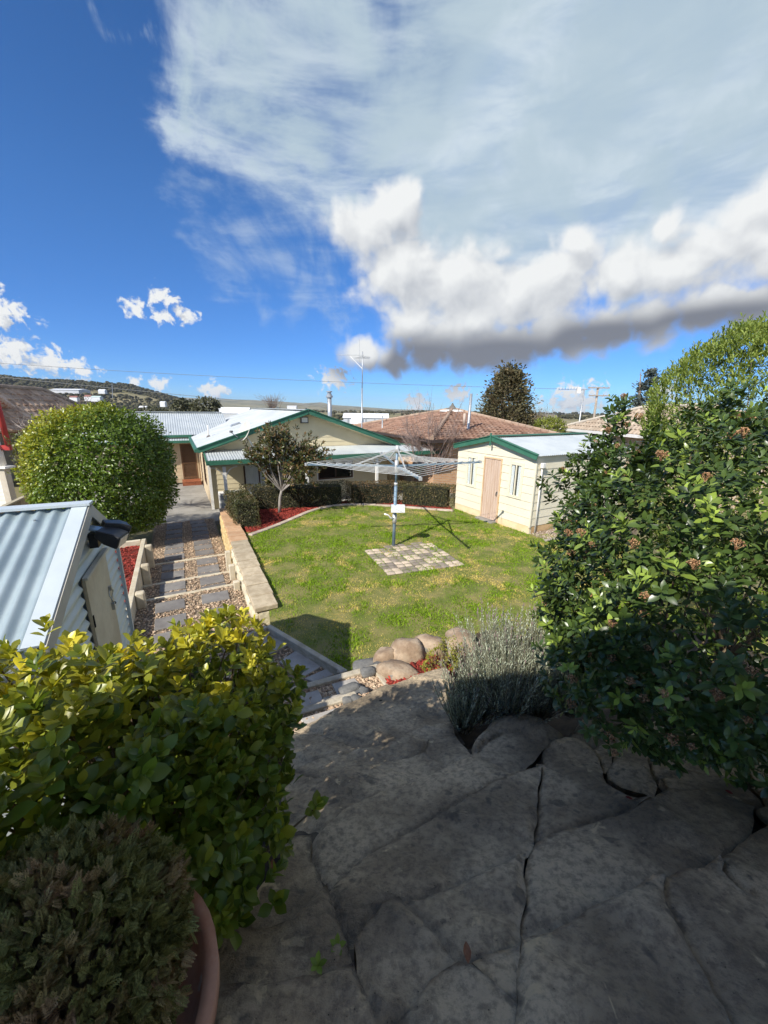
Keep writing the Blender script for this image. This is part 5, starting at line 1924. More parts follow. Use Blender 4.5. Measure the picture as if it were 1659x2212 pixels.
    for zz in (dz - .35, dz - .62):
        MB().box(P(dl + .012, .021, zz), (.008, .004, .05), u, v, ZV).build('hinge', m_dark, dr)
    q = pl(*((667 / 1.508) * .5486 - 10, (1950 + 600 / 1.508) * .5486), b, v) + v * .03
    ring = [q + u * .042 * math.sin(t) + ZV * .065 * math.cos(t) + v * .01 * math.sin(t * 2) for t in np.linspace(0, 2 * math.pi, 17)]
    MB().tube(ring, .0045, 6).build('chain_ring', m_steel, dr, True)
    MB().box(q - ZV * .105 + u * .005, (.016, .012, .03), u, v, ZV).build('padlock', m_steel, dr)
    MB().tube([q - ZV * .085 + u * .02, q - ZV * .095 + u * .045], .016, 8).build('hasp', m_dark, dr)
    MB().box(q + ZV * .075, (.012, .012, .02), u, v, ZV).build('staple', m_steel, dr)
    # twin security light
    m_l = M('black_plastic', (.022, .023, .025), (.035, .036, .038), scale=20, rough=.45, spec=.4)
    c = pl(195, 1166, b, v)
    L = thing('security_light', c, 'black twin head security light under the shed gable', 'light')
    MB().box(c + v * .03 + u * .0, (.05, .03, .06), u, v, ZV).build('bracket', m_l, L)
    MB().box(c + v * .05 + ZV * .10 - u * .03, (.055, .05, .006), u, norm(v + ZV * -.3), norm(ZV + v * .3)).build('solar_panel', M('panel_glass', (.25, .33, .38), rough=.2, spec=.6), L)
    for i, (off, yaw) in enumerate((((v * .16 - u * .06 + ZV * .02), -.25), ((v * .17 + u * .10 + ZV * .05), .35))):
        fd = norm(v * math.cos(yaw) + u * math.sin(yaw) - ZV * .42)
        sd = norm(np.cross(ZV, fd))
        up = np.cross(fd, sd)
        o = c + off
        prof = [(-.10, .045), (.02, .062), (.085, .055), (.085, -.055), (-.02, -.05), (-.10, -.01)]
        Vt = [o + sd * .085 * s * (1.0 if x > 0 else .86) + fd * x + up * z for s in (-1, 1) for x, z in prof]
        n = len(prof)
        Fc = [tuple(range(n - 1, -1, -1)), tuple(range(n, 2 * n))] + [(j, (j + 1) % n, n + (j + 1) % n, n + j) for j in range(n)]
        hd = mobj('lamp_head', Vt, Fc, m_l, L)
        bevel(hd, .01, 2)
        MB().box(o + fd * .0865, (.07, .003, .043), sd, fd, up).build('lens', M('lamp_lens%d' % i, (.30, .30, .29), rough=.15, spec=.6), hd)
        MB().tube([c + v * .05, o - fd * .07], .02, 8).build('arm', m_l, L)


build_metal_shed()


# ------------------------------------------------------------------ unseen roof added behind the camera, shaped to shade the rock steps
def build_shade_roof():
    T = thing('shade_roof', (2, -2, 1.7), 'unseen flat white roof added behind the viewer to shade the rock steps', 'shade roof')
    MB().prism([(-2.28, -1.1), (-2.12, -.6), (-1.95, -.30), (7, -.30), (7, -3.4), (-2.28, -3.4)], 4.37, 4.44).build('roof_panel', m_white, T)
    for x in (-1.9, 2.6, 6.8):
        for y in (-.7, -3.3):
            MB().box((x, y, 3.05), (.05, .05, 1.32)).build('post', m_white, T)
        MB().bar((x, -.7, 4.32), (x, -3.35, 4.32), .06, .1).build('rafter', m_white, T)


build_shade_roof()

# ------------------------------------------------------------------ plants
m_bark = M('bark', (.16, .12, .09), (.26, .21, .165), scale=12, rough=.9, fine=.3, bump=.4, stretch=(1, 1, .3))
m_barkgrey = M('grey_bark', (.24, .21, .18), (.36, .33, .29), scale=10, rough=.9, fine=.25, stretch=(1, 1, .4))
m_twig = M('twig', (.12, .085, .05), (.2, .15, .09), rough=.85)


def ell_shell(ells, n, rng=RNG, inner=0.0):
    """points on the union of ellipsoids (centre, radii) with outward normals; inner > 0 fills inwards too"""
    A = np.array([(r[0] * r[1] + r[0] * r[2] + r[1] * r[2]) for c, r in ells])
    A = A / A.sum()
    Ps, Ns = [], []
    for (c, r), w in zip(ells, A):
        k = max(4, int(n * w * 1.5))
        d = unit(k, rng)
        rr = np.asarray(r, float)
        f = 1 - inner * rng.uniform(0, 1, (k, 1)) ** 1.2
        P = c + d * rr * f
        N = d / rr
        N /= np.linalg.norm(N, axis=1, keepdims=True)
        ok = np.ones(k, bool)
        for c2, r2 in ells:
            if c2 is c:
                continue
            q = (((P - c2) / np.asarray(r2)) ** 2).sum(1)
            ok &= q > (.80 - inner * .5)
        Ps.append(P[ok])
        Ns.append(N[ok])
    return np.concatenate(Ps), np.concatenate(Ns)


def rosettes(P, Ax, k, L, spread, rng=RNG, jit=.25, pairs=False):
    """k leaves about every shoot tip; returns leaf positions, directions, normals, sizes, shoot index"""
    n = len(P)
    Ax = Ax / np.linalg.norm(Ax, axis=1, keepdims=True)
    ref = np.where(np.abs(Ax[:, 2:3]) < .9, np.array([[0, 0, 1.0]]), np.array([[1.0, 0, 0]]))
    a = np.cross(Ax, ref)
    a /= np.linalg.norm(a, axis=1, keepdims=True)
    b = np.cross(Ax, a)
    out = []
    ph0 = rng.uniform(0, 6.28, n)
    for i in range(k):
        if pairs:
            ph = ph0 + (i % 2) * math.pi + (i // 2) * math.pi / 2 + rng.normal(size=n) * .2
            lvl = (i // 2) / max(1, (k - 1) // 2)
        else:
            ph = ph0 + i * 2.4 + rng.normal(size=n) * .2
            lvl = i / max(1, k - 1)
        tilt = spread * (.40 + .75 * (1 - lvl)) + rng.normal(size=n) * jit * .5
        rad_ = a * np.cos(ph)[:, None] + b * np.sin(ph)[:, None]
        D = Ax * np.cos(tilt)[:, None] + rad_ * np.sin(tilt)[:, None]
        N = Ax * np.sin(tilt)[:, None] - rad_ * np.cos(tilt)[:, None]
        Pp = P - Ax * (L * .75 * (1 - lvl))[..., None] if hasattr(lvl, '__len__') else P - Ax * (L * .75 * (1 - lvl))
        out.append((Pp, D, N, L * (1 - .35 * lvl) * np.exp(rng.normal(size=n) * .14), np.arange(n)))
    return [np.concatenate([o[i] for o in out]) for i in range(5)]


def leaf_objects(parent, name, meshes, P, D, N, S, L, pick, tints):
    """the leaves that show largest, each an object of its own"""
    X, Y, Z = frames(D[pick].copy(), N[pick].copy())
    for j, i in enumerate(pick):
        o = bpy.data.objects.new(name, meshes[int(min(len(meshes) - 1, tints[i] * len(meshes)))])
        place(o, P[i], parent)
        s = S[i]
        o.matrix_basis = Matrix([[X[j][0] * s, Y[j][0] * s, Z[j][0] * s, o.location[0]], [X[j][1] * s, Y[j][1] * s, Z[j][1] * s, o.location[1]],
                                 [X[j][2] * s, Y[j][2] * s, Z[j][2] * s, o.location[2]], [0, 0, 0, 1]])


def shrub(name, ells, base, nshoot, kleaf, L, wd, mat, label, group=None, up=.6, spread=.9, tipf=None, nobj=0, ninner=0, pairs=False, fold=.25, droop=.15, rng=None, stems=None, shape=(0, .62, 1.0, .82, 0), cat='shrub', keepf=None, lumpa=.12, lumpf=3.2):
    rng = rng or np.random.default_rng(5)
    T = thing(name, base, label, cat, group)
    P, N = ell_shell(ells, nshoot, rng)
    lump_ = np.array([mnoise.noise(Vector(p) * lumpf) for p in P])
    P = P + rng.normal(size=P.shape) * L * .55 + N * (lump_ * lumpa)[:, None]
    if keepf is not None:
        ok = keepf(P)
        P, N = P[ok], N[ok]
    Ax = N * (1 - up) + np.array([0, 0, 1.0]) * up + rng.normal(size=P.shape) * .25
    lp, ld, ln, ls, li = rosettes(P, Ax, kleaf, L, spread, rng, pairs=pairs)
    if ninner:
        Pi, Ni = ell_shell(ells, ninner, rng, inner=.45)
        di = unit(len(Pi), rng) + Ni * .5 + np.array([0, 0, .2])
        lp, ld, ln = np.concatenate([lp, Pi]), np.concatenate([ld, di]), np.concatenate([ln, unit(len(Pi), rng) + np.array([0, 0, .8])])
        ls = np.concatenate([ls, np.full(len(Pi), L * .85)])
        li = np.concatenate([li, np.full(len(Pi), -1)])
    tip = np.zeros(len(lp)) if tipf is None else tipf(lp, li, rng)
    tm = leaf_template(1.0, wd, fold, droop, shape=shape)
    pick = np.zeros(0, int)
    if nobj:
        toc = CAM - lp
        dd = np.linalg.norm(toc, axis=1)
        c = np.mean([e[0] for e in ells], axis=0)
        Nn = np.where((li >= 0)[:, None], N[np.maximum(li, 0)], 0)
        vis = ((Nn * toc).sum(1) / dd > .35) & (li >= 0)
        v = (lp - CAM)
        zc = v @ FWD
        pxx, pyy = W0 / 2 + F0 * (v @ RT) / np.maximum(zc, .1), H0 / 2 - F0 * (v @ UP) / np.maximum(zc, .1)
        vis &= (zc > .1) & (pxx > 0) & (pxx < W0) & (pyy > 0) & (pyy < H0)
        score = np.where(vis, ls / dd, -1)
        pick = np.argsort(-score)[:nobj]
        pick = pick[score[pick] > 0]
        meshes = []
        for q in range(5):
            me = make_mesh('leaf', tm[0], tm[1], mat, True)
            at_ = me.attributes.new('tint', 'FLOAT', 'POINT')
            at_.data.foreach_set('value', np.full(len(me.vertices), (q + .4) / 5 * 1.0 - .08, np.float32))
            meshes.append(me)
        leaf_objects(T, 'leaf', meshes, lp, ld, ln, ls, L, pick, np.clip(tip, 0, .999))
    rest = np.ones(len(lp), bool)
    rest[pick] = False
    fo = scatter('foliage', tm, lp[rest], ld[rest], ln[rest], ls[rest], mat, T, tint=tip[rest], smooth=True)
    fo['kind'] = 'stuff'
    # stems from the base out to a share of the shoots
    b = MB()
    base = np.asarray(base, float)
    ns = stems or 60
    idx = rng.choice(len(P), min(ns, len(P)), replace=False)
    for i in idx:
        tip_ = P[i] - norm(Ax[i]) * L * .3
        q0 = base + np.append(rng.normal(size=2) * .06, 0)
        mid = q0 * .45 + tip_ * .55 - np.array([0, 0, .06]) + rng.normal(size=3) * .04
        b.tube([q0, mid, tip_], [.014, .007, .003], 5, False)
    b.build('stem', m_twig, T)['kind'] = 'stuff'
    return T, P, N, Ax


def build_left_shrub():
    E = [(dist(150, 1785, 2.05), (.56, .55, .47)), (dist(430, 1590, 2.3), (.38, .42, .43)), (dist(-60, 1785, 2.1), (.58, .5, .49)), (dist(290, 1680, 2.2), (.3, .35, .34)), (dist(445, 1740, 1.95), (.25, .30, .30)), (dist(260, 1810, 1.85), (.36, .35, .32))]
    base = np.array([-.95, 1.35, float(bank_z(-.95, 1.35))])
    mat = LM('viburnum_leaf', (.085, .145, .018), (.14, .21, .026), (.70, .60, .05), rough=.36, trans=.34, spec=.5, var=.3)

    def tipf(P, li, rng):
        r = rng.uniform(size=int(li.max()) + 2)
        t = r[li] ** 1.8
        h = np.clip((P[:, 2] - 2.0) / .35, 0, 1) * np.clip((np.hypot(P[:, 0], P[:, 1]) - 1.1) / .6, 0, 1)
        return np.clip(t * (.15 + .85 * h) + .34 * h + rng.normal(size=len(P)) * .08, 0, .95)  # yellow top: real leaf yellowing plus sunlight put into the colour
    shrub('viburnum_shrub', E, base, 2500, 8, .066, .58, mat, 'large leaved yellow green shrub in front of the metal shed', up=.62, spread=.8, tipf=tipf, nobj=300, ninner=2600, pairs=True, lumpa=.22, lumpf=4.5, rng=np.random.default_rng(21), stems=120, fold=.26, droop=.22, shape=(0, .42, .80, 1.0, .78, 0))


def build_right_shrub():
    E = [(dist(1600, 1270, 3.0), (.98, .90, .93)), (dist(1370, 1290, 3.15), (.52, .52, .68)), (dist(1430, 1135, 3.45), (.46, .45, .46)), (dist(1670, 1060, 3.4), (.80, .70, .58)),
         (dist(1470, 1450, 2.75), (.60, .45, .40)), (dist(1720, 1375, 2.4), (.58, .50, .46)), (dist(1326, 945, 3.5), (.09, .09, .32)), (dist(1270, 1100, 3.3), (.20, .22, .40)), (dist(1285, 1020, 3.4), (.14, .14, .22)), (dist(1215, 1310, 3.2), (.16, .2, .25))]
    base = np.array([2.1, 2.5, float(bank_z(2.1, 2.5))])
    mat = LM('laurustinus_leaf', (.040, .072, .016), (.080, .125, .026), (.30, .40, .06), rough=.33, trans=.14, spec=.5, var=.3)

    def tipf(P, li, rng):
        r = rng.uniform(size=int(li.max()) + 2)
        return np.where(r[li] > .86, rng.uniform(.3, .9, len(P)), 0) * (li >= 0)
    T, P, N, Ax = shrub('laurustinus_shrub', E, base, 3700, 9, .062, .42, mat, 'huge glossy dark green shrub with brown seed heads beside the lavender', up=.42, spread=1.15, tipf=tipf, lumpa=.22, lumpf=4.2, nobj=300, ninner=8500, rng=np.random.default_rng(33), stems=14, fold=.18, droop=.2)
    # dry flower heads
    rng = np.random.default_rng(8)
    b = MB()
    for i in range(34):
        d = unit(1, rng)[0] * np.array([1, 1, .6]) + np.array([0, 0, .5])
        d = d / np.linalg.norm(d)
        c = d * .028 * rng.uniform(.6, 1.1)
        s = rng.uniform(.004, .0065)
        b.add([c + s * np.array(q) for q in ((1, 0, 0), (0, 1, 0), (-1, 0, 0), (0, -1, 0), (0, 0, 1), (0, 0, -1))],
              [(0, 1, 4), (1, 2, 4), (2, 3, 4), (3, 0, 4), (1, 0, 5), (2, 1, 5), (3, 2, 5), (0, 3, 5)])
        if i % 3 == 0:
            b.tube([(0, 0, -.03), c], .0015, 3, False)
    me = make_mesh('flower_head', b.v, b.f, M('dry_flower', (.20, .085, .04), (.42, .26, .13), scale=90, rough=.85, isl=.45))
    toc = CAM - P
    vis = (N * toc).sum(1) / np.linalg.norm(toc, axis=1) > .25
    ids = rng.choice(np.where(vis)[0], 95, replace=False)
    hi = np.argsort(-P[ids][:, 2])
    for n_, i in enumerate(ids):
        o = inst('flower_head', me, P[i] + norm(Ax[i]) * .025, (rng.uniform(-.4, .4), rng.uniform(-.4, .4), rng.uniform(0, 6)), T)
        o.scale = [rng.uniform(.6, 1.05)] * 3
    # paler tall shrub behind it
    E2 = [(dist(1690, 890, 6.2), (1.25, 1.2, .95)), (dist(1620, 820, 6.4), (.52, .6, .56)), (dist(1560, 885, 6.3), (.38, .5, .52)), (dist(1720, 800, 6.4), (.7, .7, .60)), (dist(1640, 1060, 6.2), (1.2, 1.0, 1.0)), (dist(1525, 945, 6.3), (.26, .4, .42))]
    mat2 = LM('pale_shrub_leaf', (.16, .23, .045), (.24, .32, .06), (.36, .38, .08), rough=.5, trans=.3)
    shrub('tall_shrub', E2, (4.6, 4.5, float(bank_z(4.6, 4.5))), 9500, 6, .065, .26, mat2, 'tall pale green shrub rising behind the glossy dark shrub', up=.7, spread=.6, tipf=lambda P, li, rng: rng.uniform(0, .5, len(P)), ninner=6000, rng=np.random.default_rng(41), stems=40)


def build_lavender():
    rng = np.random.default_rng(3)
    T = thing('lavender_bush', rock_hit(1110, 1540), 'spiky grey green lavender bush growing at the edge of the rock steps', 'lavender')
    mat = LM('lavender_leaf', (.46, .52, .36), (.60, .64, .50), (.28, .31, .18), rough=.65, trans=.15, spec=.2, var=.25)
    tm = (np.array([(0, 0, 0), (.085, .35, .02), (.08, .7, .01), (0, 1, 0), (-.08, .7, .01), (-.085, .35, .02)]), [(0, 1, 2, 3), (0, 3, 4, 5)])
    LP, LD, LN, LS, TI = [], [], [], [], []
    b = MB()
    fl = []
    clumps = [((1030, 1545), .68, 200), ((1100, 1545), .94, 330), ((1165, 1535), .92, 300), ((1225, 1530), .62, 180), ((1060, 1500), .88, 240), ((1000, 1565), .5, 160)]
    for (px, py), hgt, ns in clumps:
        c = rock_hit(px, py)
        for _ in range(ns):
            az = rng.uniform(0, 6.28)
            ln = abs(rng.normal()) * .34
            d = norm(np.array([math.cos(az) * ln, math.sin(az) * ln, 1]))
            h = hgt * rng.uniform(.55, 1.08)
            q0 = c + np.array([math.cos(az), math.sin(az), 0]) * rng.uniform(0, .09) - ZV * .03
            q1 = q0 + d * h * .5
            q2 = q1 + norm(d + ZV * .35) * h * .5
            b.tube([q0, q1, q2], [.0035, .0028, .0018], 4, False)
            k = 26
            for j in range(k):
                f = .22 + .78 * j / k
                p = (q0 + (q1 - q0) * f * 2) if f < .5 else (q1 + (q2 - q1) * (f - .5) * 2)
                aa = rng.uniform(0, 6.28)
                out = np.array([math.cos(aa), math.sin(aa), 0])
                LP.append(p)
                LD.append(out * .62 + d * .9)
                LN.append(ZV + out * -.3)
                LS.append(.046 * rng.uniform(.7, 1.15) * (1.1 - .45 * f))
                TI.append(.75 * max(0, .5 - f) + rng.uniform(0, .2))
            if rng.uniform() < .16:
                q3 = q2 + norm(d + ZV * .5) * .07
                fl.append(MB().tube([q2, q3, q3 + ZV * .001, q3 + ZV * .012, q3 + ZV * .03], [.0014, .0014, .004, .0065, .003], 5))
    scatter('foliage', tm, np.array(LP), np.array(LD), np.array(LN), np.array(LS), mat, T, tint=np.array(TI))['kind'] = 'stuff'
    b.build('stem', M('lavender_stem', (.16, .16, .11), (.24, .23, .16), rough=.8), T)
    ms_ = M('lavender_spent', (.20, .15, .14), (.28, .22, .19), rough=.9)
    for f_ in fl:
        f_.build('flower_spike', ms_, T)


def build_small_shrub():
    c = at(*z8(1230, 320), .32)
    E = [(c, (.22, .20, .22)), (c + np.array([-.14, -.12, -.08]), (.14, .14, .12)), (c + np.array([.06, .02, .16]), (.12, .12, .12))]
    mat = LM('gold_leaf', (.26, .29, .045), (.36, .36, .06), (.42, .30, .05), rough=.5, trans=.3)
    shrub('golden_shrub', E, c - np.array([0, 0, .25]), 330, 6, .024, .5, mat, 'small yellow green shrub between the boulders and the lavender', up=.6, spread=.9, tipf=lambda P, li, rng: rng.uniform(0, .6, len(P)) ** 2, ninner=350, rng=np.random.default_rng(4), stems=50)


def build_pot():
    rng = np.random.default_rng(9)
    zr = 2.06
    c = at(128, 2120, zr + .16)
    zb = float(rock_z(c[0], c[1]))
    T = thing('terracotta_pot', (c[0], c[1], zb), 'round terracotta pot half hidden under the clipped conifer', 'pot')
    edge = at(449, 2170, zr)
    rr = float(np.hypot(edge[0] - c[0], edge[1] - c[1])) + .012
    m_t = M('terracotta', (.42, .17, .09), (.50, .26, .16), scale=6, rough=.8, fine=.15, spots=((.50, .42, .33), 5.0, .56))
    hgt = zr - zb
    prof = [(rr * .62, 0), (rr * .72, hgt * .3), (rr * .86, hgt * .75), (rr * .90, hgt - .06), (rr, hgt - .055), (rr, hgt), (rr - .03, hgt), (rr - .045, hgt - .05), (rr * .8, hgt - .07)]
    MB().lathe((c[0], c[1], zb), prof, 40).build('rim', m_t, T, True)
    MB().lathe((c[0], c[1], zr - .09), [(rr * .86, 0), (rr * .8, .012), (.02, .02)], 24).build('potting_soil', m_soil, T)
    # clipped conifer
    C = thing('potted_conifer', (c[0], c[1], zr - .08), 'dark clipped conifer ball growing in the terracotta pot', 'conifer')
    rb = .258
    cc = np.array([c[0] - .02, c[1], zr + .17])
    # flattened spray: a rachis with side scales
    V0, F0_ = [], []
    def leaflet(p, d, L, w):
        d = norm(d)
        s = np.array([d[1], -d[0], 0])
        k = len(V0)
        V0.extend([p, p + d * L * .5 + s * w, p + d * L + np.array([0, 0, .05 * L]), p + d * L * .5 - s * w])
        F0_.append((k, k + 1, k + 2, k + 3))
    leaflet(np.array([0, 0, 0.0]), (0, 1, 0), 1.0, .035)
    for i in range(6):
        y = .12 + .14 * i
        for sg in (-1, 1):
            L1 = .50 * (1 - .10 * i)
            leaflet(np.array([0, y, .0]), (sg * .8, .75, 0), L1, .045)
            leaflet(np.array([sg * .8 * L1 * .45, y + .75 * L1 * .4, .01]), (sg * .25, 1, 0), L1 * .5, .035)
    tm = (np.array(V0), F0_)
    n = 11500
    d = unit(n, rng)
    lump = np.array([1 + .10 * mnoise.noise(Vector(q * 2.6)) + .05 * mnoise.noise(Vector(q * 6)) for q in d])
    sc = np.array([1.02, 1.0, .86])
    P = cc + d * sc * (rb * lump * rng.uniform(.80, 1.0, n))[:, None]
    swirl = np.cross(d, np.array([.2, .3, .9]))
    D = d * .75 + np.array([0, 0, .25]) + unit(n, rng) * .75 + swirl * .3
    patch = np.array([mnoise.noise(Vector(q * 3.2 + np.array([5, 1, 2]))) for q in d])
    tint = np.clip(patch * 1.6 - .02 + rng.normal(size=n) * .2, 0, 1)
    mat = LM('conifer_scale', (.17, .175, .05), (.24, .235, .075), (.36, .22, .12), rough=.6, trans=.12, spec=.25, var=.35)
    scatter('foliage', tm, P, D, d + unit(n, rng) * .5, .028 * np.exp(rng.normal(size=n) * .2), mat, C, tint=tint)['kind'] = 'stuff'
    b = MB().tube([(c[0], c[1], zr - .1), (c[0], c[1], zr + .12)], .03, 8)
    for i in range(90):
        q = unit(1, rng)[0]
        b.tube([(c[0], c[1], zr + .05), cc + q * rb * .5 + rng.normal(size=3) * .03, cc + q * rb * .88], [.008, .005, .002], 4, False)
    b.build('stem', m_twig, C)


build_left_shrub()
build_right_shrub()
build_lavender()
build_small_shrub()
build_pot()


# ------------------------------------------------------------------ garden shrubs further off
def leafball(name, c, r, n, size, mat, label, base, cat='shrub', group=None, power=2.6, tipf=None, seed=1, up=.3, lump=.08, wid=.5):
    rng = np.random.default_rng(seed)
    T = thing(name, base, label, cat, group)
    d = unit(n, rng)
    q = (np.abs(d) ** power).sum(1) ** (-1 / power)
    lf = 1 + lump * np.array([mnoise.noise(Vector(x * 2.2) + Vector((seed, 0, 0))) + .6 * mnoise.noise(Vector(x * 5.5) + Vector((seed, 3, 0))) for x in d])
    depth = 1 - .20 * rng.uniform(0, 1, n) ** 1.3
    P = c + d * q[:, None] * np.asarray(r) * (lf * depth)[:, None]
    P += rng.normal(size=P.shape) * size * .4
    D = d * .9 + unit(n, rng) * .8 + np.array([0, 0, -.15])
    N = d + np.array([0, 0, up]) + unit(n, rng) * .55
    tint = np.zeros(n) if tipf is None else tipf(P, d, rng)
    tm = leaf_template(1.0, wid, .25, .15, shape=(0, .9, .8, 0))
    tc = np.append(norm((CAM - np.asarray(c))[:2]), .15)
    ok = (P[:, 2] > base[2] - .05) & (d @ tc > -.45)
    fo = scatter('foliage', tm, P[ok], D[ok], N[ok], (size * np.exp(rng.normal(size=n) * .2))[ok], mat, T, tint=tint[ok])
    fo['kind'] = 'stuff'
    ni = n // 4                                   # a second layer of leaves inside the outer one
    d2 = unit(ni, rng)
    q2 = (np.abs(d2) ** power).sum(1) ** (-1 / power)
    P2 = c + d2 * q2[:, None] * np.asarray(r) * rng.uniform(.70, .88, ni)[:, None]
    ok2 = (P2[:, 2] > base[2]) & (d2 @ tc > -.3)
    f2 = scatter('inner_foliage', tm, P2[ok2], (unit(ni, rng) + d2 * .3)[ok2], (d2 + unit(ni, rng) * .4)[ok2], np.full(ni, size * 1.7)[ok2], mat, T, tint=np.zeros(ni)[ok2])
    f2['kind'] = 'stuff'
    b = MB()
    for i in range(14):
        a = rng.uniform(0, 6.28)
        k = rng.integers(n)
        b.tube([np.asarray(base) + np.array([math.cos(a), math.sin(a), 0]) * .12, np.asarray(c) * .6 + P[k] * .4 - ZV * .2, P[k] * .9 + np.asarray(c) * .1], [.035, .02, .006], 6, False)
    b.build('trunk', m_bark, T)
    return T


def hedge(name, poly, z0, z1, n, mat, label, seed, lean=.06):
    """a clipped block: leaves over its faces, stems and a core of painted shade inside"""
    rng = np.random.default_rng(seed)
    poly = np.asarray(poly, float)[:, :2]
    T = thing(name, np.append(poly.mean(0), z0), label, 'hedge', 'clipped hedges round the red mulch bed')
    edges = [(poly[i], poly[(i + 1) % len(poly)]) for i in range(len(poly))]
    lens = np.array([np.linalg.norm(b - a) for a, b in edges])
    area_s = lens * (z1 - z0)
    lo, hi = poly.min(0), poly.max(0)
    topn = int(n * .38)
    Ps, Ns = [], []
    Q = sample_poly(poly, topn, rng)
    Ps.append(np.concatenate([Q, np.full((topn, 1), z1)], 1))
    Ns.append(np.tile([0, 0, 1.0], (topn, 1)))
    ctr = poly.mean(0)
    for (a, b), w in zip(edges, area_s / area_s.sum()):
        k = int(n * .62 * w)
        t = rng.uniform(0, 1, k)
        z = rng.uniform(z0, z1, k)
        xy = a + (b - a) * t[:, None]
        nn = norm(np.array([(b - a)[1], -(b - a)[0], 0]))
        if nn[:2] @ (ctr - (a + b) / 2) > 0:
            nn = -nn
        Ps.append(np.concatenate([xy, z[:, None]], 1))
        Ns.append(np.tile(nn, (k, 1)))
    P, N = np.concatenate(Ps), np.concatenate(Ns)
    bump = np.array([mnoise.noise(Vector(p * 2.4)) * .6 + mnoise.noise(Vector(p * 7)) * .4 for p in P])
    P = P + N * (bump * .05 - .05 * rng.uniform(0, 1, len(P)) ** 2)[:, None]
    # rounded shoulders
    c3 = np.append(ctr, (z0 + z1) / 2)
    tint = np.clip(bump * 1.1 + .25 + rng.normal(size=len(P)) * .22, 0, 1)
    tm = leaf_template(1.0, .6, .25, .1, shape=(0, .95, .8, 0))
    sz = .034 * np.exp(rng.normal(size=len(P)) * .25)
    D = N * .6 + unit(len(P), rng) + np.array([0, 0, .15])
    scatter('foliage', tm, P, D, N + unit(len(P), rng) * .7, sz, mat, T, tint=tint)['kind'] = 'stuff'
    b = MB()
    for i in range(int(len(P) / 130)):
        k = rng.integers(len(P))
        q = np.append(ctr * .25 + P[k][:2] * .75, z0)
        b.tube([q, q * .5 + P[k] * .5 + rng.normal(size=3) * .05, P[k]], [.014, .008, .003], 5, False)
    inner = ctr + (poly - ctr) * .80
    b.build('stem', m_twig, T)
    ic = MB().prism(inner, z0, z1 - .09).build('shade_core', M('hedge_shade', (.018, .020, .010), (.03, .03, .016), scale=30, rough=.95), T)  # near-black block paints the shade inside the hedge


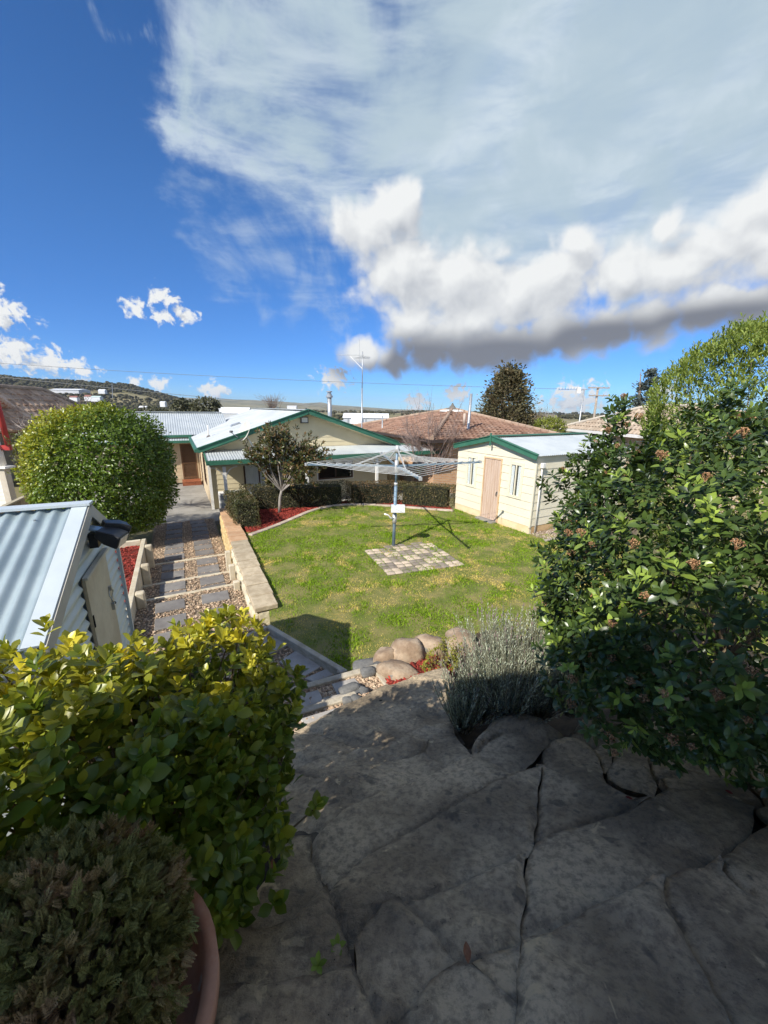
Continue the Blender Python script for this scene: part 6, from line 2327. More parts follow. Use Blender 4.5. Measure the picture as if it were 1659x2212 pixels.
def build_garden():
    # big rounded shrub beside the path
    c = pl(228, 1022, (0, 11.2, 0), (0, 1, 0))
    mat = LM('pittosporum_leaf', (.095, .16, .018), (.16, .235, .026), (.62, .54, .035), rough=.34, trans=.28, spec=.5, var=.35)

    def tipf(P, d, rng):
        s = np.clip(-d[:, 0] * .75 + d[:, 2] * .60 - .22 + rng.normal(size=len(P)) * .18, 0, 1)  # yellow towards the upper left is sunlight put into the leaf colour
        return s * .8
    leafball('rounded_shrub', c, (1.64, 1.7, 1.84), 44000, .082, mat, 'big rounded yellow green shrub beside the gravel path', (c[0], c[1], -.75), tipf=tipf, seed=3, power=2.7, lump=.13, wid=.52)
    # hedges
    mh = LM('hedge_leaf', (.050, .062, .020), (.085, .092, .030), (.15, .105, .045), rough=.5, trans=.15, spec=.35, var=.35)
    mh2 = LM('brown_hedge_leaf', (.085, .070, .028), (.12, .09, .035), (.20, .105, .05), rough=.55, trans=.15, spec=.3, var=.35)
    mh3 = LM('olive_hedge_leaf', (.080, .082, .028), (.115, .108, .036), (.17, .12, .05), rough=.5, trans=.15, spec=.35, var=.35)
    hedge('clipped_hedge', [(-4.22, 10.55), (-3.60, 10.72), (-4.55, 12.45), (-5.20, 12.2)], -.02, .76, 7500, mh, 'short clipped hedge block running from the house to the retaining wall', 11)
    hedge('clipped_hedge', [(-4.75, 12.55), (-1.15, 13.55), (-1.35, 14.30), (-5.10, 13.3)], -.02, .76, 7500, mh, 'long dark clipped hedge behind the small tree', 12)
    hedge('clipped_hedge', [(-1.28, 13.50), (.50, 13.84), (.36, 14.6), (-1.45, 14.28)], -.02, .74, 3600, mh2, 'brownish clipped hedge section behind the hoist post', 13)
    hedge('clipped_hedge', [(.46, 13.72), (2.42, 13.22), (2.65, 13.95), (.52, 14.55)], -.02, .72, 5200, mh3, 'olive clipped hedge section ending at the garden shed', 14)
    # small tree in the mulch
    rng = np.random.default_rng(6)
    base = at(604, 1107, -.02)
    T = thing('small_tree', base, 'small bronze green tree with pale trunk growing in the red mulch', 'tree')
    b = MB()
    fork = base + np.array([.12, 0, .78])
    b.tube([base, base + np.array([.02, 0, .3]), base + np.array([.05, .0, .55]), fork], [.055, .048, .045, .04], 9)
    tips = []
    for px, py in ((560, 965), (575, 945), (590, 935), (612, 940), (630, 960), (655, 965), (675, 978), (685, 990), (600, 985), (640, 990), (570, 1000), (615, 970), (655, 1000), (590, 1010), (665, 1015), (630, 1020), (548, 980)):
        for k in range(2):
            tips.append(pl(px + rng.normal() * 6, py + rng.normal() * 6, base + np.array([0, rng.uniform(-.75, .75), 0]), (0, 1, 0)))
    for t in tips:
        mid = fork * .45 + t * .55 + np.array([0, 0, -.10]) + rng.normal(size=3) * .05
        b.tube([fork - np.array([0, 0, .05]), mid, t], [.026, .014, .005], 6, False)
    b.build('trunk', m_barkgrey, T, True)
    tp = np.array(tips)
    P = np.concatenate([tp + rng.normal(size=tp.shape) * .19 for _ in range(26)] + [tp * .8 + np.asarray(fork) * .2 + rng.normal(size=tp.shape) * .12, tp])
    ctr = tp.mean(0)
    Ax = (P - ctr) * .8 + np.array([0, 0, .7]) + rng.normal(size=P.shape) * .25
    lp, ld, ln, ls, li = rosettes(P, Ax, 7, .135, .85, rng)
    mt = LM('magnolia_leaf', (.055, .078, .022), (.095, .11, .034), (.24, .125, .055), rough=.36, trans=.18, spec=.5, var=.35)
    tint = np.where(rng.uniform(size=len(lp)) > .55, rng.uniform(.2, .9, len(lp)), .05)
    crown = scatter('crown', leaf_template(1.0, .42, .25, .12, shape=(0, .8, .9, 0)), lp, ld, ln, ls, mt, T, tint=tint)
    crown['kind'] = 'stuff'


build_garden()

# ------------------------------------------------------------------ neighbours
TILE_V, TILE_F = [], []
for _r, (_y, _h) in enumerate(((0.0, .045), (1.0, .008))):
    for _i in range(5):
        TILE_V.append((_i / 4 - .5, _y, _h + (.022 * math.sin(_i / 4 * 2 * math.pi + .5))))
for _i in range(4):
    TILE_F.append((_i, _i + 1, _i + 6, _i + 5))
for _i in range(5):
    TILE_V.append((_i / 4 - .5, 0.0, -.012))
for _i in range(4):
    TILE_F.append((_i + 10, _i + 11, _i + 1, _i))


def tile_roof(parent, poly, e_dir, mats, nobj=300, tw_=.30, th_=.33, seed=0):
    """courses of tiles over a planar polygon; e_dir runs along the eave. The nearest ones are objects, the rest one part"""
    rng = np.random.default_rng(seed)
    P = np.asarray(poly, float)
    E = norm(e_dir)
    N = norm(np.cross(P[1] - P[0], P[2] - P[0]))
    if N[2] < 0:
        N = -N
    Sg = norm(np.cross(N, E))
    if Sg[2] < 0:
        Sg = -Sg
        E = -E
    o = P[0]
    xy = np.stack([(P - o) @ E, (P - o) @ Sg], 1)
    lo, hi = xy.min(0), xy.max(0)
    cs = []
    r = 0
    y = lo[1]
    while y < hi[1]:
        x = lo[0] + (tw_ / 2 if r % 2 else 0)
        while x < hi[0]:
            cs.append((x + tw_ / 2, y))
            x += tw_
        y += th_
        r += 1
    cs = np.array(cs)
    ctr = xy.mean(0)
    ok = in_poly(cs + np.array([0, th_ * .5]), ctr + (xy - ctr) * 1.02)
    cs = cs[ok]
    W = o + cs[:, 0:1] * E + cs[:, 1:2] * Sg
    tv = np.array(TILE_V) * np.array([tw_ * .98, th_ * 1.06, 1.0])
    dcam = np.linalg.norm(W - CAM, axis=1)
    od = np.argsort(dcam)
    sel = np.zeros(len(W), bool)
    sel[od[:nobj]] = True
    mes = [make_mesh('roof_tile', tv, TILE_F, m, False) for m in mats]
    Rm = np.stack([E, Sg, N], 1)
    for i in np.where(sel)[0]:
        ob = bpy.data.objects.new('roof_tile', mes[int(rng.integers(len(mes)))])
        place(ob, W[i], parent)
        ob.matrix_basis = Matrix([[*Rm[0], ob.location[0]], [*Rm[1], ob.location[1]], [*Rm[2], ob.location[2]], [0, 0, 0, 1]])
    rest = ~sel
    if rest.sum() > 3:
        n = int(rest.sum())
        q = scatter('tile_field', (tv, TILE_F), W[rest], np.tile(Sg, (n, 1)), np.tile(N, (n, 1)), np.ones(n), mats[0], parent)
        q['kind'] = 'stuff'
    MB().slab(P - N * .03, .06, N).build('roof_deck', mats[0], parent)


def ridge(parent, a, b, mat, r=.10, name='ridge_tile'):
    a, b = np.asarray(a, float), np.asarray(b, float)
    L = np.linalg.norm(b - a)
    k = max(1, int(L / .42))
    for i in range(k):
        p, q = a + (b - a) * i / k, a + (b - a) * (i + .97) / k
        MB().tube([p, q], [r * 1.06, r * .94], 7).build(name, mat, parent)


def brick_mat(name, c1, c2, mortar):
    m = bpy.data.materials.new(name)
    m.use_nodes = True
    t = m.node_tree
    b = t.nodes['Principled BSDF']
    g = nd(t, 'ShaderNodeNewGeometry')
    # run the courses along the block's two directions
    sx = vm(t, 'DOT_PRODUCT', g.outputs['Position'], tuple(U))
    sy = vm(t, 'DOT_PRODUCT', g.outputs['Position'], tuple(V))
    z = nd(t, 'ShaderNodeSeparateXYZ', ins={0: g.outputs['Position']}).outputs[2]
    cx = nd(t, 'ShaderNodeCombineXYZ', ins={0: mth(t, 'ADD', sx, sy), 1: z})
    br = nd(t, 'ShaderNodeTexBrick', ins={'Vector': cx.outputs[0], 'Color1': (*c1, 1), 'Color2': (*c2, 1), 'Mortar': (*mortar, 1), 'Scale': 1.0, 'Mortar Size': .012, 'Brick Width': .24, 'Row Height': .086})
    t.links.new(br.outputs[0], b.inputs['Base Color'])
    b.inputs['Roughness'].default_value = .9
    return m


def build_right_neighbour():
    m1 = [M('terracotta_tile%d' % i, c, d, scale=2.5, rough=.85, isl=.22, fine=.2, fscale=9) for i, (c, d) in enumerate((((.235, .135, .09), (.30, .185, .13)), ((.20, .11, .072), (.265, .16, .11)), ((.26, .165, .115), (.32, .21, .155))))]
    ez = 2.0
    P1 = at(933, 950, ez)
    a_ = norm(at(775, 923, ez) - P1)
    a_ = norm(a_ * .5 + U * .5)
    b_ = np.array([a_[1], -a_[0], 0])
    LA, LB = 12.0, float((at(1195, 941, ez) - P1) @ b_)
    P2, P3, P4 = P1 + a_ * LA, P1 + b_ * LB, P1 + a_ * LA + b_ * LB
    T = thing('brick_house', (P1 + P4) / 2 - ZV * (ez + .9), 'orange brick house with terracotta hip roof behind the garden shed', 'house')
    ap = pl(977, 884, (P1 + P4) / 2, norm(np.array([.2, 1, 0])))
    m_r = M('ridge_terracotta', (.32, .22, .155), (.38, .28, .205), scale=3, rough=.85, isl=.15)
    tile_roof(T, [P1, P2, ap], P2 - P1, m1, 150, seed=1)
    tile_roof(T, [P1, P3, ap], P3 - P1, m1, 150, seed=2)
    MB().slab([P2, P4, ap], .06).build('roof_deck', m1[0], T)
    MB().slab([P3, P4, ap], .06).build('roof_deck', m1[0], T)
    for q in (P1, P2, P3):
        ridge(T, q + ZV * .06, ap + ZV * .04, m_r)
    m_br = brick_mat('orange_brick', (.46, .22, .10), (.58, .34, .17), (.45, .38, .30))
    ins = .45
    w = [P1 + (a_ + b_) * ins, P3 + a_ * ins - b_ * ins, P4 - (a_ + b_) * ins, P2 - a_ * ins + b_ * ins]
    MB().prism([q[:2] for q in w], -1.2, ez - .12).build('wall', m_br, T)
    for q0, q1 in ((P1, P2), (P1, P3)):
        MB().bar(q0 - ZV * .08, q1 - ZV * .08, .10, .14).build('gutter', M('dark_gutter', (.06, .045, .04), rough=.5) if q1 is P2 else bpy.data.materials['dark_gutter'], T)
        MB().slab([q0 - ZV * .14, q1 - ZV * .14, q1 - ZV * .14 + (a_ + b_) * .5, q0 - ZV * .14 + (a_ + b_) * .5], .02).build('soffit', m_white, T)
    # dark window and meter recess on the near side wall
    O = w[0]
    for s0, s1, z0, z1 in ((4.6, 5.9, -.2, 1.5), (8.2, 9.6, .1, 1.5)):
        c = O + a_ * (s0 + s1) / 2 - b_ * .01
        wn = MB().box(np.array([c[0], c[1], (z0 + z1) / 2]), ((s1 - s0) / 2, .02, (z1 - z0) / 2), a_, b_, ZV).build('window', m_dark, T)
        MB().box(np.array([c[0], c[1], (z0 + z1) / 2]) - b_ * .03, ((s1 - s0) / 2, .004, (z1 - z0) / 2), a_, b_, ZV).build('pane', m_glass, wn)
    # turret vent at the top of the hip
    fv = MB().lathe(ap - ZV * .1, [(.45, 0), (.42, .10), (.22, .2), (.10, .34), (.03, .48)], 6).build('ridge_vent', M('vent_slate', (.12, .11, .095), (.18, .165, .14), rough=.8), T)
    MB().lathe(ap - ZV * .14, [(.8, 0), (.75, .07), (.4, .12)], 10).build('vent_flashing', m_white, T)
    MB().tube([pl(1004, 893, P1 + b_ * LB * .5, norm(np.array([.2, 1, 0]))) - ZV * .6, pl(1004, 893, P1 + b_ * LB * .5, norm(np.array([.2, 1, 0])))], .07, 8).build('vent_pipe', M('vent_pipe', (.5, .4, .32), rough=.8), T, True)


def build_rear_house():
    m1 = [M('tan_tile%d' % i, c, d, scale=2.5, rough=.85, isl=.18, fine=.15, fscale=9) for i, (c, d) in enumerate((((.40, .31, .22), (.48, .39, .29)), ((.36, .275, .195), (.45, .36, .265))))]
    ez = 2.2
    L, R = at(1210, 924, ez), at(1560, 955, ez)
    T = thing('tan_roofed_house', (L + R) / 2 + np.array([1, 4, -3.2]), 'pale brick house with tan tiled roof beyond the garden shed', 'house')
    d = norm(R - L)
    n = np.array([-d[1], d[0], 0])
    if n[1] < 0:
        n = -n
    ap = L + d * 7.5 + n * 5.5
    ap = pl(1402, 878, ap, norm(np.array([.3, 1, 0])))
    ap2 = ap + d * 4
    tile_roof(T, [L, R, ap2, ap], d, m1, 300, seed=3)
    m_r = M('ridge_tan', (.50, .44, .35), (.58, .52, .43), scale=3, rough=.85)
    ridge(T, L + ZV * .05, ap + ZV * .05, m_r)
    ridge(T, ap + ZV * .05, ap2 + ZV * .05, m_r)
    L2 = L + n * 11
    MB().slab([L, ap, L2], .06).build('roof_deck', m1[0], T)
    MB().slab([L2, ap, ap2, R + n * 11], .06).build('roof_deck', m1[0], T)
    MB().bar(L - ZV * .09, R - ZV * .09, .12, .17).build('fascia', m_white, T)
    w = [L + d * .5 + n * .5, R - d * .2 + n * .5, R - d * .2 + n * 10, L + d * .5 + n * 10]
    MB().prism([q[:2] for q in w], -1.5, ez - .15).build('wall', brick_mat('blonde_brick', (.52, .36, .20), (.60, .44, .27), (.5, .45, .38)), T)
    MB().box(pl(1300, 945, w[0] - n * .02, n), (.9, .03, .5), d, n, ZV).build('window', m_dark, T)
    MB().lathe(pl(1322, 900, (L + R + ap) / 3, n) - ZV * .1, [(.28, 0), (.30, .16), (.18, .26), (.05, .3)], 10).build('roof_ventilator', M('grey_vent', (.32, .36, .38), rough=.5), T, True)


def build_left_neighbour():
    m1 = [M('brown_tile%d' % i, c, d, scale=2.0, rough=.9, isl=.2, fine=.3, fscale=8) for i, (c, d) in enumerate((((.40, .27, .18), (.50, .365, .26)), ((.35, .225, .15), (.45, .32, .22))))]
    m2 = [M('mossy_tile%d' % i, c, d, scale=3.0, rough=.9, isl=.25, fine=.3, fscale=8, lo=.42, hi=.55) for i, (c, d) in enumerate((((.40, .15, .085), (.50, .40, .33)), ((.36, .125, .075), (.45, .33, .26))))]
    m_red = M('red_trim', (.36, .035, .035), (.43, .05, .045), scale=4, rough=.5)
    m_wb = M('white_weatherboard', (.68, .64, .56), (.74, .70, .62), scale=3, rough=.65)
    ez = 2.25
    T = thing('red_trimmed_house', at(20, 960, ez) - ZV * 3.2, 'white weatherboard house with old tiled roofs and red trim on the far left', 'house')
    # brown main slope
    A, B = at(-140, 942, ez), at(262, 915, ez)
    ap = pl(91, 843, (0, 21.5, 0), (0, 1, 0))
    N = norm(np.cross(B - A, ap - A))
    ap0 = pl(-160, 826, A, N)
    tile_roof(T, [A, B, ap, ap0], B - A, m1, 170, tw_=.36, th_=.36, seed=5)
    m_r = M('ridge_brown', (.22, .17, .13), (.30, .24, .19), scale=3, rough=.9)
    ridge(T, B + ZV * .06, ap + ZV * .06, m_r)
    ridge(T, ap + ZV * .06, ap0 + ZV * .06, m_r)
    d = norm(B - A)
    n = np.array([-d[1], d[0], 0])
    MB().slab([B, B + n * 9, ap], .06).build('roof_deck', m1[0], T)
    # nearer orange wing: hip running down to the right
    e2 = 2.0
    C, D = at(-170, 938, e2), at(92, 924, e2)
    ap2 = pl(-30, 842, (0, 15.5, 0), (0, 1, 0))
    tile_roof(T, [C, D, ap2], D - C, m2, 130, tw_=.30, th_=.34, seed=6)
    ridge(T, D + ZV * .06, ap2 + ZV * .06, M('ridge_pale', (.46, .33, .26), (.55, .44, .37), scale=4, rough=.9))
    MB().bar(C - ZV * .10, D - ZV * .10, .12, .20).build('gutter', m_red, T)
    dd = norm(D - C)
    n2 = np.array([-dd[1], dd[0], 0])
    if n2[1] < 0:
        n2 = -n2
    MB().bar(D - ZV * .10, D - ZV * .10 + n2 * 4, .12, .20).build('gutter', m_red, T)
    wl = [C - n2 * -.4, D + n2 * .4 - dd * .5, D + n2 * 6 - dd * .5, C + n2 * 6]
    wall = MB().prism([q[:2] for q in wl], -1.3, e2 - .18).build('wall', M('grey_render', (.33, .31, .27), (.40, .38, .33), scale=3, rough=.9), T)
    # porch in front: white boards, column with cap, red barge
    q = at(20, 1072, -.4)
    pc = pl(35, 1020, q, (0, 1, 0))
    col = MB().box(np.array([q[0] + .05, q[1], .05]), (.13, .13, .75)).build('porch_pier', M('pier_cream', (.50, .44, .35), (.56, .50, .41), rough=.8), T)
    MB().box(np.array([q[0] + .05, q[1], .85]), (.30, .24, .045)).build('pier_cap', m_white, col)
    MB().tube([np.array([q[0] + .03, q[1], .88]), np.array([q[0] + .03, q[1], 1.95])], [.15, .11], 10).build('porch_column', m_wb, T, True)
    wbw = MB().box(np.array([q[0] - 1.1, q[1] + .1, -.35]), (.95, .05, .85)).build('porch_wall', m_wb, T)
    boards(wbw, np.array([q[0] - 2.05, q[1] + .045, 0]), np.array([1.0, 0, 0]), np.array([0, -1.0, 0]), -1.1, .5, lambda z: 0., lambda z: 1.9, .17, [], m_wb)
    MB().box(np.array([q[0] - .14, q[1] + .03, -.35]), (.05, .06, .86)).build('porch_corner', m_white, T)
    b0, b1 = pl(18, 962, q, (0, 1, 0)), pl(-30, 780, q, (0, 1, 0))
    MB().tube([b0, b1], .10, 10).build('red_barge', m_red, T, True)
    MB().box(b0 + np.array([-.35, .05, -.1]), (.4, .08, .1)).build('red_valance', m_red, T)


def build_left_fence():
    m_f = M('grey_paling', (.25, .20, .13), (.36, .30, .20), scale=6, rough=.9, fine=.2, stretch=(1, 1, .2), isl=.15)
    m_c = M('fence_rail', (.40, .35, .24), (.48, .42, .30), scale=4, rough=.85)
    for (a, b, lab) in (((0, 1098), (63, 1068), 'short timber paling fence left of the white pier'), ((84, 1106), (196, 1034), 'timber paling fence running behind the rounded shrub')):
        P, Q = at(*a, .35), at(*b, .35)
        if lab.startswith('short'):
            P = P + (P - Q) * .5
        T = thing('paling_fence', np.append(((P + Q) / 2)[:2], -.9), lab, 'fence', 'timber fences on the left boundary')
        MB().bar(P, Q, .13, .05).build('top_rail', m_c, T)
        d = norm(Q - P)
        n = np.cross(d, ZV)
        L = np.linalg.norm(Q - P)
        k = int(L / .12)
        pr = MB().box((0, 0, 0), (.055, .009, .60))
        me = make_mesh('paling', pr.v, pr.f, m_f)
        for i in range(k):
            inst('paling', me, P + d * (.06 + i * .12) - ZV * .64 + n * .03, (0, 0, math.atan2(d[1], d[0]) + RNG.uniform(-.03, .03)), T)
        MB().bar(P - ZV * .5 - n * .02, Q - ZV * .5 - n * .02, .05, .07).build('rail', m_c, T)


build_right_neighbour()
build_rear_house()
build_left_neighbour()
build_left_fence()


# ------------------------------------------------------------------ neighbouring trees and bare branches
def branches(parent, base, tips, r0, mat, seed, kids=3, name='branches', curl=.12):
    rng = np.random.default_rng(seed)
    b = MB()
    base = np.asarray(base, float)
    for t in tips:
        t = np.asarray(t, float)
        L = np.linalg.norm(t - base)
        mid = base * .5 + t * .5 + rng.normal(size=3) * L * curl * .6 + np.array([0, 0, -.04 * L])
        b.tube([base, mid, t], [r0, r0 * .55, r0 * .18], 5, False)
        for k in range(kids):
            f = rng.uniform(.4, .95)
            p = base + (mid - base) * f * 2 if f < .5 else mid + (t - mid) * (f - .5) * 2
            d = norm(t - base) + rng.normal(size=3) * .55 + np.array([0, 0, .25])
            q = p + norm(d) * L * rng.uniform(.18, .4)
            b.tube([p, (p + q) / 2 + rng.normal(size=3) * L * .02, q], [r0 * .3, r0 * .2, r0 * .08], 4, False)
    return b.build(name, mat, parent)


def conifer(name, label, base, top, width, n, size, mat, seed, taper=1.0, group=None, droop=0.0):
    rng = np.random.default_rng(seed)
    T = thing(name, base, label, 'tree', group)
    base, top = np.asarray(base, float), np.asarray(top, float)
    H = top[2] - base[2]
    MB().tube([base, base * .3 + top * .7, top - ZV * .2], [.22 * H / 8, .12 * H / 8, .03], 8).build('trunk', m_bark, T, True)
    # clumps: branch ends spread up the cone, sprays round each
    nb = max(40, n // 45)
    f = rng.uniform(.04, .99, nb) ** .85
    prof = (1 - f) ** taper * (.55 + .45 * np.minimum(1, f * 5))
    a = rng.uniform(0, 6.28, nb)
    rr = width / 2 * prof * rng.uniform(.72, 1.08, nb)
    cx = base + np.stack([np.cos(a) * rr, np.sin(a) * rr, f * H - droop * rr], 1)
    k = n // nb
    csize = width * .085 * (.6 + .6 * prof)
    P = np.repeat(cx, k, 0) + rng.normal(size=(nb * k, 3)) * np.repeat(csize, k)[:, None] * np.array([1, 1, .8])
    out = np.repeat(np.stack([np.cos(a), np.sin(a), np.full(nb, .55 - droop)], 1), k, 0)
    D = out + rng.normal(size=P.shape) * .5
    N = unit(len(P), rng) + np.array([0, 0, .5])
    tint = np.repeat(rng.uniform(0, 1, nb) ** 2, k)
    tm = (np.array([(0, 0, 0), (.26, .35, .05), (.20, .75, .0), (0, 1, -.05), (-.2, .75, 0), (-.26, .35, .05)]), [(0, 1, 2, 3), (0, 3, 4, 5)])
    scatter('crown', tm, P, D, N, size * np.exp(rng.normal(size=len(P)) * .25), mat, T, tint=tint)['kind'] = 'stuff'
    b = MB()
    for i in range(0, nb, 2):
        z = cx[i][2] - .2 * rr[i]
        b.tube([np.array([base[0], base[1], max(z, base[2] + .1)]), cx[i]], [.03 * H / 6, .01], 4, False)
    b.build('limb', m_bark, T)['kind'] = 'stuff'
    return T


def build_far_plants():
    rng = np.random.default_rng(12)
    Y = lambda px, py, y: pl(px, py, (0, y, 0), (0, 1, 0))
    # conifer behind the orange roof
    b, t = Y(1090, 940, 36), Y(1088, 797, 36)
    b[2] = -2.0
    conifer('cypress_tree', 'dense brown green cypress tree behind the orange tiled roof', b, t, 5.9, 20000, .21, LM('cypress', (.080, .080, .038), (.12, .11, .055), (.19, .14, .075), rough=.7, trans=.1, spec=.2, var=.35), 5, taper=.62)
    b, t = Y(1383, 930, 48), Y(1385, 800, 48)
    b[2] = -2.5
    conifer('spruce_tree', 'thin blue grey spruce tree above the tan tiled roof', b, t, 5.0, 3200, .32, LM('spruce', (.065, .085, .075), (.10, .125, .11), (.13, .15, .13), rough=.7, trans=.05, spec=.2), 7, taper=.8, droop=.25)
    c = Y(1186, 930, 28)
    leafball('round_bush', c, (1.05, 1.0, .85), 2200, .15, LM('gold_bush', (.15, .18, .025), (.22, .24, .035), (.30, .27, .04), trans=.25), 'yellow green round bush between the two tiled roofs', (c[0], c[1], -1.3), seed=8, lump=.14)
    # bare shrub behind the verandah
    base = Y(940, 985, 19.0)
    base[2] = -.8
    T = thing('bare_shrub', base, 'leafless twiggy shrub in front of the orange tiled roof', 'shrub')
    tips = [Y(rng.uniform(862, 1000), 955 - abs(rng.normal()) * 36, 19 + rng.uniform(-.8, .8)) for _ in range(85)]
    branches(T, base + ZV * .9, tips, .028, M('bare_twig', (.20, .14, .115), (.28, .21, .18), rough=.9), 3, kids=6)
    MB().tube([base, base + ZV * .95], .06, 7).build('trunk', m_bark, T, True)
    # loose shrub and bare tree by the left fence
    base = Y(140, 985, 13.2)
    base[2] = -.9
    T = thing('bare_tree', base, 'leafless spreading tree in front of the brown tiled roof', 'tree')
    tips = [Y(rng.uniform(20, 225), rng.uniform(858, 930), 13.2 + rng.uniform(-1, 1)) for _ in range(42)]
    fork = Y(143, 935, 13.2)
    branches(T, fork, tips, .03, M('bare_branch', (.24, .19, .16), (.33, .28, .24), rough=.9), 9, kids=6)
    MB().tube([base, (base + fork) / 2 + np.array([.05, 0, 0]), fork], [.07, .06, .045], 8).build('trunk', m_bark, T, True)
    ml = LM('loose_leaf', (.085, .10, .03), (.13, .145, .045), (.30, .28, .12), rough=.4, trans=.25, spec=.5, var=.4)
    E = [(Y(70, 985, 11.2), (.38, .4, .55)), (Y(95, 1040, 11.0), (.42, .4, .50)), (Y(48, 950, 11.3), (.28, .3, .25)), (Y(110, 960, 11.4), (.3, .3, .4))]
    b = Y(80, 1100, 11.1)
    b[2] = -.85
    shrub('loose_shrub', E, b, 420, 5, .075, .5, ml, 'loose open shrub between the white pier and the rounded shrub', up=.3, spread=1.0, tipf=lambda P, li, rng: (rng.uniform(size=len(P)) > .75) * .7, ninner=250, rng=np.random.default_rng(14), stems=90)
    # gum trees down the slope, one bare tree
    mg = LM('gum_leaf', (.055, .06, .028), (.085, .085, .04), (.14, .12, .06), rough=.7, trans=.1, var=.35)
    for i, (px, py, w, h, y) in enumerate(((398, 880, 40, 28, 110), (445, 878, 48, 32, 105), (330, 892, 50, 20, 130))):
        c = Y(px, py, y)
        s = y / F0
        leafball('gum_tree', c, (w * .5 * s, w * .5 * s, h * .5 * s), 900, .75, mg, ['grey green gum tree left of its twin beyond the wing roof', 'larger grey green gum tree just above the wing roof', 'low broad gum tree beyond the rounded shrub'][i], (c[0], c[1], -7.0), 'tree', 'gum trees down the slope', seed=20 + i, lump=.3, power=2.0)
    b = Y(588, 882, 120)
    T = thing('bare_tree', (b[0], b[1], -7), 'distant leafless tree above the white house roof', 'tree')
    tips = [Y(588 + rng.normal() * 16, 866 - rng.uniform(0, 14), 120 + rng.normal() * 2) for _ in range(46)]
    branches(T, Y(588, 886, 120), tips, .10, M('far_twig', (.22, .17, .145), (.28, .23, .2), rough=.95), 5, kids=5)
    MB().tube([(b[0], b[1], -7), Y(588, 886, 120)], .25, 7).build('trunk', m_bark, T, True)
    # bare poplars on the right
    mp = M('poplar_twig', (.21, .18, .15), (.27, .23, .19), rough=.95)
    labs = ['bare poplar nearest the brown cypress', 'second bare poplar from the brown cypress', 'third bare poplar from the brown cypress', 'bare poplar farthest right above the yellow green bush']
    for i, px in enumerate((1157, 1169, 1181, 1195)):
        b = Y(px, 915, 140)
        b[2] = -8
        t = Y(px, 878 + 4 * (i % 2), 140)
        T = thing('bare_poplar', b, labs[i], 'tree', 'row of bare poplars')
        tips = [t + np.array([rng.normal() * .5, rng.normal() * .5, -rng.uniform(0, 5)]) for _ in range(26)]
        branches(T, b + ZV * 2, tips, .10, mp, 30 + i, kids=3, curl=.03)
        MB().tube([b, b + ZV * 2.5], .2, 6).build('trunk', m_bark, T)


build_far_plants()


# ------------------------------------------------------------------ sheds, houses and poles in the distance
def box_house(name, label, px0, px1, py_base, py_eave, py_top, y, wall, roof, kind='gable', group=None):
    Y_ = lambda px, py: pl(px, py, (0, y, 0), (0, 1, 0))
    a, b = Y_(px0, py_base), Y_(px1, py_base)
    ze, zt = Y_((px0 + px1) / 2, py_eave)[2], Y_((px0 + px1) / 2, py_top)[2]
    z0 = min(a[2], b[2]) - 4
    x0, x1 = a[0], b[0]
    dpt = max(5, (x1 - x0) * .55)
    T = thing(name, ((x0 + x1) / 2, y + dpt / 2, z0), label, 'building', group)
    MB().prism([(x0, y), (x1, y), (x1, y + dpt), (x0, y + dpt)], z0, ze).build('wall', wall, T)
    if kind == 'gable':
        o = .02 * (x1 - x0)
        V0 = [(x0 - o, y - o, ze), (x1 + o, y - o, ze), (x1 + o, y + dpt / 2, zt), (x0 - o, y + dpt / 2, zt), (x1 + o, y + dpt + o, ze), (x0 - o, y + dpt + o, ze)]
        mobj('roof', V0, [(0, 1, 2, 3), (3, 2, 4, 5), (1, 4, 2), (5, 0, 3), (0, 5, 4, 1)], roof, T)
    else:
        k = 10
        V0, F_ = [], []
        for i in range(k + 1):
            t = math.pi * i / k
            for xx in (x0, x1):
                V0.append((xx, y + dpt / 2 - dpt / 2 * math.cos(t), ze + (zt - ze) * math.sin(t)))
        for i in range(k):
            F_.append((2 * i, 2 * i + 1, 2 * i + 3, 2 * i + 2))
        F_.append(tuple(range(0, 2 * k + 2, 2)))
        F_.append(tuple(range(2 * k + 1, 0, -2)))
        mobj('roof', V0, F_, roof, T)
    return T, x0, x1, z0, ze, y


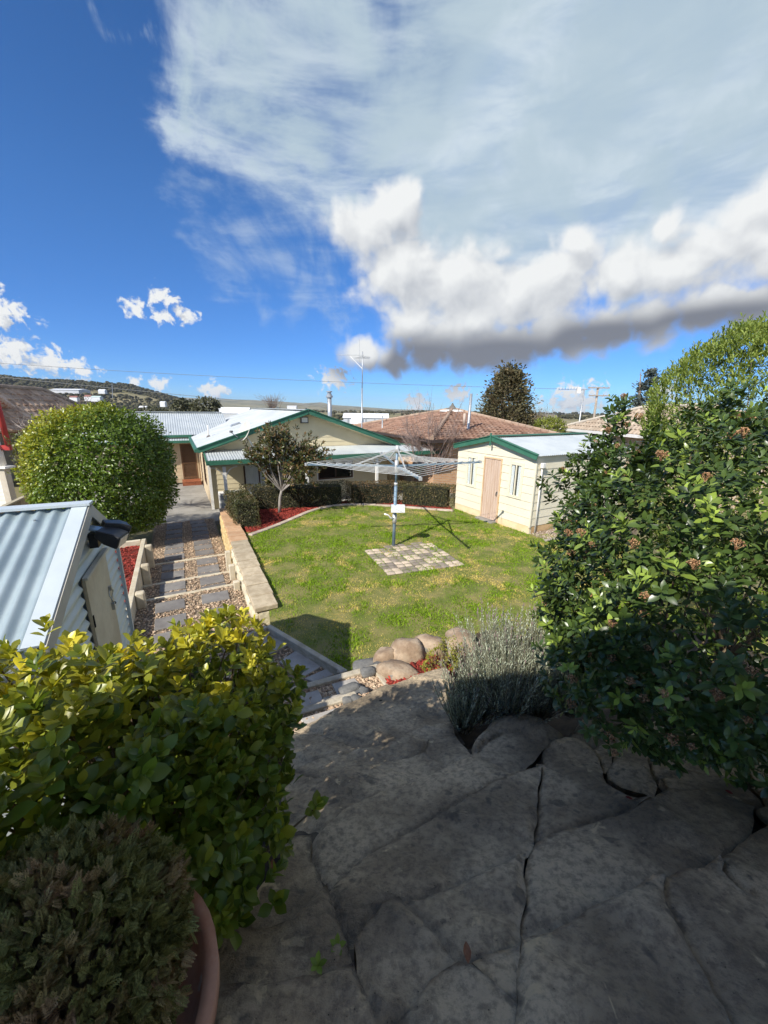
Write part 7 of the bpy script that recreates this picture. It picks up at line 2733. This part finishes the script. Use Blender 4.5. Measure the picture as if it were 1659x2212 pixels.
def build_town():
    mw = M('town_white', (.62, .63, .63), (.70, .71, .71), scale=.3, rough=.6)
    mr = M('town_roof', (.74, .76, .77), (.80, .81, .82), scale=.3, rough=.5)
    mg = M('town_grey', (.46, .48, .50), (.52, .54, .56), scale=.3, rough=.6)
    mred = M('town_brick', (.22, .10, .08), (.28, .13, .10), scale=.6, rough=.9)
    T, x0, x1, z0, ze, y = box_house('warehouse', 'long white warehouse beyond the house roof', 742, 838, 915, 903, 893, 95, mg, mr)
    for i in range(5):
        x = x0 + (x1 - x0) * (i + .5) / 5
        MB().box((x, y - .06, (z0 + ze) / 2), (.12, .05, (ze - z0) / 2)).build('column', m_steel, T)
    box_house('barrel_shed', 'white barrel roofed shed in front of the warehouse', 757, 782, 918, 915, 903, 62, mred, mr, 'barrel')
    box_house('factory', 'white roofed factory just above the house roof ridge', 468, 534, 897, 893, 880, 130, mg, mr)
    box_house('factory', 'small white roofed building on the left of the factory', 500, 560, 894, 890, 886, 170, mg, mr)
    # scattered houses on the hillside
    spots = [(182, 196, 861, 857, 853, 700, mw, mred, 'red roofed hillside house left of the pale green one'), (196, 216, 862, 858, 855, 690, mw, M('town_green', (.45, .55, .50), rough=.6), 'pale green roofed house on the far hillside'), (212, 226, 846, 843.5, 841, 820, mw, mr, 'tiny white house higher on the hillside'),
             (108, 170, 846, 842, 839, 800, mg, mr, 'row of pale buildings high on the left hillside'), (150, 166, 862, 858.5, 855, 690, mw, mred, 'small red roofed house at the left of the hillside group'), (300, 316, 884, 880, 877, 420, mw, mr, 'small white house at the foot of the wooded hill'),
             (345, 356, 872, 869, 867, 520, mw, mr, 'tiny pale shed beside the brown clearing'), (620, 640, 880, 878, 876.5, 900, mw, mr, 'pale building far across the valley')]
    for px0, px1, pb, pe, pt, y, w, r, lab in spots:
        box_house('distant_house', lab, px0, px1, pb, pe, pt, y, w, r, 'gable', 'houses on the far hillside')
    # power poles and wires on the right
    Y = lambda px, py, y: pl(px, py, (0, y, 0), (0, 1, 0))
    m_tim = M('pole_timber', (.30, .25, .20), (.40, .34, .28), scale=3, rough=.9)
    t, b = Y(1292, 836, 58), Y(1284, 905, 58)
    b[2] = -3
    T = thing('power_pole', b, 'timber power pole with two crossarms above the tan roof', 'power pole')
    MB().tube([b, t], [.19, .15], 8).build('pole', m_tim, T, True)
    for py, hw in ((838, 1.55), (855, 1.45)):
        c = Y(1292, py, 58)
        arm = MB().box(c - np.array([0, .2, 0]), (hw, .07, .08)).build('crossarm', m_tim, T)
        for k in (-1, -.5, .5, 1):
            MB().lathe(c + np.array([hw * .92 * k, -.2, .08]), [(.05, 0), (.07, .1), (.04, .2)], 8).build('insulator', m_steel, arm)
    t, b = Y(1262, 842, 30), Y(1245, 945, 30)
    b[2] = -2
    T = thing('aerial_pole', b, 'thin steel pole with a row of aerial rods above the shed roof', 'pole')
    MB().tube([b, t], .055, 8).build('pole', m_steel, T, True)
    c = Y(1250, 840, 30)
    MB().box(c + np.array([0, 0, -.1]), (.12, .12, .22)).build('junction', m_white, T)
    e = Y(1205, 842, 30)
    MB().tube([c, e], .02, 5).build('boom', M('blue_boom', (.10, .22, .45), rough=.5), T)
    for i in range(7):
        p = e + (c - e) * i / 7
        MB().tube([p, p + np.array([0, 0, .18])], .022, 5).build('rod', m_white, T)
    MB().tube([Y(1255, 843, 30), Y(1275, 840, 30)], .02, 5).build('arm', m_steel, T)
    m_wire = M('wire', (.16, .16, .17), (.2, .2, .21), rough=.6)

    def wire(p, q, sag, r, lab, mat=m_wire):
        pts = [p + (q - p) * t - ZV * sag * 4 * t * (1 - t) for t in np.linspace(0, 1, 24)]
        tag(MB().tube(pts, r, 5).build('overhead_wire', mat, None, True), lab, 'wire', 'overhead wires')
    wire(Y(-420, 752, 50), Y(1262, 841, 50), .75, .022, 'thin dark overhead wire crossing the sky above the roofs')
    wire(Y(-300, 783, 22), Y(900, 892, 70), .35, .020, 'pale thicker overhead wire sloping down on the left', M('pale_wire', (.42, .41, .38), (.46, .45, .42), rough=.6))
    # masts on the hillside
    for i, (px, p0, p1, y, lab) in enumerate(((242 * 1, 852, 828, 640, 'thin radio mast standing on the wooded hill'),)):
        b, t = Y(px, p0, y), Y(px, p1, y)
        tag(MB().tube([b - ZV * 6, t], .45, 6).build('radio_mast', m_steel), lab, 'mast')


build_town()


# ------------------------------------------------------------------ woods on the hill and tree lines in the valley
def build_woods():
    rng = np.random.default_rng(77)
    P, S = [], []

    def add(n, px0, px1, r0, r1, s0, s1, cond=None):
        for _ in range(n):
            px = rng.uniform(px0, px1)
            r = rng.uniform(r0, r1)
            d = ray(px, 880)
            a = math.atan2(d[0], d[1])
            if cond is not None and not cond(a, r):
                continue
            P.append((r * math.sin(a), 12 + r * math.cos(a), land_z(a, r)))
            S.append(rng.uniform(s0, s1))
    cl = lambda th, sc: (lambda a, r: mnoise.noise(Vector((a * sc, r * .006, 3.3))) > th)
    add(4200, -500, 400, 980, 1420, 5, 9, cl(-.25, 9))
    add(1500, -500, 420, 640, 1000, 3.5, 7, cl(.05, 14))
    add(900, 150, 480, 480, 900, 3.5, 6.5, cl(-.1, 16))
    add(500, 300, 1000, 330, 520, 3, 6, cl(.02, 18))
    add(360, 560, 1100, 700, 1300, 5, 9, cl(.0, 20))
    add(500, 300, 1500, 1800, 3800, 9, 17, cl(.08, 22))
    add(240, 1120, 1500, 600, 900, 5, 8, cl(-.05, 18))
    add(260, 1000, 1700, 180, 300, 3, 5.5, cl(.1, 20))
    P, S = np.array(P), np.array(S)
    mat = LM('far_wood', (.040, .044, .026), (.066, .066, .036), (.10, .085, .05), rough=.9, trans=0, spec=.1, var=.35)
    tms = [lumpy(60 + i, 1.0, 1, .45, 1.6) for i in range(3)]
    n = len(P)
    # each tree is three lumps so that crowns stay ragged
    PP = np.concatenate([P + np.stack([rng.normal(size=n) * S * .30, rng.normal(size=n) * S * .3, S * rng.uniform(.35, .75, n)], 1) for _ in range(3)])
    SS = np.concatenate([S * rng.uniform(.32, .55, n) for _ in range(3)])
    S3 = np.stack([np.ones(3 * n), rng.uniform(.8, 1.2, 3 * n), rng.uniform(.7, 1.0, 3 * n)], 1)
    o = scatter('woodland', tms[0], PP, unit(3 * n, rng) * np.array([1, 1, .1]), np.tile([0, 0, 1.0], (3 * n, 1)), SS, mat, tint=rng.uniform(0, .6, 3 * n), S3=S3)
    tag(o, 'dark woodland and tree lines over the far hills', 'woodland', kind='stuff')


build_woods()

# ------------------------------------------------------------------ litter on the rock steps
def build_litter():
    mb = M('dead_leaf', (.24, .10, .05), (.34, .17, .09), scale=40, rough=.8)
    mr = M('red_leaf', (.20, .03, .025), (.28, .05, .04), scale=40, rough=.8)
    mg = LM('weed_leaf', (.16, .24, .03), (.24, .34, .05))
    K = lambda x, y: (548.6 + x * .6693, 1481.2 + y * .6693)
    spec = [((685, 872), .05, mb, 'brown dead leaf lying in a crack of the rock steps'), ((1210, 371), .04, mr, 'dark red fallen leaf in a rock hollow on the right'), ((882, 428), .035, mb, 'curled brown leaf beside the long straight crack'),
            ((1530, 350), .035, mr, 'small red leaf near the dark shrub'), ((760, 280), .02, mb, 'tiny brown leaf scrap near the lavender rock'), ((60, 590), .05, mb, 'brown leaf under the yellow green shrub')]
    tm = leaf_template(1.0, .55, .5, -.25, shape=(0, .7, 1, .7, 0))
    for i, (k, s, m, lab) in enumerate(spec):
        p = rock_hit(*K(*k)) + ZV * .012
        a = 1.3 * i
        me = make_mesh('fallen_leaf', (tm[0] - np.array([0, .5, 0])) * s, tm[1], m, True)
        o = inst('fallen_leaf', me, p, (.25 * math.sin(a * 3), .2 * math.cos(a * 5), a))
        tag(o, lab, 'leaf', 'fallen leaves on the rock steps')
    p = rock_hit(*z8(806, 622)) + ZV * .012
    b = MB().tube([p + np.array([-.03, -.02, 0]), p + np.array([0, 0, .006]), p + np.array([.035, .02, .012]), p + np.array([.05, .035, .012])], [.004, .007, .020, .008], 7)
    tag(b.build('seed_pod', M('pod_black', (.02, .017, .015), (.035, .03, .025), rough=.7), None, True), 'black seed pod lying on the far rock slab', 'seed pod')
    for k, lab in (((205, 912), 'tiny green weed sprouting in a crack near the pot'), ((268, 852), 'small green weed in the dark crack above the pot')):
        p = rock_hit(*K(*k))
        T = thing('weed', p, lab, 'weed', 'weeds in the rock joints')
        for j in range(5):
            a = 1.25 * j
            me = make_mesh('leaf', leaf_template(.035, .018)[0], leaf_template(.035, .018)[1], mg, True)
            inst('leaf', me, p + ZV * .01, (.7 + .2 * math.sin(a), 0, a), T)


build_litter()


# ------------------------------------------------------------------ the air between the yard and the far hills
def build_haze():
    m = bpy.data.materials.new('haze_air')
    m.use_nodes = True
    t = m.node_tree
    t.nodes.clear()
    v = nd(t, 'ShaderNodeVolumePrincipled', ins={'Color': (.80, .88, 1.0, 1), 'Density': 7.0e-5, 'Anisotropy': .2})
    out = nd(t, 'ShaderNodeOutputMaterial')
    t.links.new(v.outputs[0], out.inputs['Volume'])
    o = MB().box((0, 12, 40), (7700, 7700, 140)).build('haze', m, None, False, (0, 12, 40))
    tag(o, 'thin pale blue haze over the far hills', 'haze', kind='stuff')


build_haze()
